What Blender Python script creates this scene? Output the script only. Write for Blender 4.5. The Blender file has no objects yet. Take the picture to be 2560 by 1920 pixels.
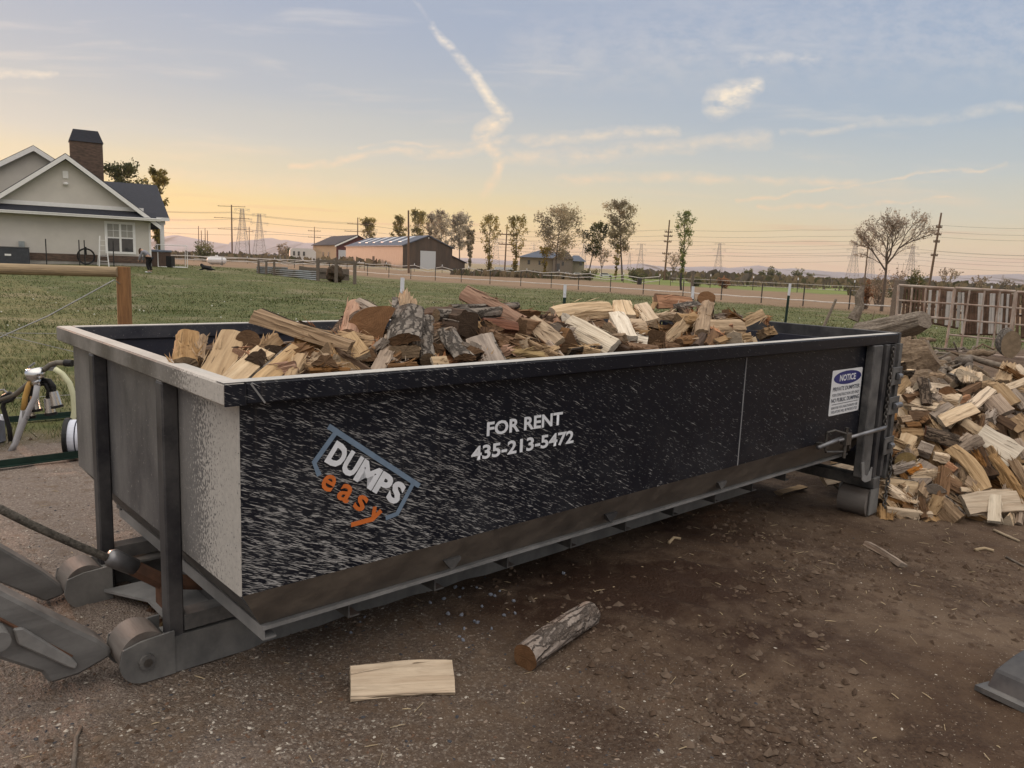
import bpy, bmesh, math, random
import numpy as np
from mathutils import Vector, Matrix, noise as mnoise
random.seed(7)
RNG = np.random.default_rng(7)
sc = bpy.context.scene
COL = sc.collection
# ------------------------------------------------------------------ camera
F_PX, PITCH, ROLL, CAM_H = 1932.68, 0.15307, 0.03997, 1.615     # focal length in photo pixels (2560 wide)
_fw = Vector((0, math.cos(PITCH), -math.sin(PITCH)))
_r0 = Vector((1, 0, 0)); _u0 = _r0.cross(_fw)
_rt = math.cos(ROLL) * _r0 + math.sin(ROLL) * _u0
_up = -math.sin(ROLL) * _r0 + math.cos(ROLL) * _u0
CAM = Vector((0, 0, CAM_H))
cd = bpy.data.cameras.new('camera'); co = bpy.data.objects.new('camera', cd); COL.objects.link(co)
cd.sensor_fit = 'HORIZONTAL'; cd.sensor_width = 36.0; cd.lens = 36.0 * F_PX / 2560
cd.clip_start = 0.05; cd.clip_end = 60000
M = Matrix((_rt, _up, -_fw)).transposed().to_4x4(); M.translation = CAM
co.matrix_world = M
sc.camera = co
# ------------------------------------------------------------------ world, sun, exposure
SUN_AZ, SUN_EL = math.radians(-41), math.radians(3.5)          # azimuth measured from +Y, negative = left
sun_dir = Vector((math.sin(SUN_AZ) * math.cos(SUN_EL), math.cos(SUN_AZ) * math.cos(SUN_EL), math.sin(SUN_EL)))
sd = bpy.data.lights.new('sun', 'SUN'); sd.energy = 2.6; sd.angle = math.radians(2.0); sd.color = (1.0, 0.56, 0.36)
so = bpy.data.objects.new('sun', sd); COL.objects.link(so)
so.rotation_euler = sun_dir.to_track_quat('Z', 'Y').to_euler()
sc.view_settings.view_transform = 'Standard'; sc.view_settings.look = 'None'
sc.view_settings.gamma = 1.0; sc.view_settings.exposure = 0.32; sc.view_settings.use_curve_mapping = False
sc.cycles.use_denoising = True
sc.cycles.max_bounces = 6; sc.cycles.diffuse_bounces = 3; sc.cycles.volume_bounces = 1
sc.cycles.transparent_max_bounces = 8

def lin(r, g, b):
    f = lambda c: (c / 255) / 12.92 if c / 255 <= 0.04045 else ((c / 255 + 0.055) / 1.055) ** 2.4
    return (f(r), f(g), f(b), 1.0)

class NT:
    """tiny node-tree helper"""
    def __init__(s, tree):
        s.t = tree; tree.nodes.clear()
    def n(s, typ, ins=None, **props):
        nd = s.t.nodes.new(typ)
        for k, v in props.items(): setattr(nd, k, v)
        if ins:
            for k, v in ins.items(): s.set(nd.inputs[k], v)
        return nd
    def set(s, sock, v):
        if isinstance(v, bpy.types.NodeSocket): s.t.links.new(v, sock)
        elif isinstance(v, bpy.types.Node): s.t.links.new(v.outputs[0], sock)
        else: sock.default_value = v
    def math(s, op, a, b=0.0, c=None, clamp=False):
        nd = s.n('ShaderNodeMath', operation=op, use_clamp=clamp)
        s.set(nd.inputs[0], a); s.set(nd.inputs[1], b)
        if c is not None: s.set(nd.inputs[2], c)
        return nd.outputs[0]
    def vm(s, op, a, b=None, sc=None):
        nd = s.n('ShaderNodeVectorMath', operation=op); s.set(nd.inputs[0], a)
        if b is not None: s.set(nd.inputs[1], b)
        if sc is not None: s.set(nd.inputs['Scale'], sc)
        return nd.outputs['Value'] if op in ('DOT_PRODUCT', 'LENGTH', 'DISTANCE') else nd.outputs[0]
    def mix(s, f, a, b, blend='MIX'):
        nd = s.n('ShaderNodeMix', data_type='RGBA', blend_type=blend, clamp_factor=True)
        s.set(nd.inputs[0], f); s.set(nd.inputs[6], a); s.set(nd.inputs[7], b)
        return nd.outputs[2]
    def ramp(s, f, stops, interp='LINEAR'):
        nd = s.n('ShaderNodeValToRGB'); s.set(nd.inputs[0], f)
        e = nd.color_ramp.elements; nd.color_ramp.interpolation = interp
        while len(e) < len(stops): e.new(0.5)
        for q, (p, c) in zip(e, stops):
            q.position = p; q.color = c if len(c) == 4 else (*c, 1)
        return nd.outputs[0]
    def step(s, x, lo, hi):
        nd = s.n('ShaderNodeMapRange', interpolation_type='SMOOTHSTEP')
        s.set(nd.inputs[0], x); s.set(nd.inputs[1], lo); s.set(nd.inputs[2], hi)
        nd.inputs[3].default_value = 0; nd.inputs[4].default_value = 1
        return nd.outputs[0]
    def noise(s, vec, scale, detail=3, rough=0.55, dist=0.0):
        nd = s.n('ShaderNodeTexNoise', {'Scale': scale, 'Detail': detail, 'Roughness': rough, 'Distortion': dist})
        if vec is not None: s.set(nd.inputs['Vector'], vec)
        return nd.outputs['Fac']
    def mapv(s, vec, scale=(1, 1, 1), rot=(0, 0, 0), loc=(0, 0, 0)):
        nd = s.n('ShaderNodeMapping'); s.set(nd.inputs['Vector'], vec)
        nd.inputs['Scale'].default_value = scale; nd.inputs['Rotation'].default_value = rot; nd.inputs['Location'].default_value = loc
        return nd.outputs[0]
    def sep(s, v):
        nd = s.n('ShaderNodeSeparateXYZ'); s.set(nd.inputs[0], v); return nd.outputs
    def comb(s, x, y, z):
        nd = s.n('ShaderNodeCombineXYZ'); s.set(nd.inputs[0], x); s.set(nd.inputs[1], y); s.set(nd.inputs[2], z); return nd.outputs[0]

def build_world():
    w = bpy.data.worlds.new('World'); sc.world = w; w.use_nodes = True
    n = NT(w.node_tree)
    out = n.n('ShaderNodeOutputWorld')
    d = n.n('ShaderNodeTexCoord').outputs['Generated']
    dn = n.vm('NORMALIZE', d)
    X, Y, Z = n.sep(dn)
    sky = n.n('ShaderNodeTexSky', sky_type='NISHITA', sun_disc=False)
    sky.sun_elevation = SUN_EL; sky.sun_rotation = SUN_AZ; sky.air_density = 1.0; sky.dust_density = 2.0; sky.ozone_density = 1.0
    # horizontal angle to the sun: 1 = toward it
    hl = n.math('SQRT', n.math('ADD', n.math('ADD', n.math('MULTIPLY', X, X), n.math('MULTIPLY', Y, Y)), 1e-6))
    ca = n.math('DIVIDE', n.math('ADD', n.math('MULTIPLY', X, math.sin(SUN_AZ)), n.math('MULTIPLY', Y, math.cos(SUN_AZ))), hl)
    toward = n.step(ca, 0.30, 1.0)
    # warped elevation: gentle bands
    wob = n.noise(n.mapv(dn, (2.2, 2.2, 16)), 1.6, 3)
    Zw = n.math('ADD', Z, n.math('MULTIPLY', n.math('SUBTRACT', wob, 0.5), 0.035))
    A = n.ramp(Zw, [(0.0, lin(238, 186, 142)), (0.020, lin(243, 204, 154)), (0.042, lin(234, 215, 174)), (0.075, lin(222, 217, 194)),
                    (0.115, lin(203, 211, 209)), (0.17, lin(180, 197, 212)), (0.25, lin(163, 184, 211)), (0.40, lin(163, 178, 207)), (0.52, lin(188, 188, 188)), (1.0, lin(196, 190, 182))])
    B = n.ramp(Zw, [(0.0, lin(240, 186, 120)), (0.03, lin(255, 212, 112)), (0.06, lin(252, 224, 142)), (0.09, lin(234, 222, 182)),
                    (0.13, lin(213, 214, 204)), (0.19, lin(190, 199, 207)), (0.28, lin(172, 186, 208)), (0.42, lin(178, 188, 208)), (0.55, lin(192, 190, 186)), (1.0, lin(196, 190, 182))])
    col = n.mix(toward, A, B)
    # gnomonic plane straight ahead (+Y): u = x/y, v = z/y
    ys = n.math('MAXIMUM', Y, 0.02)
    U, V = n.math('DIVIDE', X, ys), n.math('DIVIDE', Z, ys)
    front = n.step(Y, 0.1, 0.3)
    nv = n.comb(U, V, 0.0)
    def uv(px, py):
        r = _fw + _rt * ((px - 1280) / F_PX) - _up * ((py - 960) / F_PX); return r.x / r.y, r.z / r.y
    warp1 = n.math('SUBTRACT', n.noise(nv, 9, 4), 0.5); warp2 = n.math('SUBTRACT', n.noise(n.vm('ADD', nv, (5, 3, 0)), 9, 4), 0.5)
    def segment(p, q, w0, w1, wa=0.03, fade=0.0):
        (ax, ay), (bx, by) = uv(*p), uv(*q)
        dx, dy = bx - ax, by - ay; L2 = dx * dx + dy * dy
        pu = n.math('ADD', n.math('SUBTRACT', U, ax), n.math('MULTIPLY', warp1, wa)); pv = n.math('ADD', n.math('SUBTRACT', V, ay), n.math('MULTIPLY', warp2, wa))
        t = n.math('DIVIDE', n.math('ADD', n.math('MULTIPLY', pu, dx), n.math('MULTIPLY', pv, dy)), L2, clamp=True)
        eu = n.math('SUBTRACT', pu, n.math('MULTIPLY', t, dx)); ev = n.math('SUBTRACT', pv, n.math('MULTIPLY', t, dy))
        dd = n.math('SQRT', n.math('ADD', n.math('MULTIPLY', eu, eu), n.math('MULTIPLY', ev, ev)))
        w = n.math('ADD', w0, n.math('MULTIPLY', t, w1 - w0))
        m = n.math('SUBTRACT', 1.0, n.math('DIVIDE', dd, w), clamp=True)
        m = n.math('POWER', m, 0.8)
        if fade: m = n.math('MULTIPLY', m, n.math('SUBTRACT', 1.0, n.math('MULTIPLY', t, fade), clamp=True))
        return m
    fine = n.noise(n.mapv(nv, (14, 26, 1)), 2.2, 5, 0.65)
    wisp = n.noise(n.mapv(nv, (1.6, 13, 1), (0, 0, 0.09)), 2.2, 6, 0.62, 0.3)
    wisp2 = n.noise(n.mapv(nv, (2.6, 9, 1), (0, 0, -0.25), (3, 1, 0)), 1.7, 6, 0.6, 0.4)
    masks = []
    def add(m, k, rough=True):
        m = n.math('MULTIPLY', m, k)
        if rough: m = n.math('MULTIPLY', m, n.step(fine, 0.25, 0.7))
        masks.append(m)
    # the contrail: from the top down to the kink, then back and down
    trail = [((1020, -40), (1090, 70), .003, .005, .15), ((1085, 60), (1175, 185), .006, .010, .85), ((1178, 185), (1225, 262), .011, .013, 1.0), ((1225, 262), (1262, 300), .013, .016, 1.0),
             ((1262, 300), (1205, 345), .017, .020, .95), ((1205, 350), (1245, 400), .013, .012, .85), ((1245, 395), (1238, 440), .011, .010, .8), ((1238, 440), (1205, 490), .011, .009, .5)]
    for p, q, a, b, k in trail: add(segment(p, q, a * .8, b * .85, 0.032), k)
    # small bright cloud at the right, thin streaks
    cl = [((1800, 252), (1890, 214), .024, .012, 1.0), ((1805, 268), (1850, 245), .020, .02, .9)]
    for p, q, a, b, k in cl: add(segment(p, q, a, b, 0.03), k)
    streaks = [((720, 410), (1150, 380), .006, .008, .55), ((1150, 380), (1700, 325), .007, .010, .5), ((1250, 405), (1900, 350), .010, .014, .45), ((1950, 330), (2560, 270), .006, .011, .30),
               ((900, 370), (1380, 362), .004, .004, .4), ((1400, 440), (2150, 455), .008, .006, .45), ((1840, 505), (2520, 408), .003, .003, .5),
               ((0, 190), (150, 182), .007, .004, .5), ((1350, 130), (2560, 60), .06, .09, .18), ((1650, 140), (2560, 120), .04, .06, .18), ((1750, 30), (2560, 20), .06, .06, .15),
               ((1850, 150), (2050, 142), .014, .010, .4), ((1900, 520), (2400, 500), .004, .003, .5), ((420, 440), (900, 470), .012, .014, .25)]
    for p, q, a, b, k in streaks: add(segment(p, q, a, b, 0.05), min(1.0, k * 1.1))
    tot = masks[0]
    for m in masks[1:]: tot = n.math('MAXIMUM', tot, m)
    veil = n.math('MULTIPLY', n.step(wisp, 0.50, 0.78), 0.30)
    veil2 = n.math('MULTIPLY', n.math('MULTIPLY', n.step(wisp2, 0.45, 0.80), n.math('MULTIPLY', n.step(V, 0.16, 0.42), n.step(U, -0.1, 0.5))), 0.42)
    tot = n.math('MAXIMUM', tot, n.math('MAXIMUM', veil, veil2))
    tot = n.math('MULTIPLY', tot, front)
    # cloud colour: warm low down, lavender white high up
    cc = n.vm('SCALE', n.ramp(n.math('MULTIPLY', V, 1.0), [(0.0, lin(240, 170, 140)), (0.08, lin(246, 205, 160)), (0.2, lin(250, 232, 205)), (0.32, lin(246, 236, 224)), (0.45, lin(212, 205, 218))]), sc=1.22)
    # orange-purple bars close to the sun, just above the horizon
    bar = n.noise(n.mapv(dn, (3, 3, 60)), 2.0, 3)
    bm = n.math('MULTIPLY', n.math('MULTIPLY', n.step(bar, 0.52, 0.7), n.math('SUBTRACT', 1.0, n.step(Z, 0.03, 0.085))), n.step(Z, 0.0, 0.02))
    col = n.mix(n.math('MULTIPLY', bm, 0.45), col, lin(228, 160, 120))
    col = n.mix(tot, col, cc)
    # the high sky and the sky behind the camera are brighter than the part in view
    gain = n.math('ADD', n.math('ADD', 1.0, n.math('MULTIPLY', n.step(Z, 0.36, 0.75), SKY_TOP)), n.math('MULTIPLY', n.math('MULTIPLY', n.step(n.math('MULTIPLY', Y, -1.0), -0.25, 0.4), n.step(Z, 0.02, 0.25)), SKY_BACK))
    gain = n.math('MULTIPLY', gain, n.step(Z, -0.08, 0.0))
    col = n.mix(n.math('MULTIPLY', n.step(n.math('MULTIPLY', Y, -1.0), -0.1, 0.4), .7), col, lin(196, 188, 180))
    bg1 = n.n('ShaderNodeBackground', {'Color': n.vm('SCALE', col, sc=gain), 'Strength': 0.74})
    bg2 = n.n('ShaderNodeBackground', {'Color': sky.outputs[0], 'Strength': 0.05})
    ad = n.n('ShaderNodeMixShader'); ad.inputs[0].default_value = 0.06; n.set(ad.inputs[1], bg1.outputs[0]); n.set(ad.inputs[2], bg2.outputs[0])
    n.t.links.new(ad.outputs[0], out.inputs[0])
SKY_TOP, SKY_BACK = 2.5, 0.45
build_world()

# ------------------------------------------------------------------ geometry of the view -> real places
YAW = 0.74433
D3 = Vector((math.cos(YAW), math.sin(YAW), 0)); N3 = Vector((-math.sin(YAW), math.cos(YAW), 0))
BIN_O = Vector((-0.88904, 2.35493, 0))
GZ = -0.17                                                     # level of the land beyond the yard
def ray(px, py): return _fw + _rt * ((px - 1280) / F_PX) - _up * ((py - 960) / F_PX)
def at_z(px, py, z=0.0):
    r = ray(px, py); return CAM + r * ((z - CAM_H) / r.z)
def at_y(px, py, y):
    r = ray(px, py); return CAM + r * (y / r.y)
def to_bin(p): v = p - BIN_O; return Vector((v.dot(D3), v.dot(N3), p.z))
def from_bin(x, y, z): return BIN_O + D3 * x + N3 * y + Vector((0, 0, z))
def plane_hit(px, py, p0, nrm):
    r = ray(px, py); return CAM + r * ((p0 - CAM).dot(nrm) / r.dot(nrm))

def sstep(a, b, x):
    t = np.clip((x - a) / (b - a), 0, 1); return t * t * (3 - 2 * t)
def ground_h(x, y):
    """broad shape of the land, numpy arrays or floats"""
    x = np.asarray(x, float); y = np.asarray(y, float)
    lx = (x - BIN_O.x) * D3.x + (y - BIN_O.y) * D3.y
    h = GZ * sstep(2.6, 4.7, lx) * np.where(y > 0, 1, 1)
    far = sstep(9, 16, y); h = h * (1 - far) + GZ * far
    m = np.exp(-(((x + 27) / 13) ** 2 + ((y - 52) / 15) ** 2))
    return h + 0.95 * m
def gh(x, y): return float(ground_h(x, y))

# ------------------------------------------------------------------ mesh builder
class MB:
    def __init__(s): s.v = []; s.f = []; s.m = []
    def add(s, vs, fs, mi=0):
        o = len(s.v); s.v += [tuple(v) for v in vs]; s.f += [tuple(i + o for i in f) for f in fs]; s.m += [mi] * len(fs); return s
    def box(s, a, b, mi=0, mat=None):
        x0, y0, z0 = [min(i, j) for i, j in zip(a, b)]; x1, y1, z1 = [max(i, j) for i, j in zip(a, b)]
        vs = [Vector(p) for p in ((x0, y0, z0), (x1, y0, z0), (x1, y1, z0), (x0, y1, z0), (x0, y0, z1), (x1, y0, z1), (x1, y1, z1), (x0, y1, z1))]
        if mat: vs = [mat @ v for v in vs]
        return s.add(vs, [(0, 3, 2, 1), (4, 5, 6, 7), (0, 1, 5, 4), (1, 2, 6, 5), (2, 3, 7, 6), (3, 0, 4, 7)], mi)
    def beam(s, p, q, w, h, mi=0, up=(0, 0, 1)):
        p, q = Vector(p), Vector(q); a = (q - p).normalized(); u = Vector(up)
        if abs(a.dot(u)) > 0.98: u = Vector((1, 0, 0))
        sd_ = a.cross(u).normalized(); u = sd_.cross(a)
        c = [(-1, -1), (1, -1), (1, 1), (-1, 1)]
        vs = [e + sd_ * (i * w / 2) + u * (j * h / 2) for e in (p, q) for i, j in c]
        return s.add(vs, [(3, 2, 1, 0), (4, 5, 6, 7), (0, 1, 5, 4), (1, 2, 6, 5), (2, 3, 7, 6), (3, 0, 4, 7)], mi)
    def tube(s, pts, r, n=8, mi=0, cap=True):
        pts = [Vector(p) for p in pts]; rs = r if isinstance(r, (list, tuple)) else [r] * len(pts)
        o = len(s.v); u = None
        for i, p in enumerate(pts):
            a = (pts[min(i + 1, len(pts) - 1)] - pts[max(i - 1, 0)]).normalized()
            if u is None:
                u = a.orthogonal().normalized()
            else:
                u = (u - a * u.dot(a)).normalized()
            w = a.cross(u)
            for k in range(n):
                t = 2 * math.pi * k / n; s.v.append(tuple(p + (u * math.cos(t) + w * math.sin(t)) * rs[i]))
        for i in range(len(pts) - 1):
            for k in range(n):
                s.f.append((o + i * n + k, o + i * n + (k + 1) % n, o + (i + 1) * n + (k + 1) % n, o + (i + 1) * n + k)); s.m.append(mi)
        if cap:
            s.f.append(tuple(o + k for k in reversed(range(n)))); s.m.append(mi)
            e = o + (len(pts) - 1) * n; s.f.append(tuple(e + k for k in range(n))); s.m.append(mi)
        return s
    def prism(s, poly, f0, f1, mi=0):
        """poly: list of 2D points, f0/f1 map a 2D point to 3D on the two ends"""
        n = len(poly); vs = [f0(p) for p in poly] + [f1(p) for p in poly]
        fs = [tuple(range(n))[::-1], tuple(range(n, 2 * n))] + [(i, (i + 1) % n, n + (i + 1) % n, n + i) for i in range(n)]
        return s.add(vs, fs, mi)
    def ball(s, c, r, mi=0, nu=10, nv=6, jit=0.0, rnd=random):
        c = Vector(c); rx, ry, rz = (r, r, r) if not isinstance(r, (tuple, list)) else r
        o = len(s.v); s.v.append(tuple(c + Vector((0, 0, rz))))
        for i in range(1, nv):
            for k in range(nu):
                t, q = math.pi * i / nv, 2 * math.pi * k / nu; j = 1 + (rnd.random() - 0.5) * jit
                s.v.append(tuple(c + Vector((rx * math.sin(t) * math.cos(q), ry * math.sin(t) * math.sin(q), rz * math.cos(t))) * j))
        s.v.append(tuple(c - Vector((0, 0, rz)))); e = len(s.v) - 1
        for k in range(nu): s.f.append((o, o + 1 + k, o + 1 + (k + 1) % nu)); s.m.append(mi)
        for i in range(nv - 2):
            for k in range(nu):
                a = o + 1 + i * nu; s.f.append((a + k, a + nu + k, a + nu + (k + 1) % nu, a + (k + 1) % nu)); s.m.append(mi)
        a = o + 1 + (nv - 2) * nu
        for k in range(nu): s.f.append((a + k, e, a + (k + 1) % nu)); s.m.append(mi)
        return s
    def build(s, name, mats, parent=None, smooth=False, bevel=0.0, fix=True):
        me = bpy.data.meshes.new(name); me.from_pydata(s.v, [], s.f)
        for m in (mats if isinstance(mats, (list, tuple)) else [mats]): me.materials.append(m)
        me.polygons.foreach_set('material_index', s.m)
        if fix or bevel:
            bm = bmesh.new(); bm.from_mesh(me)
            if fix: bmesh.ops.recalc_face_normals(bm, faces=bm.faces)
            if bevel:
                es = [e for e in bm.edges if len(e.link_faces) == 2 and e.calc_face_angle(0) > 0.6]
                bmesh.ops.bevel(bm, geom=es, offset=bevel, segments=1, affect='EDGES', clamp_overlap=True)
            bm.to_mesh(me); bm.free()
        if smooth: me.polygons.foreach_set('use_smooth', [True] * len(me.polygons))
        o = bpy.data.objects.new(name, me); COL.objects.link(o)
        if parent: o.parent = parent
        return o
def np_mesh(name, V, Fq, mats, mi=None, parent=None, smooth=False, attrs=None):
    """big meshes from numpy: V (n,3), Fq (m,k)"""
    me = bpy.data.meshes.new(name); n, (m, k) = len(V), Fq.shape
    me.vertices.add(n); me.vertices.foreach_set('co', np.ascontiguousarray(V, np.float32).ravel())
    me.loops.add(m * k); me.loops.foreach_set('vertex_index', np.ascontiguousarray(Fq, np.int32).ravel())
    me.polygons.add(m); me.polygons.foreach_set('loop_start', np.arange(0, m * k, k, dtype=np.int32))
    for a in (mats if isinstance(mats, (list, tuple)) else [mats]): me.materials.append(a)
    if mi is not None: me.polygons.foreach_set('material_index', np.ascontiguousarray(mi, np.int32))
    me.polygons.foreach_set('use_smooth', np.full(m, smooth))
    for nm, arr in (attrs or {}).items():
        at = me.attributes.new(nm, 'FLOAT', 'POINT'); at.data.foreach_set('value', np.ascontiguousarray(arr, np.float32))
    me.update(calc_edges=True); me.validate()
    o = bpy.data.objects.new(name, me); COL.objects.link(o)
    if parent: o.parent = parent
    return o
def tag(o, label=None, cat=None, group=None, kind=None):
    if label: o['label'] = label
    if cat: o['category'] = cat
    if group: o['group'] = group
    if kind: o['kind'] = kind
    return o
def thing(name, label, cat, loc=(0, 0, 0), rz=0.0, group=None):
    o = bpy.data.objects.new(name, None); COL.objects.link(o); o.location = loc; o.rotation_euler = (0, 0, rz)
    o.empty_display_size = 0.1
    return tag(o, label, cat, group)
def copy_tree(o, loc=None, rz=None, parent=None):
    c = o.copy(); COL.objects.link(c)
    if parent: c.parent = parent
    if loc is not None: c.location = loc
    if rz is not None: c.rotation_euler = (0, 0, rz)
    for ch in list(o.children): copy_tree(ch, parent=c)
    return c

# ------------------------------------------------------------------ materials
def mat(name, color, rough=0.7, metal=0.0, var=0.25, vscale=6.0, bump=0.0, bscale=40.0, spec=0.3, stretch=(1, 1, 1), color2=None, emit=None):
    m = bpy.data.materials.new(name); m.use_nodes = True; n = NT(m.node_tree)
    out = n.n('ShaderNodeOutputMaterial'); b = n.n('ShaderNodeBsdfPrincipled'); n.t.links.new(b.outputs[0], out.inputs[0])
    tc = n.n('ShaderNodeTexCoord').outputs['Object']
    v = n.mapv(tc, stretch)
    c = (*color[:3], 1)
    c2 = (*color2[:3], 1) if color2 else tuple(max(0, x * (1 - var)) for x in color[:3]) + (1,)
    f = n.noise(v, vscale, 5, 0.6)
    n.set(b.inputs['Base Color'], n.mix(n.step(f, 0.32, 0.68), c2, c))
    b.inputs['Roughness'].default_value = rough; b.inputs['Metallic'].default_value = metal; b.inputs['Specular IOR Level'].default_value = spec
    if bump:
        bp = n.n('ShaderNodeBump', {'Strength': bump, 'Distance': 0.01, 'Height': n.noise(v, bscale, 4, 0.6)}); n.set(b.inputs['Normal'], bp.outputs[0])
    return m
# ================================================================== GROUND
def poly_y(x, pts):
    xs, ys = zip(*pts); return np.interp(x, xs, ys)
LAWN_NEAR = [(-60, 2.0), (-8, 4.6), (-4.1, 6.0), (-2.2, 7.2), (1.5, 9.6), (6, 14.5), (9.5, 18.5), (16, 23), (40, 36), (300, 120)]
FENCE_LINE = [(-60, 112), (-26, 101), (-12, 77), (6.7, 61), (19, 45), (30, 32), (60, 5), (300, 0)]
TRACK_FAR = [(-200, 260), (-60, 190), (-12, 128), (15.6, 100), (30, 86), (60, 72), (300, 40)]
def axis(lo, hi, step, grow, end):
    a = list(np.arange(lo, hi + 1e-6, step)); s = step; x = hi
    while x < end: s *= grow; x += s; a.append(x)
    b = []; s = step; x = lo
    while x > -end: s *= grow; x -= s; b.append(x)
    return np.array(b[::-1] + a)
def fbm(x, y, seeds, oct=4, lac=2.0, gain=0.5):
    out = np.zeros_like(x); a = 1.0; tot = 0
    for o in range(oct):
        out += a * vnoise(x, y, seeds + o); tot += a; x = x * lac; y = y * lac; a *= gain
    return out / tot
def vnoise(x, y, seed):
    r = np.random.default_rng(seed); T = r.random((256, 256))
    xi = np.floor(x).astype(int); yi = np.floor(y).astype(int); fx = x - xi; fy = y - yi
    fx = fx * fx * (3 - 2 * fx); fy = fy * fy * (3 - 2 * fy)
    g = lambda i, j: T[i & 255, j & 255]
    return (g(xi, yi) * (1 - fx) + g(xi + 1, yi) * fx) * (1 - fy) + (g(xi, yi + 1) * (1 - fx) + g(xi + 1, yi + 1) * fx) * fy
def zone_masks(X, Y):
    nz = fbm(X * 0.45, Y * 0.45, 11, 4) - 0.5; nz2 = fbm(X * 1.7, Y * 1.7, 21, 3) - 0.5
    e = poly_y(X, LAWN_NEAR)
    grass = sstep(-0.5, 0.7, (Y - e) + nz * 2.0 + nz2 * 1.0)
    fl = poly_y(X, FENCE_LINE) - 4.0
    track = sstep(-3, 4, Y - fl + nz * 8)
    tf = poly_y(X, TRACK_FAR)
    beyond = sstep(-4, 6, Y - tf + nz * 10)
    field = beyond * sstep(8, 16, X) * (1 - sstep(260, 300, Y))
    grass = grass * (1 - track)
    wet = np.zeros_like(X)
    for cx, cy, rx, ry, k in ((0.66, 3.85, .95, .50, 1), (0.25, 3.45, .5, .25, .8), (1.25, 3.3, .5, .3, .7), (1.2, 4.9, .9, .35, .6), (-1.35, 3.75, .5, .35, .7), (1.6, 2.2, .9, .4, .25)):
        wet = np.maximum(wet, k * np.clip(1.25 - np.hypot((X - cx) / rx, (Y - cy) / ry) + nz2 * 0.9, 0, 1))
    # gravelly, drier at the left and front
    grav = np.clip(0.5 - 0.42 * (X + 0.15) - 0.25 * (Y - 3.0) * (X > -1) + nz * 1.4, 0, 1) * (1 - grass)
    return grass, track * (1 - beyond), field, wet, grav, beyond
def build_ground():
    gx = axis(-4.2, 4.6, 0.04, 1.06, 9000); gy = np.concatenate([axis(1.35, 7.2, 0.04, 1.05, 30000)])
    gy = gy[gy > -60]
    X, Y = np.meshgrid(gx, gy)
    H = ground_h(X, Y)
    grass, track, field, wet, grav, beyond = zone_masks(X, Y)
    near = np.exp(-((X / 9) ** 2 + ((Y - 3.5) / 8) ** 2))
    dirt = (1 - grass) * near
    clod = fbm(X * 2.2, Y * 2.2, 31, 4); fine = fbm(X * 9, Y * 9, 41, 3)
    # soft ruts pressed by tyres, running away to the right
    ru = X * 0.55 + Y * 0.83; rv = X * 0.83 - Y * 0.55
    tread = np.sin(ru * 26 + np.sin(rv * 3) * 1.5) * np.exp(-((rv - 0.45) / 0.33) ** 2) + np.sin(ru * 24 + 1) * np.exp(-((rv + 1.25) / 0.28) ** 2)
    right = sstep(-0.3, 0.8, X)
    churn = sstep(.42, .62, fbm(X * .9 + 3, Y * .9, 71, 3)) * .8 + .2
    ridge = np.abs(fbm(X * 5, Y * 5, 61, 4) - 0.5) * 2
    d = dirt * ((clod - 0.5) * 0.06 + (fine - 0.5) * (0.012 + 0.022 * right) - ridge * 0.045 * right * churn + tread * 0.013 * right * sstep(1.2, 2.0, Y) * (1 - sstep(4.2, 5.2, Y)))
    moist_shade = np.clip(dirt * right * (sstep(.18, .02, 0) if False else 1) * (churn * sstep(.30, .75, 1 - ridge + (fine - .5) * .9) + .5 * np.clip(tread, 0, 1) * sstep(1.2, 2, Y) * (1 - sstep(4.2, 5.2, Y))), 0, 1)  # dark moist soil colour, also standing in for shading of the relief
    moist_shade = np.maximum(1.5 * moist_shade * (.30 + .70 * sstep(.38, .56, fbm(X * 3.1, Y * 3.1, 83, 4))), 0); moist_shade = np.clip(moist_shade, 0, 1)
    H = H + d
    H += grass * (fbm(X * 0.8, Y * 0.8, 51, 4) - 0.5) * 0.16 * np.exp(-Y / 60)
    nx, ny = len(gx), len(gy)
    I = np.arange(nx * ny).reshape(ny, nx)
    Fq = np.stack([I[:-1, :-1], I[:-1, 1:], I[1:, 1:], I[1:, :-1]], -1).reshape(-1, 4)
    V = np.stack([X, Y, H], -1).reshape(-1, 3)
    m = bpy.data.materials.new('yard_and_field_ground'); m.use_nodes = True; n = NT(m.node_tree)
    out = n.n('ShaderNodeOutputMaterial'); b = n.n('ShaderNodeBsdfPrincipled'); n.t.links.new(b.outputs[0], out.inputs[0])
    P = n.n('ShaderNodeNewGeometry').outputs['Position']
    at = lambda a: n.n('ShaderNodeAttribute', attribute_name=a).outputs['Fac']
    n1 = n.noise(P, 1.3, 5, 0.6); n2 = n.noise(P, 9, 5, 0.65); n3 = n.noise(P, 60, 3, 0.6); n4 = n.noise(P, 170, 2, 0.6)
    base = n.mix(n.step(n1, .35, .65), (0.088, 0.055, 0.034, 1), (0.142, 0.098, 0.066, 1))
    base = n.mix(n.step(n2, .45, .75), base, (0.055, 0.031, 0.019, 1))
    # grey gravel skin: voronoi chips
    vor = n.n('ShaderNodeTexVoronoi', {'Vector': P, 'Scale': 115.0}, feature='F1')
    chipc = n.ramp(n.sep(vor.outputs['Color'])[0], [(0, (0.085, 0.062, 0.048)), (.5, (0.135, 0.102, 0.08)), (.84, (0.19, 0.152, 0.122)), (.95, (.32, .275, .23)), (1, (0.44, .40, .34))])
    grv = n.mix(n.step(n3, .3, .6), (0.105, 0.077, 0.058, 1), chipc)
    grv = n.mix(n.math('MULTIPLY', n.step(at('gravel'), .78, 1.0), .55), grv, n.mix(n.step(n3, .3, .6), (0.21, 0.165, 0.14, 1), (0.30, 0.245, 0.21, 1)))
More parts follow.
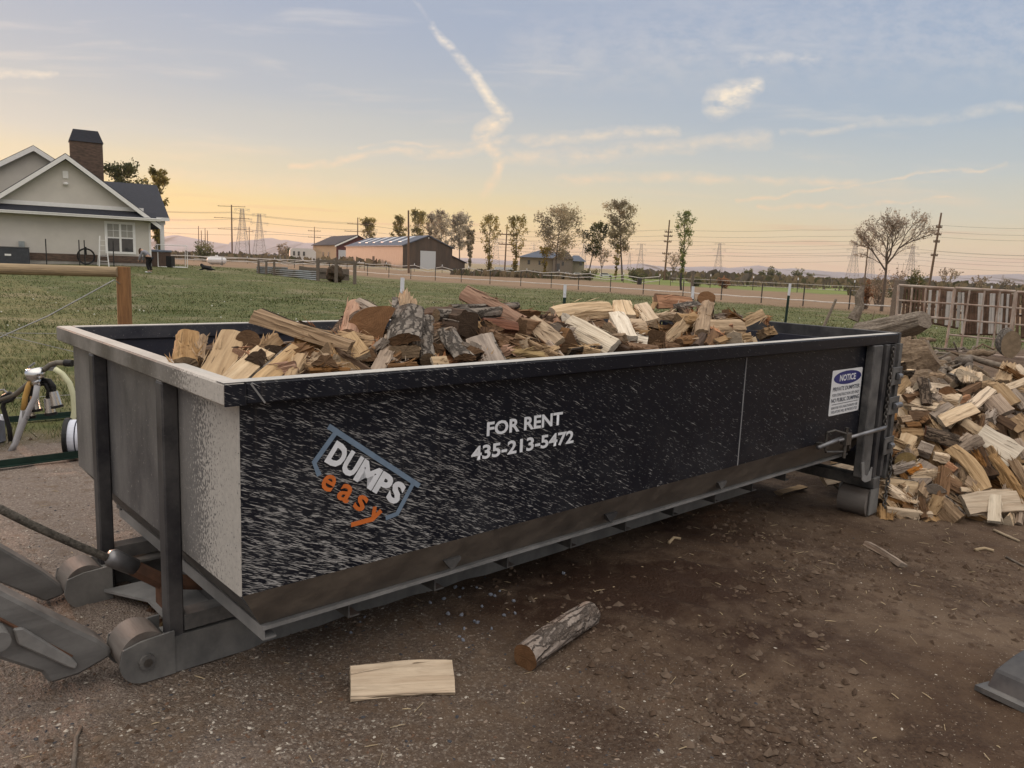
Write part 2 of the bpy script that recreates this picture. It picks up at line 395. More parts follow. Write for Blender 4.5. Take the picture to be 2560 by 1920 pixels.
    gm = n.math('MULTIPLY', at('gravel'), n.math('ADD', n.step(n2, .3, .6), 0.35), clamp=True)
    col = n.mix(gm, base, grv)
    col = n.mix(n.math('MULTIPLY', at('moist_shade'), n.math('ADD', .35, n.math('MULTIPLY', n.step(n3, .35, .65), .6))), col, (0.042, 0.024, 0.015, 1))
    # scattered pale crumbs and straw-coloured bits everywhere
    crumbs = n.math('MULTIPLY', n.step(n.noise(P, 95, 1, 0.5), .70, .74), 0.75)
    col = n.mix(crumbs, col, (0.34, 0.29, 0.23, 1))
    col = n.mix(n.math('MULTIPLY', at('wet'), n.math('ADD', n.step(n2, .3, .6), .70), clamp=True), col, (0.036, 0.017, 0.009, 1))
    # lawn: mown, patchy, tan thatch between the green
    g1 = n.noise(P, 0.35, 4, 0.6); g2 = n.noise(n.mapv(P, (1, 2.2, 1)), 1.9, 5, 0.65); g3 = n.noise(P, 22, 4, 0.7)
    gc = n.mix(n.step(g2, .35, .68), (0.062, 0.078, 0.022, 1), (0.135, 0.135, 0.052, 1))
    gc = n.mix(n.math('MULTIPLY', n.step(g1, .5, .72), .75), gc, (0.20, 0.172, 0.105, 1))
    gc = n.mix(n.math('MULTIPLY', n.step(g3, .55, .8), .6), gc, (0.045, 0.055, 0.018, 1))
    col = n.mix(at('grass'), col, gc)
    tr = n.mix(n.step(n.noise(n.mapv(P, (.5, 2.5, 1)), .5, 5, .6), .35, .65), (0.175, 0.115, 0.072, 1), (0.24, 0.165, 0.10, 1))
    col = n.mix(at('track'), col, tr)
    dry = n.mix(n.step(n.noise(n.mapv(P, (.3, 1.6, 1)), .12, 5, .6), .35, .65), (0.20, 0.165, 0.095, 1), (0.30, 0.235, 0.14, 1))
    col = n.mix(at('beyond'), col, dry)
    fl = n.mix(n.step(n.noise(n.mapv(P, (.2, 1.2, 1)), .2, 4, .6), .4, .65), (0.125, 0.165, 0.036, 1), (0.19, 0.20, 0.06, 1))
    col = n.mix(at('field'), col, fl)
    n.set(b.inputs['Base Color'], col)
    n.set(b.inputs['Roughness'], n.math('SUBTRACT', 0.92, n.math('MULTIPLY', at('wet'), 0.25)))
    b.inputs['Specular IOR Level'].default_value = 0.25
    hgt = n.math('ADD', n.math('ADD', n.math('MULTIPLY', n2, 1.2), n.math('MULTIPLY', n3, 0.7)), n.math('ADD', n.math('MULTIPLY', n4, 0.3), n.math('MULTIPLY', vor.outputs['Distance'], n.math('MULTIPLY', gm, -0.5))))
    bp = n.n('ShaderNodeBump', {'Strength': 0.85, 'Distance': 0.02, 'Height': hgt}); n.set(b.inputs['Normal'], bp.outputs[0])
    o = np_mesh('ground', V, Fq, m, smooth=True, attrs=dict(grass=grass.ravel(), track=track.ravel(), field=field.ravel(), wet=wet.ravel(), moist_shade=moist_shade.ravel(), gravel=grav.ravel(), beyond=beyond.ravel()))
    tag(o, kind='structure')
    return gx, gy, H
GX, GY, GH = build_ground()
def surf(x, y):
    """height of the built ground mesh, bilinear, arrays or floats"""
    x = np.asarray(x, float); y = np.asarray(y, float)
    i = np.clip(np.searchsorted(GX, x) - 1, 0, len(GX) - 2); j = np.clip(np.searchsorted(GY, y) - 1, 0, len(GY) - 2)
    fx = (x - GX[i]) / (GX[i + 1] - GX[i]); fy = (y - GY[j]) / (GY[j + 1] - GY[j])
    return (GH[j, i] * (1 - fx) + GH[j, i + 1] * fx) * (1 - fy) + (GH[j + 1, i] * (1 - fx) + GH[j + 1, i + 1] * fx) * fy
def on_ground(px, py):
    p = at_z(px, py, 0)
    for _ in range(12): p = at_z(px, py, float(surf(p.x, p.y)))
    return p

# ================================================================== ROLL-OFF DUMPSTER
def spatter_material(name, dens=1.0):
    """navy-black paint with dried mud flung along the side in fine streaks"""
    m = bpy.data.materials.new(name); m.use_nodes = True; n = NT(m.node_tree)
    out = n.n('ShaderNodeOutputMaterial'); b = n.n('ShaderNodeBsdfPrincipled'); n.t.links.new(b.outputs[0], out.inputs[0])
    tc = n.n('ShaderNodeTexCoord').outputs['Object']; X, Y, Z = n.sep(tc)
    big = n.noise(n.mapv(tc, (1.1, 1, 2.2)), 1.6, 4, .6)
    paint = n.mix(n.step(big, .35, .7), (0.0035, 0.0048, 0.0105, 1), (0.0060, 0.0068, 0.0120, 1))
    # runs of dry water marks under the rim
    runs = n.noise(n.mapv(tc, (26, 1, 0.5)), 1.0, 3, .7)
    rm = n.math('MULTIPLY', n.step(runs, .62, .74), n.math('MULTIPLY', n.step(Z, .55, 1.12), .14))
    col = n.mix(rm, paint, (0.16, 0.135, 0.10, 1))
    # dust film: heavier low and toward the front end
    film = n.math('MULTIPLY', n.step(n.noise(tc, 3.0, 5, .65), .3, .75), n.math('ADD', n.math('MULTIPLY', n.step(n.math('MULTIPLY', Z, -1.0), -.95, -.45), .10), n.math('MULTIPLY', n.step(n.math('MULTIPLY', X, -1.0), -1.6, -.1), .07)))
    col = n.mix(film, col, (0.17, 0.172, 0.18, 1))
    def streak(rot, sc, th, seed):
        v = n.mapv(n.mapv(tc, rot=(0, rot, 0)), sc, loc=(seed, 0, seed * .7))
        f = n.noise(v, 1.0, 2.0, 0.5, 0.15)
        return f, th
    # thresholds fall (more streaks) low and forward
    patch = n.noise(n.mapv(tc, (1.2, 1, 1.9)), 1.3, 3, .55)
    dx = n.math('ADD', n.math('MULTIPLY', n.step(n.math('MULTIPLY', X, -1.0), -2.35, -0.30), .78), n.math('MULTIPLY', n.step(n.math('MULTIPLY', X, -1.0), -4.3, -2.0), .10)); dz = n.step(n.math('MULTIPLY', Z, -1.0), -1.12, -0.62)
    den = n.math('MULTIPLY', dx, n.math('ADD', .52, n.math('MULTIPLY', dz, .48)))
    den = n.math('MULTIPLY', den, n.math('ADD', .72, n.math('MULTIPLY', patch, .56)))
    den = n.math('MULTIPLY', den, dens)
    lo = n.math('SUBTRACT', .704, n.math('MULTIPLY', den, .118))
    ms = []
    for rot, sc_, seed in ((-.40, (19, 8, 300), 1.3), (-.30, (24, 8, 360), 4.1), (-.50, (17, 8, 260), 7.7)):
        f, _ = streak(rot, sc_, 0, seed)
        ms.append(n.step(n.math('SUBTRACT', f, lo), 0.0, 0.045))
    mk = n.math('MAXIMUM', n.math('MAXIMUM', ms[0], ms[1]), n.math('MULTIPLY', ms[2], .9))
    mk = n.math('MULTIPLY', mk, n.math('ADD', .35, n.math('MULTIPLY', n.noise(tc, 60, 2), .9)), clamp=True)
    col = n.mix(mk, col, (0.42, 0.41, 0.40, 1))
    n.set(b.inputs['Base Color'], col)
    n.set(b.inputs['Roughness'], n.mix(mk, n.mix(film, (.38, .38, .38, 1), (.9, .9, .9, 1)), (.95, .95, .95, 1)))
    b.inputs['Specular IOR Level'].default_value = .22
    bp = n.n('ShaderNodeBump', {'Strength': .25, 'Distance': .01, 'Height': n.math('ADD', n.noise(tc, 2.2, 3), n.math('MULTIPLY', mk, .15))}); n.set(b.inputs['Normal'], bp.outputs[0])
    return m
def dusty_paint(name, paint, dust, amount=0.5, speck=0.0, scale=4.0, near_edge=False, rough=0.45, patch=(1, 1, 1), updust=0.0):
    """dark paint under a film of road dust; speck = dried spots; near_edge thickens it toward the bin's near corner"""
    m = bpy.data.materials.new(name); m.use_nodes = True; n = NT(m.node_tree)
    out = n.n('ShaderNodeOutputMaterial'); b = n.n('ShaderNodeBsdfPrincipled'); n.t.links.new(b.outputs[0], out.inputs[0])
    tc = n.n('ShaderNodeTexCoord').outputs['Object']; X, Y, Z = n.sep(tc)
    f = n.noise(n.mapv(tc, patch), scale, 6, .65); fi = n.noise(tc, 55, 3, .6)
    k = n.math('MULTIPLY', n.step(f, .25, .75), amount)
    if near_edge:
        e = n.step(n.math('MULTIPLY', Y, -1.0), -0.62, -0.10)
        spots = n.step(n.math('ADD', n.noise(n.mapv(tc, (1, 1, .7)), 125, 2, .5), n.math('MULTIPLY', e, .40)), .64, .78)
        k = n.math('MAXIMUM', n.math('MULTIPLY', k, n.math('SUBTRACT', 1.0, n.math('MULTIPLY', e, .3))), n.math('MULTIPLY', spots, .95))
    if speck:
        k = n.math('MAXIMUM', k, n.math('MULTIPLY', n.step(n.noise(tc, 110, 2, .5), .66, .72), speck))
    if updust:
        nz = n.sep(n.n('ShaderNodeNewGeometry').outputs['Normal'])[2]
        k = n.math('MAXIMUM', k, n.math('MULTIPLY', n.step(nz, .6, .95), n.math('MULTIPLY', updust, n.math('ADD', .55, n.math('MULTIPLY', f, .8))), clamp=True))
    k = n.math('MULTIPLY', k, n.math('ADD', .7, n.math('MULTIPLY', fi, .5)), clamp=True)
    n.set(b.inputs['Base Color'], n.mix(k, paint, dust))
    n.set(b.inputs['Roughness'], n.math('ADD', rough, n.math('MULTIPLY', k, .5)))
    b.inputs['Specular IOR Level'].default_value = .4
    bp = n.n('ShaderNodeBump', {'Strength': .3, 'Distance': .006, 'Height': n.math('ADD', f, n.math('MULTIPLY', fi, .3))}); n.set(b.inputs['Normal'], bp.outputs[0])
    return m
NAVY = (0.010, 0.011, 0.018, 1); DUST = (0.40, 0.375, 0.35, 1); MUD = (0.17, 0.145, 0.12, 1); GREYD = (0.30, 0.285, 0.26, 1)
M_SIDE = spatter_material('mud_streaked_navy_paint')
M_RIMS = spatter_material('mud_streaked_rim_paint', 0.9)
M_FRONT = dusty_paint('dusty_front_paint', (0.035, 0.037, 0.045, 1), (0.46, 0.435, 0.40, 1), .42, near_edge=True, scale=2.5, patch=(1, 1, .35))
M_RIMTOP = dusty_paint('dust_coated_rim', (0.02, 0.02, 0.025, 1), (0.50, 0.48, 0.45, 1), .50, .5, 5, rough=.5, updust=.95)
M_FARRIM = dusty_paint('dark_far_rim', (0.012, 0.014, 0.026, 1), (0.50, 0.48, 0.45, 1), .10, .4, 5, rough=.5, updust=.95)
M_FRIM = dusty_paint('dusty_front_rim', (0.06, 0.056, 0.052, 1), (0.50, 0.47, 0.43, 1), .52, .5, 3, near_edge=True, rough=.5, updust=.95)
M_FRAME = dusty_paint('dusty_frame_steel', (0.030, 0.031, 0.035, 1), (0.20, 0.19, 0.178, 1), .75, .25, 6)
M_SKID = dusty_paint('dust_grey_skid', (0.075, 0.076, 0.078, 1), (0.25, 0.24, 0.225, 1), .9, .25, 3.5, patch=(1, 1, .6))
M_LEG = dusty_paint('dusty_black_leg', (0.016, 0.016, 0.021, 1), (0.16, 0.152, 0.145, 1), .5, .3, 5)
M_LEDGE = dusty_paint('mud_caked_chine', (0.085, 0.075, 0.066, 1), (0.21, 0.18, 0.15, 1), .9, .1, 7)
M_INNER = dusty_paint('scratched_inner_paint', (0.012, 0.014, 0.028, 1), (0.16, 0.15, 0.15, 1), .14, .45, 3, rough=.5)
M_GALV = dusty_paint('pale_dusty_steel', (0.16, 0.16, 0.16, 1), (0.36, 0.35, 0.34, 1), .7, .2, 5)
M_ROLLER = mat('worn_roller_steel', (0.20, 0.182, 0.168), rough=.6, metal=.15, color2=(.11, .092, .082), vscale=9, stretch=(1, .2, 1), bump=.2)
M_CHAIN = mat('chain_steel', (0.14, 0.13, 0.12), rough=.45, metal=.7, var=.5)
M_LEVER = mat('bare_lever_steel', (0.25, 0.25, 0.26), rough=.4, metal=.6, var=.4)
M_WHITE = mat('white_vinyl', (0.72, 0.74, 0.78), rough=.45, var=.12, vscale=30)
M_ORANGE = mat('orange_vinyl', (0.62, 0.16, 0.035), rough=.5, var=.15, vscale=30)
M_SLATE = mat('slate_blue_vinyl', (0.17, 0.235, 0.32), rough=.5, var=.15, vscale=25)
M_SIGNBLUE = mat('sign_blue', (0.025, 0.03, 0.16), rough=.4, var=.1)
M_SIGNTXT = mat('sign_lettering', (0.10, 0.11, 0.14), rough=.5, var=.1)
M_SIGN = mat('sign_face', (0.70, 0.71, 0.73), rough=.4, var=.06, vscale=12)
M_MOSS = mat('damp_moss', (0.10, 0.075, 0.025), rough=1, color2=(.06, .035, .018), vscale=18, bump=1, bscale=60)

def text_mesh(name, body, x0, x1, z0, z1, m, parent, y, bold=0.0, shear=0.0, rot=0.0, pivot=None, spacing=1.0):
    """lettering laid on the near side (plane y), filling x0..x1, z0..z1; rot turns it about its pivot"""
    cu = bpy.data.curves.new(name, 'FONT'); cu.body = body; cu.size = 1; cu.offset = bold; cu.shear = shear; cu.space_character = spacing; cu.resolution_u = 3
    cu.extrude = 0.0
    o = bpy.data.objects.new('tmp_text', cu); COL.objects.link(o)
    dg = bpy.context.evaluated_depsgraph_get(); dg.update()
    me = bpy.data.meshes.new_from_object(o.evaluated_get(dg)); bpy.data.objects.remove(o); bpy.data.curves.remove(cu)
    co_ = np.zeros(len(me.vertices) * 3, np.float32); me.vertices.foreach_get('co', co_); co_ = co_.reshape(-1, 3)
    a, bb = co_.min(0), co_.max(0)
    u = (co_[:, 0] - a[0]) / (bb[0] - a[0]) * (x1 - x0); v = (co_[:, 1] - a[1]) / (bb[1] - a[1]) * (z1 - z0)
    c, s_ = math.cos(rot), math.sin(rot)
    out = np.stack([x0 + u * c - v * s_, np.full(len(u), y), z0 + u * s_ + v * c], -1)
    me.vertices.foreach_set('co', out.astype(np.float32).ravel()); me.materials.clear(); me.materials.append(m); me.name = name; me.update()
    ob = bpy.data.objects.new(name, me); COL.objects.link(ob); ob.parent = parent
    return ob
def stroke(mb, pts, w, y, th=0.0015):
    """flat band along a polyline in the x-z plane"""
    L, R = [], []
    for i, p in enumerate(pts):
        p = Vector(p); d0 = (Vector(pts[min(i + 1, len(pts) - 1)]) - Vector(pts[max(i - 1, 0)])).normalized()
        nn = Vector((-d0.y, d0.x))
        k = w / 2
        if 0 < i < len(pts) - 1:
            e = (p - Vector(pts[i - 1])).normalized(); k = w / 2 / max(.6, abs(nn.dot(Vector((-e.y, e.x)))))
        L.append(p + nn * k); R.append(p - nn * k)
    for i in range(len(pts) - 1):
        q = [L[i], L[i + 1], R[i + 1], R[i]]
        mb.add([(v.x, y, v.y) for v in q], [(0, 1, 2, 3)])

YPTS_A = [(.607, .682), (.570, .656), (.478, .652)]
YPTS_B = [(.579, .703), (.572, .664)]
def build_bin():
    T = thing('dumpster', 'long navy black roll-off dumpster spattered with pale mud, heaped with firewood', 'dumpster', BIN_O, YAW)
    L, W, H = 5.234, 2.13, 1.215; RW = .07; zb, zr = .485, 1.1425
    P = T
    # walls
    near = MB().box((.069, .05, zb), (4.99, .057, zr)).build('side_wall', M_SIDE, P)
    MB().box((.069, 2.073, zb), (4.99, 2.08, zr)).build('side_wall', M_INNER, P)
    # raised weld seam and diagonal rim joint
    mb = MB().box((3.104, .0465, zb), (3.112, .0498, zr)); mb.build('weld_seam', dusty_paint('seam_filler', (.16, .16, .17, 1), (.4, .4, .4, 1), .6, .3), near)
    fw = MB().box((.062, .05, zb), (.0685, 2.08, zr)).build('front_wall', M_FRONT, P)
    mb = MB(); mb.box((5.00, .06, .29), (5.02, 2.07, zr)); mb.build('rear_wall', M_INNER, P)
    # sloping chines and floor pan
    for s in (0, 1):
        fy = (lambda y: y) if not s else (lambda y: W - y)
        mb = MB(); a = [(.07, fy(.052), zb), (4.99, fy(.052), zb), (4.99, fy(.205), .285), (.20, fy(.205), .285)]
        b = [(x, y + (.006 if not s else -.006), z + .005) for x, y, z in a]
        mb.add(a + b, [(0, 1, 2, 3), (7, 6, 5, 4), (0, 4, 5, 1), (1, 5, 6, 2), (2, 6, 7, 3), (3, 7, 4, 0)])
        ch = mb.build('chine_panel', M_LEDGE, P)
        mb = MB(); mb.box((.2, fy(.185), .268), (4.93, fy(.25), .2835)); mb.build('floor_flange', M_GALV if not s else M_FRAME, P)
        for gx_ in (.98, 2.02, 3.05):
            q = MB(); q.prism([(0, 0), (.13, .0), (.13, .02), (.075, .085), (.055, .085)], lambda p: (gx_ + p[0] * .7, fy(.130), .365 - p[1] * .55), lambda p: (gx_ + p[0] * .7, fy(.165), .37 - p[1] * .55)); q.build('gusset', M_FRAME, P)
    MB().box((.2, .21, .284), (4.98, 1.92, .29)).build('floor', M_FRAME, P)
    # front: slope under the front wall, bumper channel
    mb = MB(); mb.add([(.064, .06, zb), (.064, 2.07, zb), (.205, 1.9, .286), (.205, .22, .286)], [(0, 1, 2, 3)]); mb.build('front_slope', M_FRAME, P)
    mb = MB(); mb.box((.208, .20, .222), (.216, 1.93, .2825)); mb.box((.216, .20, .272), (.27, 1.93, .2822)); mb.box((.216, .20, .222), (.26, 1.93, .23)); mb.build('front_channel', M_GALV, P)
    # rim tubes
    mb = MB(); mb.box((.0705, 0, zr), (5.16, RW, H)); rn = mb.build('rim_rail', [M_RIMS], P, bevel=.006)
    top = MB(); top.box((.0, .004, H + .0005), (5.155, RW - .004, H + .0025)); top.build('dust_layer', M_RIMTOP, rn)
    mb = MB(); mb.box((.07, W - RW, zr), (5.16, W, H)); mb.build('rim_rail', M_FARRIM, P, bevel=.004)
    mb = MB(); mb.box((0, .0008, zr), (RW, W, H)); mb.build('rim_rail', M_FRIM, P, bevel=.006)
    q = MB(); q.box((.0, -.0012, zr), (.0703, .0006, H - .003)); q.build('rim_end_cap', M_RIMS, P)
    q = MB(); stroke(q, [(.085, H - .004), (.132, zr + .002)], .006, -.0022); q.build('weld_seam', M_GALV, rn)
    # front legs
    for y0, y1 in ((.578, .648), (1.482, 1.552)):
        lg = MB().box((.001, y0, .015), (.0615, y1, zr - .004)).build('front_leg', M_LEG, P, bevel=.006)
        q = MB(); q.box((.004, y0 + .005, zr - .0035), (.05, y1 - .005, zr - .0005)); q.build('weld_bead', M_GALV, lg)
        q = MB(); q.box((.0615, y0 - .004, .16), (.30, y1 + .004, .222)); q.build('leg_brace', M_FRAME, P)
    # skid rails with nose plates and rollers
    for s in (0, 1):
        fy = (lambda y: y) if not s else (lambda y: W - y)
        mb = MB(); mb.box((.0, fy(.570), .0), (4.22, fy(.582), .146)); mb.box((.0, fy(.582), .134), (4.22, fy(.69), .1455)); mb.box((.05, fy(.582), .001), (4.22, fy(.69), .012))
        sk = mb.build('skid_rail', M_SKID, P)
        def nose(yy0, yy1):
            pts = [(.02, .0)] + [(-.085 + .085 * math.cos(a), .088 + .088 * math.sin(a)) for a in [math.radians(t) for t in range(270, 89, -15)]]
            pts = [(.02, 0)] + [(-.09 + .088 * math.cos(math.radians(t)), .088 + .088 * math.sin(math.radians(t))) for t in range(270, 165, -15)] + [(-.165, .148), (-.10, .165), (-.0, .172), (.02, .172)]
            q = MB(); q.prism(pts, lambda p: (p[0], fy(yy0), p[1]), lambda p: (p[0], fy(yy1), p[1])); return q
        for a, b in ((.566, .577), (.742, .753)):
            npl = nose(a, b).build('nose_plate', M_SKID, sk)
        q = MB(); q.tube([(-.085, fy(.548), .085), (-.085, fy(.565), .085)], .03, 14); q.tube([(-.085, fy(.545), .085), (-.085, fy(.549), .085)], .016, 10, 1); q.build('pin_boss', [M_FRAME, M_CHAIN], sk)
        MB().tube([(-.085, fy(.583), .105), (-.085, fy(.738), .105)], .088, 56).build('front_roller', M_ROLLER, P, smooth=False)
        # rear corner roller in its bracket
        q = MB(); q.box((4.90, fy(-.032), -.155), (5.045, fy(-.022), .0435)); q.box((4.90, fy(.205), -.15), (5.045, fy(.215), .0435)); q.build('roller_bracket', M_SKID, P)
        MB().tube([(4.965, fy(-.015), -.075), (4.965, fy(.2), -.075)], .112, 56).build('rear_roller', M_ROLLER, P)
    # cross members between floor and skids
    for i, x in enumerate((.62, 1.06, 1.5, 1.95, 2.4, 2.85, 3.3, 3.75, 4.2)):
        q = MB(); q.box((x, .30, .15), (x + .008, 1.83, .267)); q.box((x + .008, .30, .15), (x + .055, 1.83, .157)); q.build('cross_member', M_FRAME, P)
    # hook plate and hook bar between the skids
    q = MB(); q.add([(.02, .74, .05), (.62, .74, .05), (.62, 1.40, .05), (.02, 1.40, .05), (-.05, 1.22, .05), (.2, .96, .05)], [(0, 1, 2, 3, 4, 5)])
    q = MB(); q.prism([(.10, .755), (.66, .755), (.66, 1.375), (-.02, 1.375), (.10, 1.15)], lambda p: (p[0], p[1], .055), lambda p: (p[0], p[1], .067)); q.build('hook_plate', M_GALV, P)
    q = MB(); q.box((.30, .755, .08), (.36, 1.375, .14)); q.build('pull_bar', M_FRAME, P)
    # rear: bottom beam, corner posts, door
    MB().box((4.93, -.033, .045), (5.04, W + .033, .128)).build('rear_beam', M_FRAME, P, bevel=.004)
    for s in (0, 1):
        fy = (lambda y: y) if not s else (lambda y: W - y)
        q = MB(); q.box((4.73, fy(-.012), .16), (4.88, fy(.0485), zr - .001)); q.build('corner_post', M_FRAME, P, bevel=.006)
        q = MB(); q.box((4.925, fy(-.02), .1285), (4.985, fy(.0485), zr - .001)); q.build('corner_post', M_LEG, P, bevel=.004)
        q = MB(); q.prism([(4.70, .28), (4.74, .145), (4.80, .118), (4.90, .118), (4.90, .22), (4.84, .16), (4.775, .18), (4.745, .28)], lambda p: (p[0], fy(-.022), p[1]), lambda p: (p[0], fy(-.013), p[1])); q.build('corner_gusset', M_GALV, P)
    door = MB().box((5.175, .0, .13), (5.215, W, H + .006)).build('rear_door', M_LEG, P, bevel=.004)
    for y0 in (-.006, .10):
        q = MB(); q.box((5.04 + (.0 if y0 < 0 else .05), y0 - .02, .13), (5.085 + (.0 if y0 < 0 else .05), y0 + .03, zr - .006)); q.build('door_upright', M_LEG, door)
    q = MB(); q.box((5.12, -.034, .10), (5.174, .03, zr + .0)); q.build('door_upright', M_FRAME, door)
    for z0, w_, tip in ((.835, .175, 0), (.61, .185, 1), (.30, .17, 0)):
        q = MB(); x0 = 5.005
        q.prism([(x0, z0), (x0 + w_, z0), (x0 + w_, z0 + .135), (x0, z0 + .135)], lambda p: (p[0], -.050, p[1]), lambda p: (p[0], -.039, p[1]))
        h = q.build('hinge_plate', M_FRAME, P, bevel=.003)
        k = MB().tube([(x0 + .075, -.056, z0 + .066), (x0 + .135 + .06 * tip, -.056, z0 + .066)], .022, 10).build('hinge_pin', M_LEVER, h)
        k = MB(); k.box((x0 + .05, -.0515, z0 + .04), (x0 + .125, -.0505, z0 + .095)); k.build('hinge_slot', mat('dark_slot', (.01, .01, .01)), h)
    # binder chain down the corner post
    def chain(pts, name, r=.0055, ln=.034):
        q = MB(); pts = [Vector(p) for p in pts]; seg = []
        for a, b in zip(pts, pts[1:]):
            k = max(1, round((b - a).length / (ln * .72))); seg += [(a.lerp(b, i / k), a.lerp(b, (i + 1) / k)) for i in range(k)]
        for i, (a, b) in enumerate(seg):
            ax = (b - a).normalized(); u = ax.orthogonal().normalized(); u = u if i % 2 else ax.cross(u); c = (a + b) / 2
            ring = [c + ax * (math.cos(t) * ln * .5) + u * (math.sin(t) * ln * .3) for t in [2 * math.pi * j / 8 for j in range(9)]]
            q.tube(ring, r, 5, cap=False)
        return q.build(name, M_CHAIN, P, smooth=True)
    chain([(4.995, -.036, 1.12), (4.992, -.04, .85), (4.985, -.04, .66), (4.975, -.045, .52)], 'binder_chain', .006, .036)
    chain([(5.19, -.03, .31), (5.165, -.05, .15), (5.11, -.06, -.02), (5.07, -.075, -.13), (5.03, -.09, -.168)], 'safety_chain', .0065, .04)
    # ratchet latch on the near side
    lt = MB(); lt.tube([(3.92, -.05, .505), (4.33, -.045, .53)], .014, 12); lt.tube([(4.20, -.055, .518), (4.95, -.05, .52), (5.0, -.05, .53)], [.011, .017, .006], 10)
    latch = lt.build('latch_lever', M_LEVER, P, smooth=True)
    q = MB(); q.tube([(4.07, -.03, .585), (4.07, -.03, .46), (4.10, -.03, .45)], .008, 8); q.tube([(4.07, -.03, .585), (4.12, -.06, .60), (4.30, -.06, .555)], .008, 8); q.tube([(4.30, -.06, .60), (4.30, -.06, .385)], .012, 8)
    q.tube([(4.08, -.03, .45), (4.32, -.055, .425)], .009, 8); q.box((4.27, -.08, .48), (4.345, -.035, .56)); q.tube([(4.37, -.06, .54), (4.375, -.06, .44)], .007, 8); q.box((4.09, -.03, .47), (4.13, .049, .50)); q.build('latch_bracket', M_CHAIN, P)
    # ---- decals on the near side
    y = .0455
    lg = MB(); stroke(lg, [(.385, 1.031), (.782, .748)], .020, y); stroke(lg, [(.412, 1.003), (.330, .908), (.350, .858)], .019, y - .0006); stroke(lg, [(.752, .765), (.679, .655), (.628, .648)], .019, y - .0006)
    logo = lg.build('logo_decal', M_SLATE, P)
    ang = math.atan2(.751 - 1.028, .776 - .39)
    ux, uz = math.cos(ang), math.sin(ang); pos = 0.0
    for ch, ww in (('D', .070), ('U', .066), ('M', .096), ('P', .066), ('S', .064)):
        bx, bz = .368 + pos * ux, .906 + pos * uz
        text_mesh('lettering', ch, bx, bx + ww, bz, bz + .087, M_WHITE, logo, y - .0012, bold=(.05 if ch != 'M' else .04), rot=ang); pos += ww + .0035
    for ch, cx, cz, ww, hh in (('e', .387, .826, .055, .060), ('a', .455, .776, .058, .064), ('s', .519, .727, .050, .060)):
        bx, bz = cx - (ww / 2 * ux - hh / 2 * uz), cz - (ww / 2 * uz + hh / 2 * ux)
        text_mesh('lettering', ch, bx, bx + ww, bz, bz + hh, M_ORANGE, logo, y - .0012, bold=.022, rot=ang)
    yl = MB(); stroke(yl, YPTS_A, .018, y - .0012); stroke(yl, YPTS_B, .017, y - .0016); yl.build('lettering', M_ORANGE, logo)
    text_mesh('lettering', 'FOR RENT', 1.119, 1.572, .904, .965, M_WHITE, P, y, bold=.03)
    text_mesh('lettering', '435-213-5472', 1.039, 1.653, .808, .870, M_WHITE, P, y, bold=.03)
    # notice plate
    sg = MB(); r = .012; cs = [(4.232, .667), (4.752, .664), (4.741, .982), (4.229, .984)]
    x0, x1, z0, z1 = 4.232, 4.70, .665, .983
    pts = []
    for cx, cz, a0 in ((x1 - r, z0 + r, -90), (x1 - r, z1 - r, 0), (x0 + r, z1 - r, 90), (x0 + r, z0 + r, 180)):
        pts += [(cx + r * math.cos(math.radians(a0 + t)), cz + r * math.sin(math.radians(a0 + t))) for t in (0, 30, 60, 90)]
    sg.prism(pts, lambda p: (p[0], .0492, p[1]), lambda p: (p[0], .0465, p[1])); sign = sg.build('notice_sign', M_SIGN, P)
    el = MB(); cx, cz = (x0 + x1) / 2 + .005, .925; n_ = 40
    el.add([(cx + .215 * math.cos(2 * math.pi * i / n_), .0458, cz + .048 * math.sin(2 * math.pi * i / n_)) for i in range(n_)], [tuple(range(n_))]); el.build('oval', M_SIGNBLUE, sign)
    yy = .0449
    text_mesh('lettering', 'NOTICE', cx - .125, cx + .125, cz - .023, cz + .023, M_WHITE, sign, yy, bold=.03)
    for body, a, b, z_, h_, bo in (('PRIVATE DUMPSTER', x0 + .025, x1 - .022, .836, .029, .02), ('FOR CONSTRUCTION USE ONLY', x0 + .025, x1 - .022, .798, .021, .008), ('NO PUBLIC DUMPING', x0 + .018, x1 - .016, .757, .029, .02),
                                   ('$500 FINE FOR UNAUTHORIZED USE', x0 + .03, x1 - .03, .707, .020, .006), ('VIOLATORS WILL BE PROSECUTED', x0 + .03, x1 - .03, .680, .019, .006)):
        text_mesh('lettering', body, a, b, z_, z_ + h_, M_SIGNTXT, sign, yy, bold=bo)
    q = MB(); q.add([(x0 + .03, yy, .741), (x1 - .03, yy, .741), (x1 - .03, yy, .745), (x0 + .03, yy, .745)], [(0, 1, 2, 3)]); q.build('rule_line', M_SIGNTXT, sign)
    return T
BIN = build_bin()
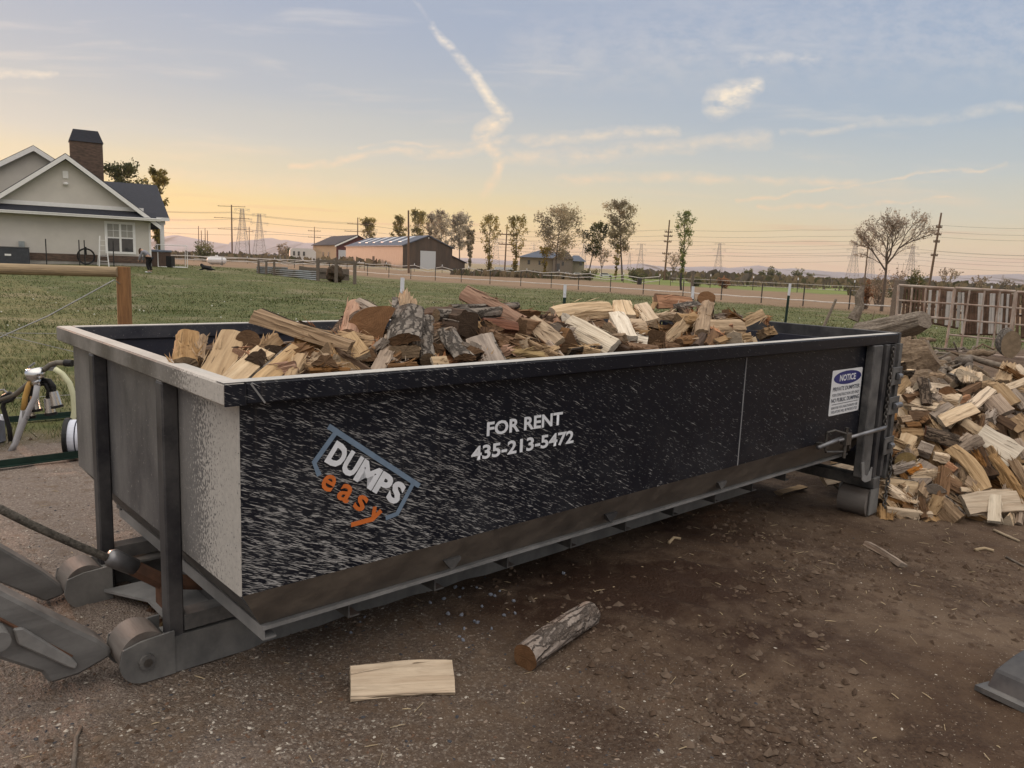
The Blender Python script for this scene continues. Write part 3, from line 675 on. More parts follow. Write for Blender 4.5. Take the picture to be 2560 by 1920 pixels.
# ================================================================== FIREWOOD
def wood_split(name, c, c2, stain=0.3, crack=0.5):
    m = bpy.data.materials.new(name); m.use_nodes = True; n = NT(m.node_tree)
    out = n.n('ShaderNodeOutputMaterial'); b = n.n('ShaderNodeBsdfPrincipled'); n.t.links.new(b.outputs[0], out.inputs[0])
    tc = n.n('ShaderNodeTexCoord').outputs['Object']; oi = n.n('ShaderNodeObjectInfo').outputs['Random']
    off = n.vm('SCALE', (13.1, 7.7, 5.3), sc=oi); v = n.vm('ADD', tc, off)
    g1 = n.noise(n.mapv(v, (2.2, 38, 38)), 1, 5, .62, .35); g2 = n.noise(n.mapv(v, (4, 120, 120)), 1, 3, .6, .2)
    st = n.noise(n.mapv(v, (5, 11, 11)), 1, 4, .6)
    col = n.mix(n.step(g1, .3, .7), c2, c)
    col = n.mix(n.math('MULTIPLY', n.step(g2, .5, .75), .35), col, tuple(x * .55 for x in c2[:3]) + (1,))
    col = n.mix(n.math('MULTIPLY', n.step(st, .5, .72), stain), col, tuple(x * .42 for x in c2[:3]) + (1,))
    ck = n.step(n.noise(n.mapv(v, (1.6, 52, 52), loc=(3, 2, 1)), 1, 2, .5, .6), .67, .72)
    col = n.mix(n.math('MULTIPLY', ck, crack), col, (0.030, 0.020, 0.014, 1))
    hs = n.n('ShaderNodeHueSaturation'); n.set(hs.inputs['Color'], col); n.set(hs.inputs['Value'], n.math('ADD', .92, n.math('MULTIPLY', oi, .4))); n.set(hs.inputs['Saturation'], n.math('ADD', .92, n.math('MULTIPLY', n.math('FRACT', n.math('MULTIPLY', oi, 7.3)), .36)))
    n.set(b.inputs['Base Color'], hs.outputs[0]); b.inputs['Roughness'].default_value = .88; b.inputs['Specular IOR Level'].default_value = .2
    bp = n.n('ShaderNodeBump', {'Strength': .7, 'Distance': .012, 'Height': n.math('ADD', n.math('ADD', g1, n.math('MULTIPLY', g2, .4)), n.math('MULTIPLY', ck, -.5))}); n.set(b.inputs['Normal'], bp.outputs[0])
    return m
def wood_end(name, c, c2):
    m = bpy.data.materials.new(name); m.use_nodes = True; n = NT(m.node_tree)
    out = n.n('ShaderNodeOutputMaterial'); b = n.n('ShaderNodeBsdfPrincipled'); n.t.links.new(b.outputs[0], out.inputs[0])
    tc = n.n('ShaderNodeTexCoord').outputs['Object']; oi = n.n('ShaderNodeObjectInfo').outputs['Random']
    x, y, z = n.sep(tc)
    w = n.noise(n.vm('ADD', tc, n.vm('SCALE', (3.1, 7.7, 9.3), sc=oi)), 14, 4, .6)
    r = n.math('ADD', n.math('SQRT', n.math('ADD', n.math('MULTIPLY', y, y), n.math('POWER', n.math('ADD', z, .03), 2.0))), n.math('MULTIPLY', w, .025))
    ring = n.math('SINE', n.math('MULTIPLY', r, 620)); saw = n.noise(n.mapv(tc, (10, 30, 160), rot=(.5, 0, 0)), 1, 3, .6)
    col = n.mix(n.step(w, .3, .7), c2, c)
    col = n.mix(n.math('MULTIPLY', n.step(ring, .1, .9), .28), col, tuple(k * .6 for k in c2[:3]) + (1,))
    col = n.mix(n.math('MULTIPLY', n.step(saw, .5, .75), .3), col, tuple(k * .5 for k in c2[:3]) + (1,))
    hs = n.n('ShaderNodeHueSaturation'); n.set(hs.inputs['Color'], col); n.set(hs.inputs['Value'], n.math('ADD', .82, n.math('MULTIPLY', oi, .36)))
    n.set(b.inputs['Base Color'], hs.outputs[0]); b.inputs['Roughness'].default_value = .9; b.inputs['Specular IOR Level'].default_value = .15
    bp = n.n('ShaderNodeBump', {'Strength': .5, 'Distance': .006, 'Height': n.math('ADD', saw, w)}); n.set(b.inputs['Normal'], bp.outputs[0])
    return m
def wood_bark(name, c, c2, dark):
    m = bpy.data.materials.new(name); m.use_nodes = True; n = NT(m.node_tree)
    out = n.n('ShaderNodeOutputMaterial'); b = n.n('ShaderNodeBsdfPrincipled'); n.t.links.new(b.outputs[0], out.inputs[0])
    tc = n.n('ShaderNodeTexCoord').outputs['Object']; oi = n.n('ShaderNodeObjectInfo').outputs['Random']
    v = n.vm('ADD', tc, n.vm('SCALE', (3.1, 7.7, 9.3), sc=oi))
    vo = n.n('ShaderNodeTexVoronoi', {'Vector': n.vm('ADD', n.mapv(v, (5, 30, 30)), n.vm('SCALE', (1.6, 1.6, 1.6), sc=n.noise(v, 14, 5, .7))), 'Scale': 1.0}, feature='DISTANCE_TO_EDGE')
    e = n.step(n.math('ADD', vo.outputs['Distance'], n.math('MULTIPLY', n.math('SUBTRACT', n.noise(v, 60, 3), .5), .25)), -.02, .16); q = n.noise(v, 26, 5, .65); q2 = n.noise(v, 6, 3)
    col = n.mix(n.step(q, .3, .7), c2, c); col = n.mix(n.math('MULTIPLY', n.step(q2, .5, .7), .5), col, tuple(k * 1.5 for k in c[:3]) + (1,)); col = n.mix(n.math('MULTIPLY', n.math('SUBTRACT', 1.0, e), .7), col, dark)
    n.set(b.inputs['Base Color'], col); b.inputs['Roughness'].default_value = .95; b.inputs['Specular IOR Level'].default_value = .15
    bp = n.n('ShaderNodeBump', {'Strength': 1.0, 'Distance': .02, 'Height': n.math('ADD', e, n.math('MULTIPLY', q, .6))}); n.set(b.inputs['Normal'], bp.outputs[0])
    return m
_W = {'pale': ((.56, .455, .335), (.42, .32, .225)), 'tan': ((.34, .24, .152), (.195, .13, .078)), 'brown': ((.215, .128, .072), (.115, .066, .037)), 'gray': ((.33, .27, .22), (.20, .16, .13)),
      'chestnut': ((.36, .19, .095), (.24, .115, .055)), 'pink': ((.40, .245, .165), (.25, .135, .085)), 'white': ((.66, .59, .49), (.50, .43, .345)), 'yellow': ((.44, .31, .14), (.28, .185, .075)),
      'dark': ((.105, .070, .048), (.050, .033, .024)), 'reddish': ((.20, .085, .05), (.085, .042, .03)), 'buff': ((.43, .325, .22), (.29, .208, .135))}
WOOD = {}
_barks = [wood_bark('grey_bark', (.235, .205, .175, 1), (.15, .125, .105, 1), (.05, .040, .032, 1)), wood_bark('brown_bark', (.15, .112, .082, 1), (.09, .064, .047, 1), (.03, .021, .016, 1))]
for k, (c, c2) in _W.items():
    ec = tuple(.62 * x for x in c) if k not in ('white', 'pale', 'buff') else tuple(.78 * x for x in c)
    WOOD[k] = [wood_split(k + '_split_wood', (*c, 1), (*c2, 1), .35 if k not in ('pale', 'buff') else .22), _barks[0 if k in ('gray', 'white', 'pale', 'buff') else 1], wood_end(k + '_cut_end', (*ec, 1), (*[x * .7 for x in ec], 1))]
    WOOD[k + '_gb'] = [WOOD[k][0], _barks[0], WOOD[k][2]]

def section(kind, rnd):
    """outline points (y, z, material) in a unit box; z points out of the split face"""
    A = lambda a0, a1, k, r=.5, cy=0, cz=0: [(cy + r * math.cos(math.radians(a0 + (a1 - a0) * i / k)), cz + r * math.sin(math.radians(a0 + (a1 - a0) * i / k)), 1) for i in range(k + 1)]
    L = lambda p, q, k: [(p[0] + (q[0] - p[0]) * i / k, p[1] + (q[1] - p[1]) * i / k, 0) for i in range(1, k)]
    j = lambda s=.06: (rnd.random() - .5) * 2 * s
    if kind == 'round': return A(0, 360, 26)[:-1]
    if kind == 'half':
        a = A(180, 360, 14, .5, 0, .2); return a + L((.5, .2), (.1 + j(), .27 + j()), 6) + [(.1, .27, 0)] + L((.1, .27), (-.5, .2), 7)
    if kind == 'quarter':
        a = A(215, 325, 12, .78, 0, .42); p, q = a[-1], a[0]; t = (j(.1), .46 + j(.05)); return a + L(p, t, 7) + [(*t, 0)] + L(t, q, 7)
    if kind == 'wedge':
        pts = [(-.5, -.28 + j()), (.5, -.34 + j()), (.34 + j(), .12 + j()), (-.05 + j(.2), .44 + j())]
    elif kind == 'slab': pts = [(-.5, -.45 + j(.1)), (.5, -.4 + j(.1)), (.5 + j(.05), .42 + j(.1)), (0, .5 + j(.08)), (-.48, .4 + j(.1))]
    elif kind == 'tri': pts = [(-.5, -.42), (.5, -.42 + j()), (j(.15), .5)]
    else: pts = [(-.5 + j(.1), -.45 + j(.1)), (.1, -.5), (.5 + j(.08), -.4 + j(.1)), (.46 + j(.1), .3 + j(.1)), (.1 + j(.1), .5), (-.42 + j(.1), .38 + j(.1))]
    out = []
    for i, p in enumerate(pts):
        q = pts[(i + 1) % len(pts)]; k = max(2, int(math.dist(p, q) * 9)); mi = 1 if (i == 0 and kind in ('wedge', 'slab', 'block', 'tri')) else 0
        out += [(p[0] + (q[0] - p[0]) * t / k, p[1] + (q[1] - p[1]) * t / k, mi) for t in range(k)]
    return out
def log_mesh(kind, ln, w, t, seed, rough=1.0, taper=0.0, splinter=0.0, nl=11, bow=0.0):
    rnd = random.Random(seed); S = section(kind, rnd); n = len(S)
    rid = [(rnd.random() - .5) for _ in range(n)]; rid = [(rid[i] * .6 + rid[i - 1] * .4) for i in range(n)]
    V, F, Mi = [], [], []
    s0 = Vector((rnd.random() * 50, rnd.random() * 50, rnd.random() * 50)); kb = (rnd.random() - .5) * .05 + bow; kc = (rnd.random() - .5) * .03; tw = (rnd.random() - .5) * .28
    e0 = [rnd.gauss(0, 1) for _ in range(n)]; e1 = [rnd.gauss(0, 1) for _ in range(n)]
    ca, cb = (rnd.random() - .5) * .22, (rnd.random() - .5) * .22
    for i in range(nl):
        u = i / (nl - 1); x = (u - .5) * ln; tp = 1 - taper * u
        for k, (y, z, mi) in enumerate(S):
            am = (.085 if mi == 0 else .055) * rough
            q = mnoise.noise(Vector((u * 2.2, y * 3.5, z * 3.5)) + s0) * .9 + rid[k] * .8 + mnoise.noise(Vector((u * 9, y * 7, z * 7)) + s0) * .35
            f = 1 + q * am * 2
            if kind == 'round': f = 1 + q * .05 * rough
            yy, zz = y * w * tp * f, z * t * tp * f
            c, s = math.cos(tw * (u - .5)), math.sin(tw * (u - .5)); yy, zz = yy * c - zz * s, yy * s + zz * c
            xx = x
            if i == 0: xx += ca * yy - abs(e0[k]) * .0016 * rough
            if i == nl - 1:
                xx += cb * zz + abs(e1[k]) * .0016 * rough
                if splinter: xx += abs(e1[k]) * splinter * (1 if k % 2 else -.5)
            V.append((xx, yy + kb * math.sin(math.pi * u) * ln, zz + kc * math.sin(math.pi * u) * ln))
    for i in range(nl - 1):
        for k in range(n):
            F.append((i * n + k, i * n + (k + 1) % n, (i + 1) * n + (k + 1) % n, (i + 1) * n + k)); Mi.append(S[k][2])
    for e, base in ((0, 0), (1, (nl - 1) * n)):
        pts = [Vector(V[base + k]) for k in range(n)]; c = sum(pts, Vector()) / n
        rb = len(V); r1 = [c + (p - c) * .55 + Vector(((rnd.random() - .5) * .002, 0, 0)) for p in pts]
        if splinter and e: r1 = [p + Vector((-(rnd.random()) * splinter * 1.2, 0, 0)) for p in r1]
        V += [tuple(p) for p in r1]; V.append(tuple(c)); ci = len(V) - 1
        mi = 0 if (splinter and e) else 2
        for k in range(n):
            a, b_, c_, d_ = base + k, base + (k + 1) % n, rb + (k + 1) % n, rb + k
            F.append((a, d_, c_, b_) if e == 0 else (a, b_, c_, d_)); Mi.append(mi)
            F.append((d_, ci, c_) if e == 0 else (d_, c_, ci)); Mi.append(mi)
    if kind != 'round' and rough > .8:
        for _ in range(int(9 * rough ** 1.5)):
            i = rnd.randrange(0, nl - 3); k = rnd.randrange(n)
            if S[k][2] == 1: continue
            L_ = min(nl - 1, i + rnd.randint(2, 4)); a = Vector(V[i * n + k]); b_ = Vector(V[L_ * n + k]); o_ = Vector((0, a.y, a.z)).normalized() if a.yz.length > 1e-4 else Vector((0, 0, 1))
            ls = .006 + .016 * rnd.random() * rough; sw = Vector((0, o_.z, -o_.y)) * (.003 + .006 * rnd.random()); j = len(V); tip = b_ + o_ * ls + sw * rnd.uniform(-2, 2)
            V += [tuple(a - sw + o_ * .001), tuple(a + sw + o_ * .001), tuple(tip), tuple((a + tip) / 2 + o_ * .004 + sw * .3)]; F += [(j, j + 3, j + 2), (j, j + 1, j + 3), (j + 1, j + 2, j + 3)]; Mi += [0, 0, 0]
    return V, F, Mi
_logn = [0]
def make_log(name, kind, color, c, axis_, face, ln, w, t, label, cat, group, **kw):
    _logn[0] += 1
    V, F, Mi = log_mesh(kind, ln, w, t, _logn[0] * 17 + 3, **kw)
    me = bpy.data.meshes.new(name); me.from_pydata(V, [], F)
    for m_ in WOOD[color]: me.materials.append(m_)
    me.polygons.foreach_set('material_index', Mi)
    o = bpy.data.objects.new(name, me); COL.objects.link(o)
    a = Vector(axis_).normalized(); f = Vector(face); f = (f - a * f.dot(a)).normalized(); y = f.cross(a)
    Mx = Matrix((a, y, f)).transposed().to_4x4(); Mx.translation = Vector(c); o.matrix_world = Mx
    return tag(o, label, cat, group)

# ---- the two heaps as inclined surfaces that the visible pieces lie on
def hit_bin(px, py):
    p0 = from_bin(0, .10, 1.12); tng = (N3 * 1.12 + Vector((0, 0, .31))).normalized(); nr = D3.cross(tng).normalized()
    h = plane_hit(px, py, p0, nr); q = to_bin(h)
    if (h - CAM).dot(_fw) <= 0 or q.y > 1.22: h = plane_hit(px, py, from_bin(0, 1.22, 0), N3)
    return h
_pa, _pb = at_z(2195, 1298, GZ), at_z(2560, 1322, GZ)
_pd = (_pb - _pa).normalized(); _pn = Vector((-_pd.y, _pd.x, 0)); PILE_SLOPE = math.radians(35)
_pt = _pn * math.cos(PILE_SLOPE) + Vector((0, 0, math.sin(PILE_SLOPE))); _pnr = _pd.cross(_pt)
def hit_pile(px, py): return plane_hit(px, py, _pa, _pnr)
def put(hit, a, b, wpx, kind, color, label, roll=0.0, tr=None, ext=1.0, sink=.42, group=None, name='split_log', **kw):
    A, B = hit(*a), hit(*b); c = (A + B) / 2; dist = (c - CAM).dot(_fw); w = wpx * dist / F_PX
    ax = B - A; ln = max(.08, ax.length * ext); ax.normalize()
    f = ((CAM - c).normalized() + Vector((0, 0, .55))).normalized(); f = (f - ax * f.dot(ax)).normalized()
    f = Matrix.Rotation(roll, 3, ax) @ f
    tr = tr if tr is not None else {'round': 1.0, 'half': .62, 'quarter': .75, 'wedge': .62, 'slab': .34, 'tri': .8, 'block': .75}[kind]
    t = w * tr
    return make_log(name, kind, color, c - f * (t * sink), ax, f, ln, w, t, label, 'firewood', group, **kw)
def put_end(hit, c_px, rpx, kind, color, label, ln=.40, yaw=0.0, dip=-.25, roll=0.0, tr=1.0, group=None, name='split_log', **kw):
    h = hit(*c_px); dist = (h - CAM).dot(_fw); w = 2 * rpx * dist / F_PX
    v = (h - CAM); v.z = 0; v.normalize(); v = Matrix.Rotation(yaw, 3, 'Z') @ v; v.z = dip; v.normalize()
    f = Vector((0, 0, 1)); f = (f - v * v.dot(v)).normalized(); f = Matrix.Rotation(roll, 3, v) @ f
    return make_log(name, kind, color, h + v * ln * .5, v, f, ln, w, w * tr, label, 'firewood', group, **kw)
WOOD['loose'] = [WOOD['tan'][0], wood_bark('pale_flaking_bark', (.34, .29, .255, 1), (.24, .195, .165, 1), (.075, .055, .042, 1)), WOOD['chestnut'][2]]
GB, GP = 'firewood heaped in the dumpster', 'firewood in the heap on the ground'
C_ = lambda x, y: (420 + x / 6.144, 780 + y / 6.144)
D_ = lambda x, y: (700 + x / 5.53, 720 + y / 5.53)
E_ = lambda x, y: (1080 + x / 5.53, 720 + y / 5.53)
F_ = lambda x, y: (1480 + x / 4.608, 700 + y / 4.608)
A_ = lambda x, y: (2160 + x / 5.53, 800 + y / 5.53)
B_ = lambda x, y: (2160 + x / 5.53, 1050 + y / 5.53)
def fire_bin():
    S = lambda *a, **k: put(hit_bin, *a, group=GB, **k)
    E = lambda *a, **k: put_end(hit_bin, *a, group=GB, **k)
    S(C_(290, 700), C_(320, 270), 66, 'block', 'tan', 'ragged tan chunk standing upright at the front end of the load', rough=1.6)
    S(C_(500, 640), C_(545, 360), 24, 'wedge', 'tan', 'narrow tan sliver beside the upright ragged chunk', ext=1.2, rough=1.5)
    S(C_(700, 930), C_(1000, 330), 64, 'slab', 'buff', 'broad buff slab leaning beside the upright ragged chunk', ext=1.15)
    S(C_(650, 600), C_(1080, 545), 14, 'round', 'brown', 'thin torn strip lying across the broad buff slab', rough=2.0)
    E(C_(1230, 455), 30, 'round', 'brown', 'round brown log end behind the leaning buff slab', dip=-.3)
    S(C_(980, 1080), C_(1490, 610), 48, 'slab', 'pale', 'pale smooth slab slanting up from the near front corner of the rim', ext=1.1)
    S(C_(1380, 1080), C_(1990, 540), 50, 'half', 'buff', 'thick buff half log slanting beside the pale smooth slab', ext=1.1, roll=.15)
    S(C_(1440, 530), C_(1700, 330), 40, 'wedge', 'tan', 'short tan wedge tucked below the raised end of the long split log', rough=1.6)
    E(C_(1620, 575), 21, 'half', 'dark', 'dark hollow half log behind the pale smooth slab', dip=-.2)
    S((644, 797), (876, 872), 44, 'quarter', 'tan', 'long ribbed tan split log lying on top across the front of the load', roll=-.2, sink=-.35, ext=1.02, taper=.25, rough=1.5)
    S(C_(1900, 1020), C_(2090, 640), 36, 'wedge', 'buff', 'buff wedge end against the thick half log', roll=.4)
    # middle front
    E(D_(1230, 520), 62, 'quarter', 'chestnut', 'big chestnut brown quarter block perched on the load', ln=.34, dip=-.15, yaw=.25, roll=2.6, tr=.95)
    S(D_(920, 560), D_(1020, 170), 40, 'block', 'pink', 'orange split face of a chunk beside the big chestnut block', ext=1.05, rough=1.3, roll=-.3)
    S(D_(1060, 190), D_(1500, 430), 26, 'slab', 'gray', 'grey weathered strip along the top of the chestnut block', rough=1.6, sink=-.1)
    E(D_(600, 900), 30, 'tri', 'tan', 'pointed tan triangular end under the long ribbed split log', dip=-.2, yaw=-.2)
    S(D_(370, 1060), D_(820, 1040), 12, 'wedge', 'tan', 'bundle of torn fibres in front of the triangular end', rough=2.4, splinter=.03)
    S(D_(420, 1130), D_(960, 1120), 20, 'wedge', 'brown', 'brown splintered piece low against the near rim', rough=2.2)
    S(D_(920, 640), D_(1130, 930), 44, 'slab', 'buff', 'square buff slab leaning below the big chestnut block', roll=.1)
    S(D_(690, 790), D_(1230, 1120), 15, 'wedge', 'dark', 'thin dark bark strip slanting down to the near rim', rough=1.8)
    E(D_(1220, 930), 24, 'wedge', 'brown', 'brown wedge end beside the grey bark board', dip=-.2)
    S(D_(1330, 1150), D_(1545, 660), 32, 'slab', 'gray', 'narrow grey bark board standing beside the rough bark chunk', tr=.25, rough=1.2)
    S(D_(1720, 830), D_(1790, 400), 84, 'half', 'brown_gb', 'wide rough bark chunk covered in litter at the crest', roll=math.pi * .93, rough=1.8)
    E(D_(1720, 890), 36, 'slab', 'tan', 'tan sawn end below the wide rough bark chunk', ln=.36, tr=.55, dip=-.1)
    S(D_(1700, 480), D_(1760, 90), 56, 'wedge', 'tan_gb', 'jagged topped piece with grey bark rising above the crest', rough=1.9, splinter=.06, sink=.1)
    S(D_(1590, 430), D_(1600, 130), 20, 'slab', 'gray_gb', 'upright strip of furrowed grey bark at the crest', roll=math.pi, rough=1.6, sink=-.4)
    S(D_(2040, 420), D_(2050, 960), 38, 'round', 'tan_gb', 'slim round log with grey bark and its cut end toward the near rim', sink=.2, ext=1.0)
    S(D_(1500, 1070), D_(1900, 1040), 20, 'wedge', 'brown', 'crumbling brown piece below the tan sawn end', rough=2.4)
    # centre
    E(E_(60, 375), 16, 'round', 'tan_gb', 'larger of two small round logs end-on behind the crest', ln=.5, dip=.02, yaw=-.9)
    E(E_(255, 280), 10, 'round', 'tan_gb', 'smaller of two small round logs end-on behind the crest', ln=.5, dip=.02, yaw=-.9)
    S(E_(270, 270), E_(460, 250), 14, 'round', 'gray_gb', 'short thin grey branch beside the small round logs', rough=1.5)
    E(E_(505, 490), 33, 'block', 'dark', 'large dark sawn end at the middle of the load', ln=.45, dip=-.05, yaw=.5, tr=1.1)
    S(E_(170, 510), E_(340, 540), 40, 'half', 'dark_gb', 'dark bark covered log running back from the large dark end')
    S(E_(480, 90), E_(1230, 480), 44, 'slab', 'pink', 'long pinkish split log with a torn upper edge sloping to the right', roll=.25, rough=1.9, sink=-.2, taper=.2, tr=.6)
    S(E_(700, 480), E_(1180, 540), 34, 'block', 'reddish', 'dark red heartwood block under the long pinkish split log', sink=.1)
    E(E_(1235, 525), 20, 'block', 'brown', 'square brown end of the block under the pinkish log', ln=.3, dip=-.1, yaw=-.6)
    E(E_(870, 180), 13, 'tri', 'brown', 'small brown peak behind the pinkish split log', dip=-.1)
    S(E_(1210, 350), E_(1510, 350), 34, 'tri', 'brown', 'brown pyramid shaped wedge alone behind the middle of the load', roll=.3, tr=.9)
    S(E_(1340, 430), E_(1720, 750), 40, 'slab', 'buff', 'buff striped slab sloping down toward the right', roll=.2, rough=1.4)
    E(E_(1930, 745), 33, 'tri', 'brown', 'triangular brown cut end in front of the large white slab', ln=.42, dip=-.05, yaw=.3)
    S(E_(100, 600), E_(190, 740), 16, 'slab', 'tan', 'small tan block wedged beside the slim round log')
    S(E_(200, 660), E_(450, 1030), 54, 'half', 'brown_gb', 'mossy bark covered log sloping to the near rim', roll=2.8, rough=1.9)
    S(E_(640, 610), E_(830, 1020), 74, 'half', 'gray', 'wide smooth grey brown log face in the middle near the rim', rough=.7, roll=.1)
    S(E_(790, 600), E_(1080, 740), 26, 'block', 'brown', 'broken brown piece below the dark red block', rough=2.6)
    S(E_(1040, 870), E_(1560, 940), 32, 'wedge', 'yellow', 'yellowish piece with a blunt end near the rim', rough=1.7)
    S(E_(1150, 650), E_(1720, 930), 24, 'wedge', 'tan', 'ragged splintered piece above the yellowish one', rough=2.3, splinter=.05)
    S(E_(1600, 720), E_(1800, 940), 20, 'wedge', 'gray', 'grey strip at the lower end of the buff striped slab')
    S(E_(10, 1010), E_(220, 1000), 26, 'slab', 'pale', 'pale tip showing just above the rim beside the slim round log')
    S(E_(1080, 980), E_(1300, 970), 14, 'wedge', 'tan', 'short tan sliver at the rim under the yellowish piece')
    E(E_(1710, 600), 22, 'round', 'gray_gb', 'greyish round end between the striped slab and the brown triangle', dip=-.15)
    S(E_(1540, 420), E_(1690, 430), 20, 'block', 'dark', 'charred crumbling lump by the far wall', rough=2.6)
    # right half
    S(F_(-440, 400), F_(195, 330), 40, 'block', 'pale', 'pale level block with a splintered top edge', rough=1.5, sink=.1)
    S(F_(-460, 560), F_(-400, 340), 40, 'wedge', 'pink', 'ragged pinkish end left of the pale level block', rough=2.2)
    S(F_(-300, 480), F_(230, 770), 56, 'slab', 'white', 'large whitish stained slab sloping down in the right half', roll=.15)
    E(F_(-280, 460), 22, 'half', 'white', 'rounded white face above the large stained slab', dip=-.3, roll=.5)
    S(F_(270, 390), F_(400, 670), 46, 'block', 'white', 'whitish block standing on end right of the stained slab', sink=.3)
    S(F_(340, 250), F_(390, 420), 46, 'slab', 'pale', 'five sided pale piece peeking over the standing whitish block', sink=.2)
    S(F_(420, 510), F_(620, 510), 42, 'block', 'buff', 'square buff block beside the standing whitish block')
    S(F_(560, 290), F_(690, 480), 38, 'slab', 'pale', 'pale thin slab tilted on its corner', sink=.1)
    S(F_(720, 260), F_(1130, 270), 40, 'half', 'pink', 'reddish brown split log on top at the right', roll=.4, rough=1.5, sink=-.2, taper=.35)
    S(F_(690, 330), F_(720, 200), 10, 'slab', 'tan', 'thin tan edge piece at the left of the reddish split log')
    S(F_(940, 330), F_(1220, 290), 16, 'wedge', 'gray_gb', 'narrow strip of grey bark under the reddish split log', roll=math.pi, rough=2)
    E(F_(1320, 205), 22, 'round', 'chestnut', 'rounded brown stump top, highest piece at the right', ln=.3, dip=-.5, tr=.8)
    S(F_(1320, 260), F_(1265, 600), 38, 'block', 'tan', 'upright tan stump below the rounded brown top', rough=1.9, sink=.2)
    S(F_(820, 690), F_(1080, 440), 36, 'wedge', 'buff', 'fibrous buff split leaning against the upright stump', rough=1.8, splinter=.03)
    S(F_(750, 400), F_(1010, 390), 22, 'wedge', 'buff', 'torn buff splinters beneath the reddish split log', rough=2.4, splinter=.05)
    S(F_(1040, 440), F_(1240, 420), 40, 'block', 'tan', 'cracked tan block left of the upright stump', rough=1.8)
    S(F_(1290, 500), F_(1760, 510), 42, 'block', 'buff', 'level buff log with a chalky patch, farthest right', rough=1.2)
    S(F_(1330, 720), F_(1410, 560), 30, 'wedge', 'brown', 'small brown wedge under the level buff log')
    S(F_(1440, 700), F_(1580, 650), 16, 'slab', 'tan', 'small tan chip block next to the two pale lumps at the rim')
    E(F_(1640, 680), 20, 'block', 'pale', 'left one of two pale lumps at the right end of the rim', ln=.25, dip=-.1)
    S(F_(1750, 700), F_(1890, 660), 24, 'wedge', 'pale', 'right one of two pale lumps at the right end of the rim')
    E(F_(745, 690), 26, 'block', 'brown', 'broad brown cut end below the fibrous buff split', dip=-.1)
    S(F_(430, 740), F_(780, 790), 34, 'wedge', 'brown', 'dark brown wedge with a white upper edge at the rim', rough=1.4)
    S(F_(850, 740), F_(1010, 770), 24, 'block', 'brown', 'crumbly brown lump at the rim below the fibrous split', rough=2.6)
    S(F_(1020, 690), F_(1190, 650), 30, 'block', 'brown', 'brown lump beneath the upright stump', rough=2.2)
    S(F_(1190, 740), F_(1280, 600), 24, 'block', 'dark', 'dark block in the shadow under the upright stump')
    S(F_(-90, 780), F_(90, 830), 26, 'wedge', 'buff', 'buff wedge tip at the rim under the large white slab')
    S(F_(160, 720), F_(420, 800), 26, 'wedge', 'dark', 'dark torn wood at the rim below the standing whitish block', rough=2.5)
    S(F_(470, 660), F_(640, 700), 34, 'half', 'white_gb', 'whitish barked piece in the gap below the square buff block', rough=1.6)
    # smaller broken bits lodged between the big ones
    rnd = random.Random(21)
    for i in range(74):
        u = i / 73; rx0, ry0 = 640 + 1270 * u, 932 - 86 * u; py = ry0 - abs(rnd.gauss(0, 1)) * 34 - 4 + (rnd.random() < .35) * -38; px = rx0 + rnd.uniform(-25, 25)
        py = max(py, 775 + abs(px - 1250) * .02); h = hit_bin(px, py); sz = rnd.uniform(.09, .24); a = rnd.uniform(0, math.pi); ax = D3 * math.cos(a) + N3 * math.sin(a) * .7 + Vector((0, 0, rnd.uniform(-.5, .5)))
        make_log('wood_chunk', rnd.choice(['wedge', 'block', 'wedge', 'slab', 'half']), rnd.choice(['brown', 'dark', 'tan', 'gray', 'brown', 'tan', 'pink', 'buff']), h + (h - CAM).normalized() * .05 - Vector((0, 0, .03)), ax, Vector((rnd.uniform(-.7, .7), rnd.uniform(-.7, .7), 1)), sz, rnd.uniform(.06, .12), rnd.uniform(.04, .09),
                 'small broken chunk lodged between larger logs in the dumpster', 'firewood', GB, nl=8, rough=2.2, splinter=.02 * (i % 2))
    # the layer underneath, seen only through the gaps
    rnd = random.Random(5)
    for i in range(96):
        x = .45 + (i % 24) * .17 + rnd.uniform(-.06, .06); row = i // 24
        y = (.34, .68, 1.08, 1.5)[row] + rnd.uniform(-.05, .05); z = min(1.0, 1.0) + (.02, .10, .17, .02)[row] - (.10 if x > 4.0 else 0) - (.35 if x > 4.3 else 0)
        a = rnd.uniform(-.5, .5); ax = D3 * math.cos(a) + N3 * math.sin(a) + Vector((0, 0, rnd.uniform(-.15, .15)))
        make_log('split_log', rnd.choice(['wedge', 'quarter', 'half', 'block']), rnd.choice(['brown', 'tan', 'dark', 'gray', 'tan', 'brown_gb']), from_bin(x, min(y, 1.75), z), ax, Vector((rnd.uniform(-.6, .6), rnd.uniform(-.6, .6), 1)), rnd.uniform(.32, .42), rnd.uniform(.14, .20), rnd.uniform(.10, .14),
                 'split log half buried in the shaded gaps of the dumpster load', 'firewood', GB, nl=7)
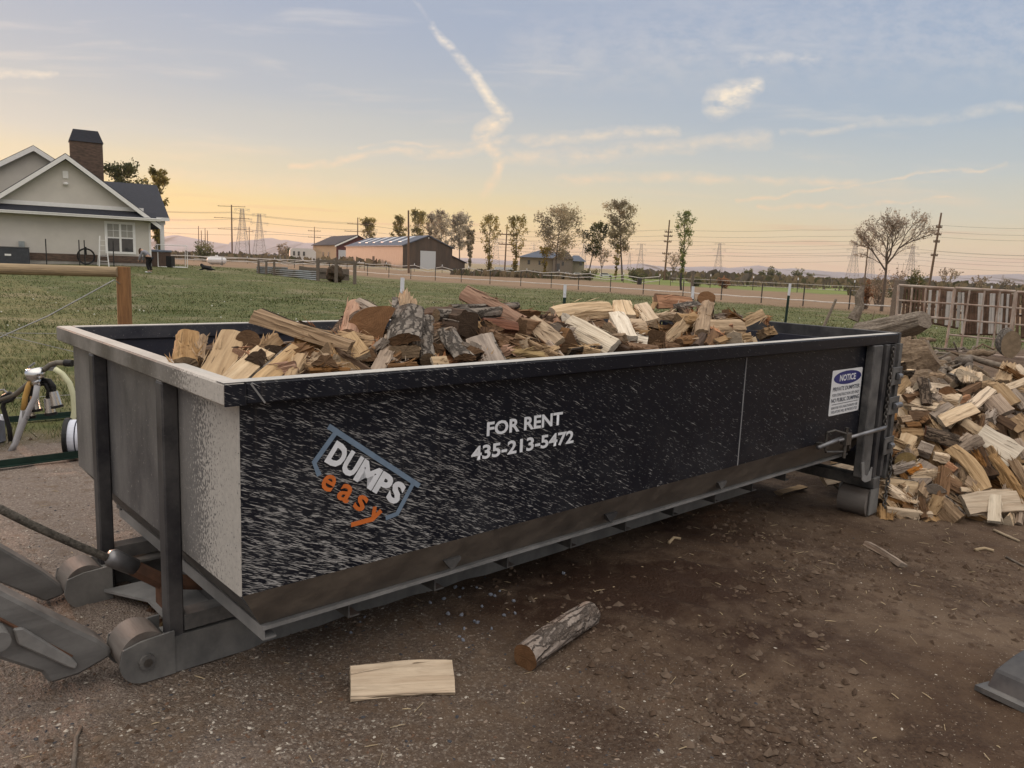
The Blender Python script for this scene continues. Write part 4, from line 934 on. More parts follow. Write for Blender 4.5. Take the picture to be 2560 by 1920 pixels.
def fire_pile():
    S = lambda *a, **k: put(hit_pile, *a, group=GP, **k)
    E = lambda *a, **k: put_end(hit_pile, *a, group=GP, **k)
    S(A_(1030, 1450), A_(1490, 1250), 36, 'half', 'pale', 'pale split log with a rounded tip slanting across the middle of the heap', sink=-.5, roll=.1)
    S(A_(1400, 1290), A_(1770, 970), 24, 'slab', 'pale', 'long pale stick of split wood rising behind the round tipped log', sink=-.3)
    E(A_(1420, 790), 27, 'half', 'pale', 'pale chunk with a fan of upright splinters on the crest of the heap', dip=-.3, roll=.3, rough=1.8)
    for k, (dx, h) in enumerate(((1370, 690), (1420, 640), (1460, 630), (1510, 690), (1550, 720))):
        S(A_(dx * .6 + 1430 * .4, 860), A_(dx, h), 8, 'tri', 'pale', 'upright splinter of the fan on the crest of the heap', sink=0, taper=.7, nl=5)
    S(A_(1590, 840), A_(1590, 720), 14, 'slab', 'pale', 'small square pale end beside the splinter fan')
    S(A_(1350, 990), A_(1610, 850), 22, 'wedge', 'brown', 'brown wedge lying under the splinter fan')
    E(A_(1130, 1000), 24, 'half', 'chestnut', 'large brown half round end near the top left of the heap', dip=-.2, roll=2.6)
    S(A_(1240, 1110), A_(1470, 1040), 20, 'wedge', 'chestnut', 'reddish brown wedge right of the half round end')
    S(A_(960, 1340), A_(1220, 1180), 28, 'slab', 'gray', 'grey striped slab left of the round tipped log', sink=.2)
    S(A_(960, 1190), A_(1120, 1130), 22, 'wedge', 'tan', 'tan wedge above the grey striped slab')
    S(A_(640, 1310), A_(950, 1320), 26, 'half', 'brown', 'brown half log with a curved end behind the dumpster door', roll=.2)
    S(A_(510, 1360), A_(650, 1340), 20, 'block', 'tan', 'small tan block close to the dumpster door hinge')
    S(A_(600, 1440), A_(790, 1430), 26, 'wedge', 'brown', 'brown wedge under the curved half log')
    S(A_(590, 1060), A_(790, 1020), 30, 'wedge', 'brown', 'brown wedge at the upper left edge of the heap')
    S(A_(800, 840), A_(860, 1200), 28, 'half', 'dark', 'upright dark bark log at the upper left of the heap', roll=2.8)
    S(A_(880, 810), A_(950, 1130), 8, 'round', 'gray_gb', 'thin grey stick standing beside the dark bark log')
    S(A_(660, 1230), A_(880, 1270), 14, 'slab', 'pale', 'pale edge above the curved half log')
    S(A_(1910, 830), A_(2010, 590), 36, 'block', 'buff', 'knotty buff chunk with torn fibres at the top right of the heap', rough=2.0, splinter=.03)
    S(A_(2060, 650), A_(2240, 830), 30, 'slab', 'pale', 'pale slab at the top right beside the knotty chunk')
    S(A_(1640, 870), A_(1880, 890), 22, 'wedge', 'buff', 'ragged buff piece between the splinter fan and the knotty chunk', rough=2.2)
    S(A_(1850, 920), A_(2090, 1180), 26, 'slab', 'buff', 'buff slab lying across the broad grey pink slab', sink=-.6)
    S(A_(1740, 1060), A_(1940, 1290), 48, 'slab', 'gray', 'broad grey pink slab facing forward near the top right')
    S(A_(2030, 970), A_(2240, 1210), 24, 'slab', 'gray', 'grey slab slanting down at the right edge of the photo')
    S(A_(1940, 960), A_(2240, 840), 18, 'slab', 'pale', 'pale board crossing the upper right of the heap', sink=-.4)
    S(A_(1720, 1280), A_(2080, 1480), 20, 'slab', 'dark', 'dark weathered board under the broad grey pink slab')
    S(A_(1600, 1300), A_(1790, 1490), 24, 'wedge', 'tan', 'tan splintered stick right of the round tipped log', rough=1.9, splinter=.03)
    S(A_(1370, 1400), A_(1630, 1570), 22, 'slab', 'pale', 'pale slab poking out below the round tipped log', roll=.2)
    S(A_(2080, 1320), A_(2240, 1480), 44, 'half', 'tan', 'rounded tan log at the right edge below the dark weathered board')
    # lower half
    S(B_(850, 160), B_(1290, 300), 42, 'half', 'reddish', 'dark red bark chunk in the middle of the heap', roll=2.9, rough=2.2, sink=.1)
    S(B_(520, 430), B_(640, 200), 36, 'slab', 'pale', 'pale squared slab just right of the dumpster door')
    S(B_(540, 500), B_(720, 390), 28, 'wedge', 'buff', 'buff wedge below the pale squared slab', rough=1.5)
    S(B_(520, 160), B_(820, 170), 20, 'slab', 'tan', 'tan plank end behind the pale squared slab')
    S(B_(770, 330), B_(960, 400), 34, 'block', 'gray', 'grey brown block end below the dark red bark chunk')
    E(B_(580, 590), 27, 'round', 'yellow', 'yellow cut log end low beside the dumpster corner', dip=-.1, yaw=.3)
    S(B_(640, 840), B_(930, 580), 58, 'half', 'gray', 'large smooth grey half log at the lower left of the heap', rough=.7)
    E(B_(940, 960), 30, 'half', 'gray', 'grey half round end below the large smooth half log', dip=-.2, roll=2.9, tr=.7)
    S(B_(980, 470), B_(1190, 520), 26, 'wedge', 'pale', 'pale ragged wedge in the centre of the heap', rough=2.0)
    S(B_(1200, 400), B_(1660, 990), 34, 'slab', 'buff', 'long curved buff slab slanting down to the lower right', sink=-.3, bow=.08)
    S(B_(1350, 300), B_(1470, 200), 24, 'block', 'gray', 'small grey cut end above the long curved slab')
    S(B_(1480, 320), B_(1720, 760), 50, 'half', 'dark', 'rotten dark brown hollow log beside the long curved slab', rough=2.6, sink=.4)
    S(B_(1560, 230), B_(2090, 540), 62, 'slab', 'white', 'largest slab, chalky grey and weathered, upper right of the rotten log', sink=-.1)
    S(B_(1770, 520), B_(2170, 1130), 34, 'wedge', 'tan', 'long splintery tan log running down at the lower right', rough=2.3, sink=-.4, splinter=.06)
    S(B_(2130, 640), B_(2250, 910), 26, 'slab', 'pale', 'pale slab at the right edge halfway up the heap')
    S(B_(2110, 260), B_(2240, 520), 20, 'slab', 'gray', 'narrow grey slab at the right edge beside the chalky slab')
    S(B_(330, 890), B_(755, 960), 44, 'half', 'pale', 'striped pale half log level with the dumpster floor', roll=.2)
    S(B_(290, 1080), B_(530, 1090), 30, 'block', 'brown', 'brown block under the striped pale half log')
    S(B_(540, 1180), B_(900, 1240), 16, 'wedge', 'brown', 'brown sliver behind the bottom pale split')
    S(B_(320, 1235), B_(945, 1310), 24, 'wedge', 'pale', 'pale split lying on the dirt at the foot of the heap', sink=.1)
    S(B_(640, 1110), B_(920, 1060), 24, 'wedge', 'gray', 'grey wedge with a pointed tip above the bottom pale split')
    S(B_(1000, 1110), B_(1270, 1390), 56, 'half', 'tan_gb', 'thick barked log with a dark side at the foot of the heap', roll=.5, rough=1.4)
    S(B_(1380, 1180), B_(2150, 1130), 58, 'slab', 'pale', 'wide pale slab standing on edge at the foot of the heap', sink=-.1, rough=1.2)
    S(B_(1330, 970), B_(2040, 1000), 12, 'slab', 'pale', 'thin pale strip along the top of the wide pale slab', sink=-1.2)
    S(B_(1800, 1100), B_(1790, 1465), 26, 'slab', 'white', 'narrow whitish stick leaning on the wide pale slab', sink=-1.7)
    E(B_(1970, 1400), 19, 'tri', 'pale', 'pale pointed end under the wide pale slab', dip=-.05)
    S(B_(2160, 1120), B_(2140, 1410), 16, 'wedge', 'gray', 'thin grey wedge right of the wide pale slab')
    S(B_(1120, 830), B_(1400, 960), 32, 'slab', 'brown', 'dark plank in the hollow under the long curved slab')
    S(B_(1240, 660), B_(1180, 620), 18, 'block', 'pink', 'small pinkish knot end beside the long curved slab')
    S(B_(600, 740), B_(780, 640), 14, 'wedge', 'chestnut', 'reddish sliver on top of the large smooth half log', sink=-.5)
    rnd = random.Random(33)
    for i in range(60):
        px, py = rnd.uniform(2205, 2560), rnd.uniform(925, 1290); h = hit_pile(px, py); sz = rnd.uniform(.10, .30); a = rnd.uniform(0, math.pi); ax = _pd * math.cos(a) + _pt * math.sin(a) + _pnr * rnd.uniform(-.5, .5)
        make_log('wood_chunk', rnd.choice(['wedge', 'block', 'slab', 'wedge']), rnd.choice(['buff', 'pale', 'tan', 'brown', 'pale', 'gray']), h - _pnr * rnd.uniform(-.01, .07), ax, _pnr + Vector((rnd.uniform(-.7, .7), rnd.uniform(-.7, .7), rnd.uniform(-.4, .4))), sz, rnd.uniform(.05, .11), rnd.uniform(.03, .08),
                 'small broken chunk lodged between larger splits in the ground heap', 'firewood', GP, nl=8, rough=2.2, splinter=.03 * (i % 2))
    rnd = random.Random(9)
    for i in range(70):
        u, v = rnd.uniform(-.1, 2.3), rnd.uniform(.15, 1.75)
        c = _pa + _pd * u + _pt * v - _pnr * rnd.uniform(.13, .22)
        if c.z < GZ + .06: c.z = GZ + .06
        a = rnd.uniform(0, math.pi); ax = _pd * math.cos(a) + _pt * math.sin(a) + _pnr * rnd.uniform(-.2, .2)
        make_log('split_log', rnd.choice(['wedge', 'quarter', 'half', 'block', 'slab']), rnd.choice(['brown', 'tan', 'gray', 'buff', 'tan', 'brown_gb', 'pale']), c, ax, _pnr + Vector((rnd.uniform(-.6, .6), rnd.uniform(-.6, .6), rnd.uniform(-.4, .4))), rnd.uniform(.34, .44), rnd.uniform(.13, .2), rnd.uniform(.09, .14),
                 'split log half buried under others in the ground heap', 'firewood', GP, nl=7)
    # hidden far slope of the heap
    for i in range(34):
        u, v = rnd.uniform(-.1, 2.3), rnd.uniform(.1, 1.5)
        c = _pa + _pd * u + _pn * (1.5 + v) + Vector((0, 0, 1.0 - v * .62)) ; c.z = max(c.z, GZ + .08)
        a = rnd.uniform(0, math.pi); ax = _pd * math.cos(a) + _pn * math.sin(a) + Vector((0, 0, rnd.uniform(-.5, .1)))
        make_log('split_log', rnd.choice(['wedge', 'quarter', 'half']), rnd.choice(['tan', 'gray', 'buff', 'pale']), c, ax, Vector((rnd.uniform(-.5, .5), .6, 1)), .4, rnd.uniform(.14, .2), .12, 'split log on the far side of the ground heap', 'firewood', 'firewood on the far side of the heap', nl=6)
fire_bin(); fire_pile()
# ---- pieces lying on their own
def lay(a, b, wpx, kind, color, label, roll=0.0, tr=None, lift=.5, name='split_log', facing_up=True, **kw):
    A, B = on_ground(*a), on_ground(*b); c = (A + B) / 2; w = wpx * (c - CAM).dot(_fw) / F_PX; ax = B - A; ln = ax.length
    tr = tr if tr is not None else {'round': 1.0, 'half': .62, 'quarter': .75, 'wedge': .62, 'slab': .34, 'tri': .8, 'block': .75}[kind]
    f = Matrix.Rotation(roll, 3, ax.normalized()) @ Vector((0, 0, 1))
    return make_log(name, kind, color, c + Vector((0, 0, w * tr * lift)), ax, f, ln, w, w * tr, label, 'firewood', None, **kw)
lay((876, 1730), (1132, 1716), 86, 'slab', 'pale', 'clean pale split board lying alone on the dirt in front of the dumpster', tr=.5, lift=.42, roll=.62, rough=.9)
lay((1312, 1672), (1472, 1558), 66, 'round', 'loose', 'short round log with flaking grey bark lying alone on the dirt', lift=.42, name='round_log', rough=1.3)
lay((2168, 1362), (2258, 1418), 26, 'wedge', 'gray', 'small grey split lying flat on the dirt before the woodpile', lift=.3)
lay((1945, 1240), (2008, 1224), 26, 'half', 'buff', 'buff split lying under the rear end of the dumpster', lift=.4)
# ================================================================== THINGS AROUND THE YARD
def G(px, py): return on_ground(px, py)
M_POSTW = mat('treated_round_post', (0.30, 0.155, 0.065), rough=.8, color2=(.20, .10, .045), vscale=5, stretch=(6, 6, .8), bump=.4)
M_RAILW = mat('weathered_round_rail', (0.36, 0.27, 0.165), rough=.85, color2=(.25, .19, .12), vscale=4, stretch=(.8, 7, 7), bump=.4)
M_WIRE = mat('galvanised_wire', (0.30, 0.30, 0.30), rough=.5, metal=.5)
M_ROPEW = mat('white_fence_tape', (0.66, 0.62, 0.58), rough=.7, var=.2)
M_GREENP = mat('dark_green_post', (0.012, 0.035, 0.026), rough=.6, var=.4)
M_TIP = mat('white_post_tip', (0.70, 0.72, 0.76), rough=.5, var=.1)
M_RUST = mat('rusty_steel', (0.15, 0.075, 0.045), rough=.9, color2=(.09, .05, .035), vscale=14, bump=.3)
M_GREY = dusty_paint('worn_grey_steel', (0.095, 0.092, 0.09, 1), (0.20, 0.196, 0.192, 1), .9, .4, 5, rough=.5, patch=(.5, 1, 2.5))
M_BLACK = mat('black_rubber', (0.012, 0.012, 0.013), rough=.5)
M_STAIN = mat('stainless_shell', (0.62, 0.62, 0.62), rough=.22, metal=1.0, var=.1)
M_HOSEY = mat('yellowed_clear_hose', (0.55, 0.55, 0.36), rough=.35, var=.1)
M_HOSEO = mat('amber_hose', (0.55, 0.33, 0.10), rough=.35, var=.2)
M_HOSEW = mat('cloudy_clear_hose', (0.42, 0.42, 0.44), rough=.3, var=.15)
M_WOODG = mat('grey_weathered_wood', (0.20, 0.165, 0.135), rough=.95, color2=(.11, .09, .075), vscale=7, stretch=(3, 3, 14), bump=.6)

def post_and_rail():
    p = at_y(307, 0, 7.62); base = gh(p.x, 7.62); pz = at_y(307, 667, 7.62)
    t = thing('rail_fence', 'round wooden rail fixed to a round reddish post behind the dumpster', 'fence', (pz.x, pz.y, base))
    h = pz.z - base
    MB().tube([(0, 0, 0), (0, 0, h * .5), (.005, 0, h)], [.068, .066, .064], 16).build('post', M_POSTW, t, smooth=False)
    a = at_y(-330, 668, 7.62) - t.location; b = at_y(296, 680, 7.57) - t.location
    MB().tube([a, (a + b) / 2 + Vector((0, 0, .01)), b], [.058, .055, .05], 16).build('rail', M_RAILW, t)
    return t
WP = post_and_rail()
def wires():
    t = WP; L = t.location
    w = MB()
    top = Vector((.02, -.06, (at_y(320, 680, 7.55) - L).z)); 
    w.tube([(.0, -.07, .80 * 1.6), at_y(285, 700, 7.4) - L, at_y(120, 790, 7.0) - L, at_y(-60, 870, 6.6) - L], .006, 5)
    w.build('brace_wire', M_WIRE, t)
    f = thing('wire_fence', 'thin low wire strands along the grass edge left of the dumpster', 'fence', (L.x, L.y, 0))
    for (a, b) in (((-40, 832, 7.0), (330, 828, 7.6)), ((-40, 1000, 6.6), (420, 965, 7.4)), ((-20, 830, 6.6), (470, 940, 6.9))):
        p, q = at_y(*a) - f.location, at_y(*b) - f.location
        MB().tube([p, (p + q) / 2 - Vector((0, 0, .015)), q], .0028, 5).build('wire', M_WIRE, f)
wires()
def t_post(px, ytop, Y, lean=0.0, tip=.2, label='', h=None):
    p = at_y(px, ytop, Y); z0 = gh(p.x, p.y); h = p.z - z0
    t = thing('fence_post', label, 'fence post', (p.x, p.y, z0), group='white tipped steel posts behind the dumpster'); t.rotation_euler = (0, lean, 0)
    def tee(z0, z1, m, nm):
        q = MB(); q.box((-.02, -.004, z0), (.02, .004, z1)); q.box((-.004, .004, z0), (.004, .034, z1))
        for k in range(int((z1 - z0) / .1)): q.box((-.006, -.012, z0 + .04 + k * .1), (.006, -.004, z0 + .06 + k * .1))
        return q.build(nm, m, t)
    tee(0, h - tip, M_GREENP, 'shaft'); tee(h - tip, h, M_TIP, 'tip')
t_post(999, 694, 7.9, .02, .19, 'white tipped steel post rising behind the litter covered bark chunk')
t_post(1413, 711, 10.2, 0, .17, 'white tipped green steel post behind the middle of the load')
t_post(1733, 716, 11.2, 0, .18, 'white tipped dark steel post behind the reddish split log')
t_post(1968, 708, 12.9, .03, .20, 'white tipped green steel post right of the load, standing clear')

def trailer_rails():
    """tilt-bed trailer tail: two worn steel rails sloping down to the yard, winch cable between"""
    t = thing('trailer_bed', 'worn grey steel tail rails of a tilted dumpster trailer at the left', 'trailer', BIN_O, YAW)
    def bp(px, py, y):
        r = ray(px, py); h = CAM + r * ((y - (CAM - BIN_O).dot(N3)) / r.dot(N3)); return to_bin(h)
    for o1, y0, y1 in (([(-420, 1262), (0, 1478), (160, 1560), (246, 1600), (276, 1622), (281, 1640), (262, 1652), (200, 1688), (125, 1712), (105, 1684), (0, 1650), (-420, 1440)], .66, .79),
                       ([(-420, 1110), (0, 1368), (110, 1432), (156, 1466), (165, 1479), (160, 1488), (115, 1505), (0, 1458), (-420, 1240)], 1.45, 1.57)):
        pr = [bp(x, y, y0) for x, y in o1]
        q = MB(); q.prism([(p.x, max(p.z, .004)) for p in pr], lambda p: (p[0], y0, p[1]), lambda p: (p[0], y1, p[1])); rail = q.build('bed_rail', M_GREY, t, bevel=.012)
        if y0 < 1:
            st = [bp(x, y, y0 - .018) for x, y in ((33, 1573), (58, 1570), (180, 1645), (195, 1662), (189, 1674), (170, 1668), (45, 1612))]
            q = MB(); q.prism([(p.x, p.z) for p in st], lambda p: (p[0], y0 - .02, p[1]), lambda p: (p[0], y0 - .0005, p[1])); q.build('rub_strip', M_GALV, rail, bevel=.005)
            c = bp(-8, 1592, y0 - .05); MB().tube([(c.x, y0 - .10, c.z), (c.x, y0 - .001, c.z)], .034, 18).build('guide_roller', M_GREY, t)
            g = [bp(x, y, y0 - .004) for x, y in ((-300, 1390), (0, 1548), (180, 1642))]
            q = MB(); q.tube([(p.x, y0 - .002, p.z) for p in g], .006, 6); q.build('weld_seam', M_RUST, rail)
    q = MB(); q.box((-1.12, .66, .62), (-.98, 1.57, .74)); q.build('cross_bar', M_GREY, t)
    c = thing('winch_cable', 'thick wire rope running from the trailer to the dumpster hook', 'cable', BIN_O, YAW)
    pts = [Vector(p) for p in ((-1.02, 1.06, .95), (-.80, 1.06, .835), (-.62, 1.065, .73), (-.444, 1.07, .614), (-.35, 1.07, .535), (-.275, 1.07, .477), (-.18, 1.07, .405), (-.082, 1.07, .335), (-.05, 1.07, .312))]
    q = MB(); q.tube(pts, .0165, 8); q.build('rope', mat('wire_rope', (.16, .145, .125), rough=.7, metal=.2, var=.6, vscale=60, bump=.8, bscale=120), c, smooth=True)
    q = MB(); q.tube([(-.075, 1.07, .338), (-.06, 1.07, .328), (.03, 1.068, .262)], [.026, .040, .036], 10); q.build('wedge_socket', M_LEVER, c, smooth=True)
    q = MB(); q.tube([(.012, 1.068, .272), (.131, 1.06, .178), (.40, 1.05, .10)], [.034, .036, .034], 8); q.build('hook_link', M_RUST, c)
    q = MB(); q.box((.12, 1.02, .068), (.17, 1.10, .165)); q.build('hook_tongue', M_RUST, c)
trailer_rails()

def milking_machine():
    o = G(40, 1195); Y = 6.05
    P = lambda px, py, y=Y: at_y(px, py, y) - t.location
    t = thing('milking_machine', 'portable milking machine with steel teat cups hanging at the grass edge', 'milking machine', (at_y(40, 1100, Y).x, Y, float(surf(at_y(40, 1100, Y).x, Y))))
    s = lambda x, y: (x / 5.529, 880 + y / 5.529)
    Q = lambda x, y, d=Y: P(*s(x, y), d)
    q = MB(); q.tube([Q(-150, 720), Q(60, 640), Q(210, 590), Q(440, 400), Q(620, 235), Q(700, 175), Q(790, 148), Q(900, 150)], .021, 10); q.build('handle_bar', mat('grey_bar', (.16, .145, .12), rough=.5, metal=.4), t, smooth=True)
    MB().tube([Q(895, 150), Q(1000, 156)], .028, 12).build('hand_grip', M_BLACK, t)
    q = MB(); q.box(Q(630, 190) , Q(750, 260) + Vector((0, .03, 0))); q.tube([Q(540, 225), Q(760, 215)], .009, 6); q.tube([Q(395, 215), Q(490, 300)], .007, 6); q.tube([Q(395, 215), Q(480, 150)], .008, 6); q.build('clamp', M_GALV, t)
    q = MB(); q.tube([Q(410, 380, 6.0), Q(430, 330, 6.0), Q(530, 320, 6.0), Q(560, 370, 6.0)], [.045, .062, .066, .05], 14); q.tube([Q(450, 420, 6.0), Q(560, 405, 6.0)], .04, 12); q.build('claw', M_STAIN, t, smooth=True)
    for pts in ([(560, 410), (640, 450), (680, 530), (670, 640)], [(570, 390), (680, 400), (740, 480), (735, 550)], [(520, 420), (480, 520), (480, 640)], [(480, 420), (430, 560), (410, 700)]):
        MB().tube([Q(*p) for p in pts], .021, 10).build('short_hose', M_BLACK, t, smooth=True)
    for (a, b) in (((668, 640), (708, 870)), ((738, 545), (795, 770)), ((470, 600), (505, 820)), ((400, 690), (410, 910))):
        A, B = Q(*a), Q(*b); d = B - A
        c = MB().tube([A, A + d * .85], [.034, .041], 16).build('teat_cup', M_STAIN, t)
        MB().tube([A + d * .84, A + d * 1.0], [.046, .046], 16).build('liner_mouth', M_BLACK, c)
    for m, r, pts in ((M_HOSEY, .026, [(760, 235), (860, 300), (960, 430), (1015, 600), (1030, 800), (1005, 960), (930, 1140)]), (M_HOSEO, .026, [(440, 370), (390, 480), (350, 620), (325, 800)]), (M_HOSEW, .028, [(515, 460), (490, 620), (400, 800), (330, 960), (260, 1130), (215, 1260), (150, 1370)]),
                      (M_HOSEW, .024, [(325, 800), (290, 980), (230, 1180), (190, 1290)])):
        MB().tube([Q(*p, 5.98) for p in pts], r * .82, 10).build('milk_hose', m, t, smooth=True)
    q = MB(); a = Q(285, 800, 5.96); b = Q(420, 930, 5.99); q.box(a, b); q.build('hose_clip', M_GALV, t, bevel=.01)
    # loop of black line and the pump box at the frame edge
    q = MB(); q.tube([Q(-60, 760), Q(40, 620), (Q(140, 570)), Q(220, 600), Q(160, 660), Q(60, 690), Q(40, 760), Q(90, 920), Q(130, 1060), Q(150, 1230)], .018, 8); q.build('vacuum_line', M_BLACK, t, smooth=True)
    q = MB(); q.tube([Q(-20, 530), Q(50, 520), Q(140, 600)], .008, 6); q.build('hook_wire', M_GALV, t)
    a = Q(-420, 930, 6.0); b = Q(95, 1200, 6.25); MB().box((a.x, a.y, 0.0), (b.x, b.y, a.z)).build('pump_box', mat('grey_box', (.16, .17, .20), rough=.7, color2=(.11, .11, .12)), t, bevel=.012)
    k = MB(); k.tube([Q(40, 930, 6.1), Q(52, 870, 6.1)], [.03, .02], 10); k.build('filler_cap', M_TIP, t)
milking_machine()
def reel():
    p = on_ground(146, 1152); c = Vector((p.x + .02, p.y + .12, float(surf(p.x, p.y)) + .155))
    t = thing('tape_reel', 'black fence tape reel wound with white striped tape on the gravel', 'reel', c)
    ax = Vector((.95, .3, 0)).normalized()
    MB().tube([-ax * .02, ax * .01], .152, 32).build('flange', M_BLACK, t); MB().tube([ax * .46, ax * .49], .152, 32).build('flange', M_BLACK, t)
    q = MB()
    for k in range(8): q.tube([ax * (.012 + k * .056), ax * (.012 + k * .056 + .046)], .138, 32)
    q.build('white_tape', mat('white_poly_tape', (.62, .65, .74), rough=.6, var=.12), t)
    q = MB(); q.tube([ax * .008, ax * .462], .130, 28); q.build('dark_tape', mat('navy_tape', (.03, .03, .05), rough=.6), t)
    MB().tube([-ax * .028, -ax * .015], .018, 12).build('hub_hole', M_LEVER, t)
reel()
def ground_posts():
    for a, b, lab in (((-60, 1184), (260, 1142), 'dark green steel post lying on the gravel beside the tape reel'), ((15, 1062), (330, 1035), 'dark green steel post lying in the grass behind the milking machine')):
        A, B = on_ground(*a), on_ground(*b); t = thing('steel_post', lab, 'steel post', A)
        d = B - A; q = MB(); q.beam(Vector((0, 0, .025)), d + Vector((0, 0, .025)), .05, .008); q.beam(Vector((0, 0, .05)), d + Vector((0, 0, .05)), .008, .05); q.build('shaft', M_GREENP, t)
ground_posts()
def loader_bucket():
    a = on_ground(2462, 1726); b = on_ground(2600, 1790); d = (b - a).normalized(); nb = Vector((-d.y, d.x, 0))
    t = thing('loader_bucket', 'corner of a dark steel loader bucket lying on the dirt at the right edge', 'bucket', a)
    mp = lambda x, y, z: d * x + nb * y + Vector((0, 0, z))
    prof = [(0, .012), (.30, .012), (.36, .05), (.36, .15), (.30, .17), (.15, .13), (.04, .085)]
    q = MB(); q.prism(prof, lambda p: mp(.0, p[0], p[1]), lambda p: mp(1.5, p[0], p[1])); q.build('shell', M_LEG, t, bevel=.008)
    q = MB(); q.prism([(-.035, .0), (.05, .0), (.05, .022), (-.035, .022)], lambda p: mp(-.02, p[0], p[1]), lambda p: mp(1.5, p[0], p[1])); q.build('cutting_edge', M_FRAME, t)
    q = MB(); q.prism([(-.037, .001), (.0, .001), (.0, .0235), (-.037, .0235)], lambda p: mp(.30, p[0], p[1]), lambda p: mp(1.49, p[0], p[1])); q.build('red_paint_edge', mat('worn_red_paint', (.28, .035, .03), rough=.7), t)
loader_bucket()
def stick(px, r, name, label, m, cat='stick'):
    pts = [on_ground(*p) for p in px]; o = pts[0]; n_ = len(pts)
    q = MB(); q.tube([p - o + Vector((0, 0, r * .8)) for p in pts], [r * (1 - .35 * i / n_) for i in range(n_)], 9); ob = q.build(name, m, smooth=True); ob.location = o; tag(ob, label, cat)
stick([(182, 1935), (188, 1880), (190, 1850), (203, 1822)], .008, 'stick', 'bent grey brown stick lying on the gravel at the bottom left', M_WOODG)
stick([(2484, 1328), (2515, 1342), (2548, 1356)], .011, 'stick', 'straight pale stick on the dirt in front of the woodpile', mat('pale_stick', (.34, .27, .19), rough=.9))
stick([(2515, 1395), (2560, 1418)], .008, 'stick', 'dark thin twig on the dirt at the right edge', M_WOODG)
stick([(1672, 1360), (1684, 1347), (1702, 1350)], .010, 'wood_chip', 'curled pale wood chip on the dirt near the skid rail', mat('pale_chip', (.44, .34, .22), rough=.9), 'wood chip')
stick([(2438, 1378), (2460, 1374), (2484, 1380)], .012, 'wood_chip', 'whitish flat splinter on the dirt before the woodpile', bpy.data.materials['pale_chip'], 'wood chip')
# blue-grey crushed stones dropped by the skid
M_STONE = mat('blue_grey_stone', (0.26, 0.28, 0.33), rough=.85, color2=(.15, .165, .20), vscale=40, bump=.4)
def stones():
    pts = [(1138, 1470), (1157, 1472), (1192, 1470), (1149, 1494), (1109, 1499), (1227, 1488), (1237, 1491), (1249, 1479), (1284, 1504), (1260, 1540), (1288, 1535), (1099, 1561), (1186, 1555), (1193, 1558), (1149, 1593), (1158, 1602), (1120, 1536), (1154, 1539), (911, 1544), (877, 1583), (1160, 1573), (1205, 1517), (1229, 1573), (1409, 1435), (900, 1556), (1076, 1508)]
    rnd = random.Random(3); sh = []
    for k in range(5):
        q = MB(); q.ball((0, 0, 0), (1, .8, .7), nu=7, nv=5, jit=.5, rnd=rnd); ob = q.build('stone', M_STONE); sh.append(ob)
    for i, (x, y) in enumerate(pts):
        o = sh[i] if i < 5 else sh[i % 5].copy()
        if i >= 5: COL.objects.link(o)
        p = on_ground(x, y); s = rnd.uniform(.0065, .0125); o.location = p + Vector((0, 0, s * .35)); o.scale = (s, s, s); o.rotation_euler = (rnd.random(), rnd.random(), rnd.random() * 6)
        tag(o, 'small blue grey crushed stone scattered on the dirt beside the skid rail', 'stone', 'crushed stones by the dumpster')
stones()

# ---- loose surface litter (nobody could count it)
def pebble_field(name, X, Y, size, mats, mi, squash=.55):
    n = len(X); Z = surf(X, Y)
    base = np.array([(1, 0, 0), (.3, .95, 0), (-.8, .6, 0), (-.85, -.55, 0), (.25, -.95, 0), (.1, .05, 1), (0, 0, -.6)])
    tri = np.array([(0, 1, 5), (1, 2, 5), (2, 3, 5), (3, 4, 5), (4, 0, 5), (1, 0, 6), (2, 1, 6), (3, 2, 6), (4, 3, 6), (0, 4, 6)])
    a = RNG.random(n) * 6.283; c, s = np.cos(a), np.sin(a)
    sx = size * (0.7 + .9 * RNG.random(n)); sy = size * (0.5 + .5 * RNG.random(n)); sz = size * squash * (0.4 + .9 * RNG.random(n))
    B = base[None] * np.stack([sx, sy, sz], -1)[:, None, :] * (0.75 + .5 * RNG.random((n, 7, 1)))
    V = np.stack([B[..., 0] * c[:, None] - B[..., 1] * s[:, None] + X[:, None], B[..., 0] * s[:, None] + B[..., 1] * c[:, None] + Y[:, None], B[..., 2] + (Z + sz * .15)[:, None]], -1)
    Fq = (tri[None] + np.arange(n)[:, None, None] * 7).reshape(-1, 3)
    return tag(np_mesh(name, V.reshape(-1, 3), Fq, mats, np.repeat(mi, 10)), kind='stuff')
def in_view_pts(n, ylo, yhi, f):
    """random points on the yard in front of the camera, thinned by f(x,y)"""
    Y = ylo * (yhi / ylo) ** RNG.random(n); X = (RNG.random(n) - .5) * 2 * (Y * .78 + .4); k = RNG.random(n) < f(X, Y)
    return X[k], Y[k]
GR = [mat('gravel_%s' % nm, c, rough=.9, var=.3, vscale=50) for nm, c in (('brown', (.15, .115, .09)), ('tan', (.26, .20, .155)), ('pale', (.50, .45, .385)), ('slate', (.06, .062, .072)), ('rust', (.145, .085, .055)))]
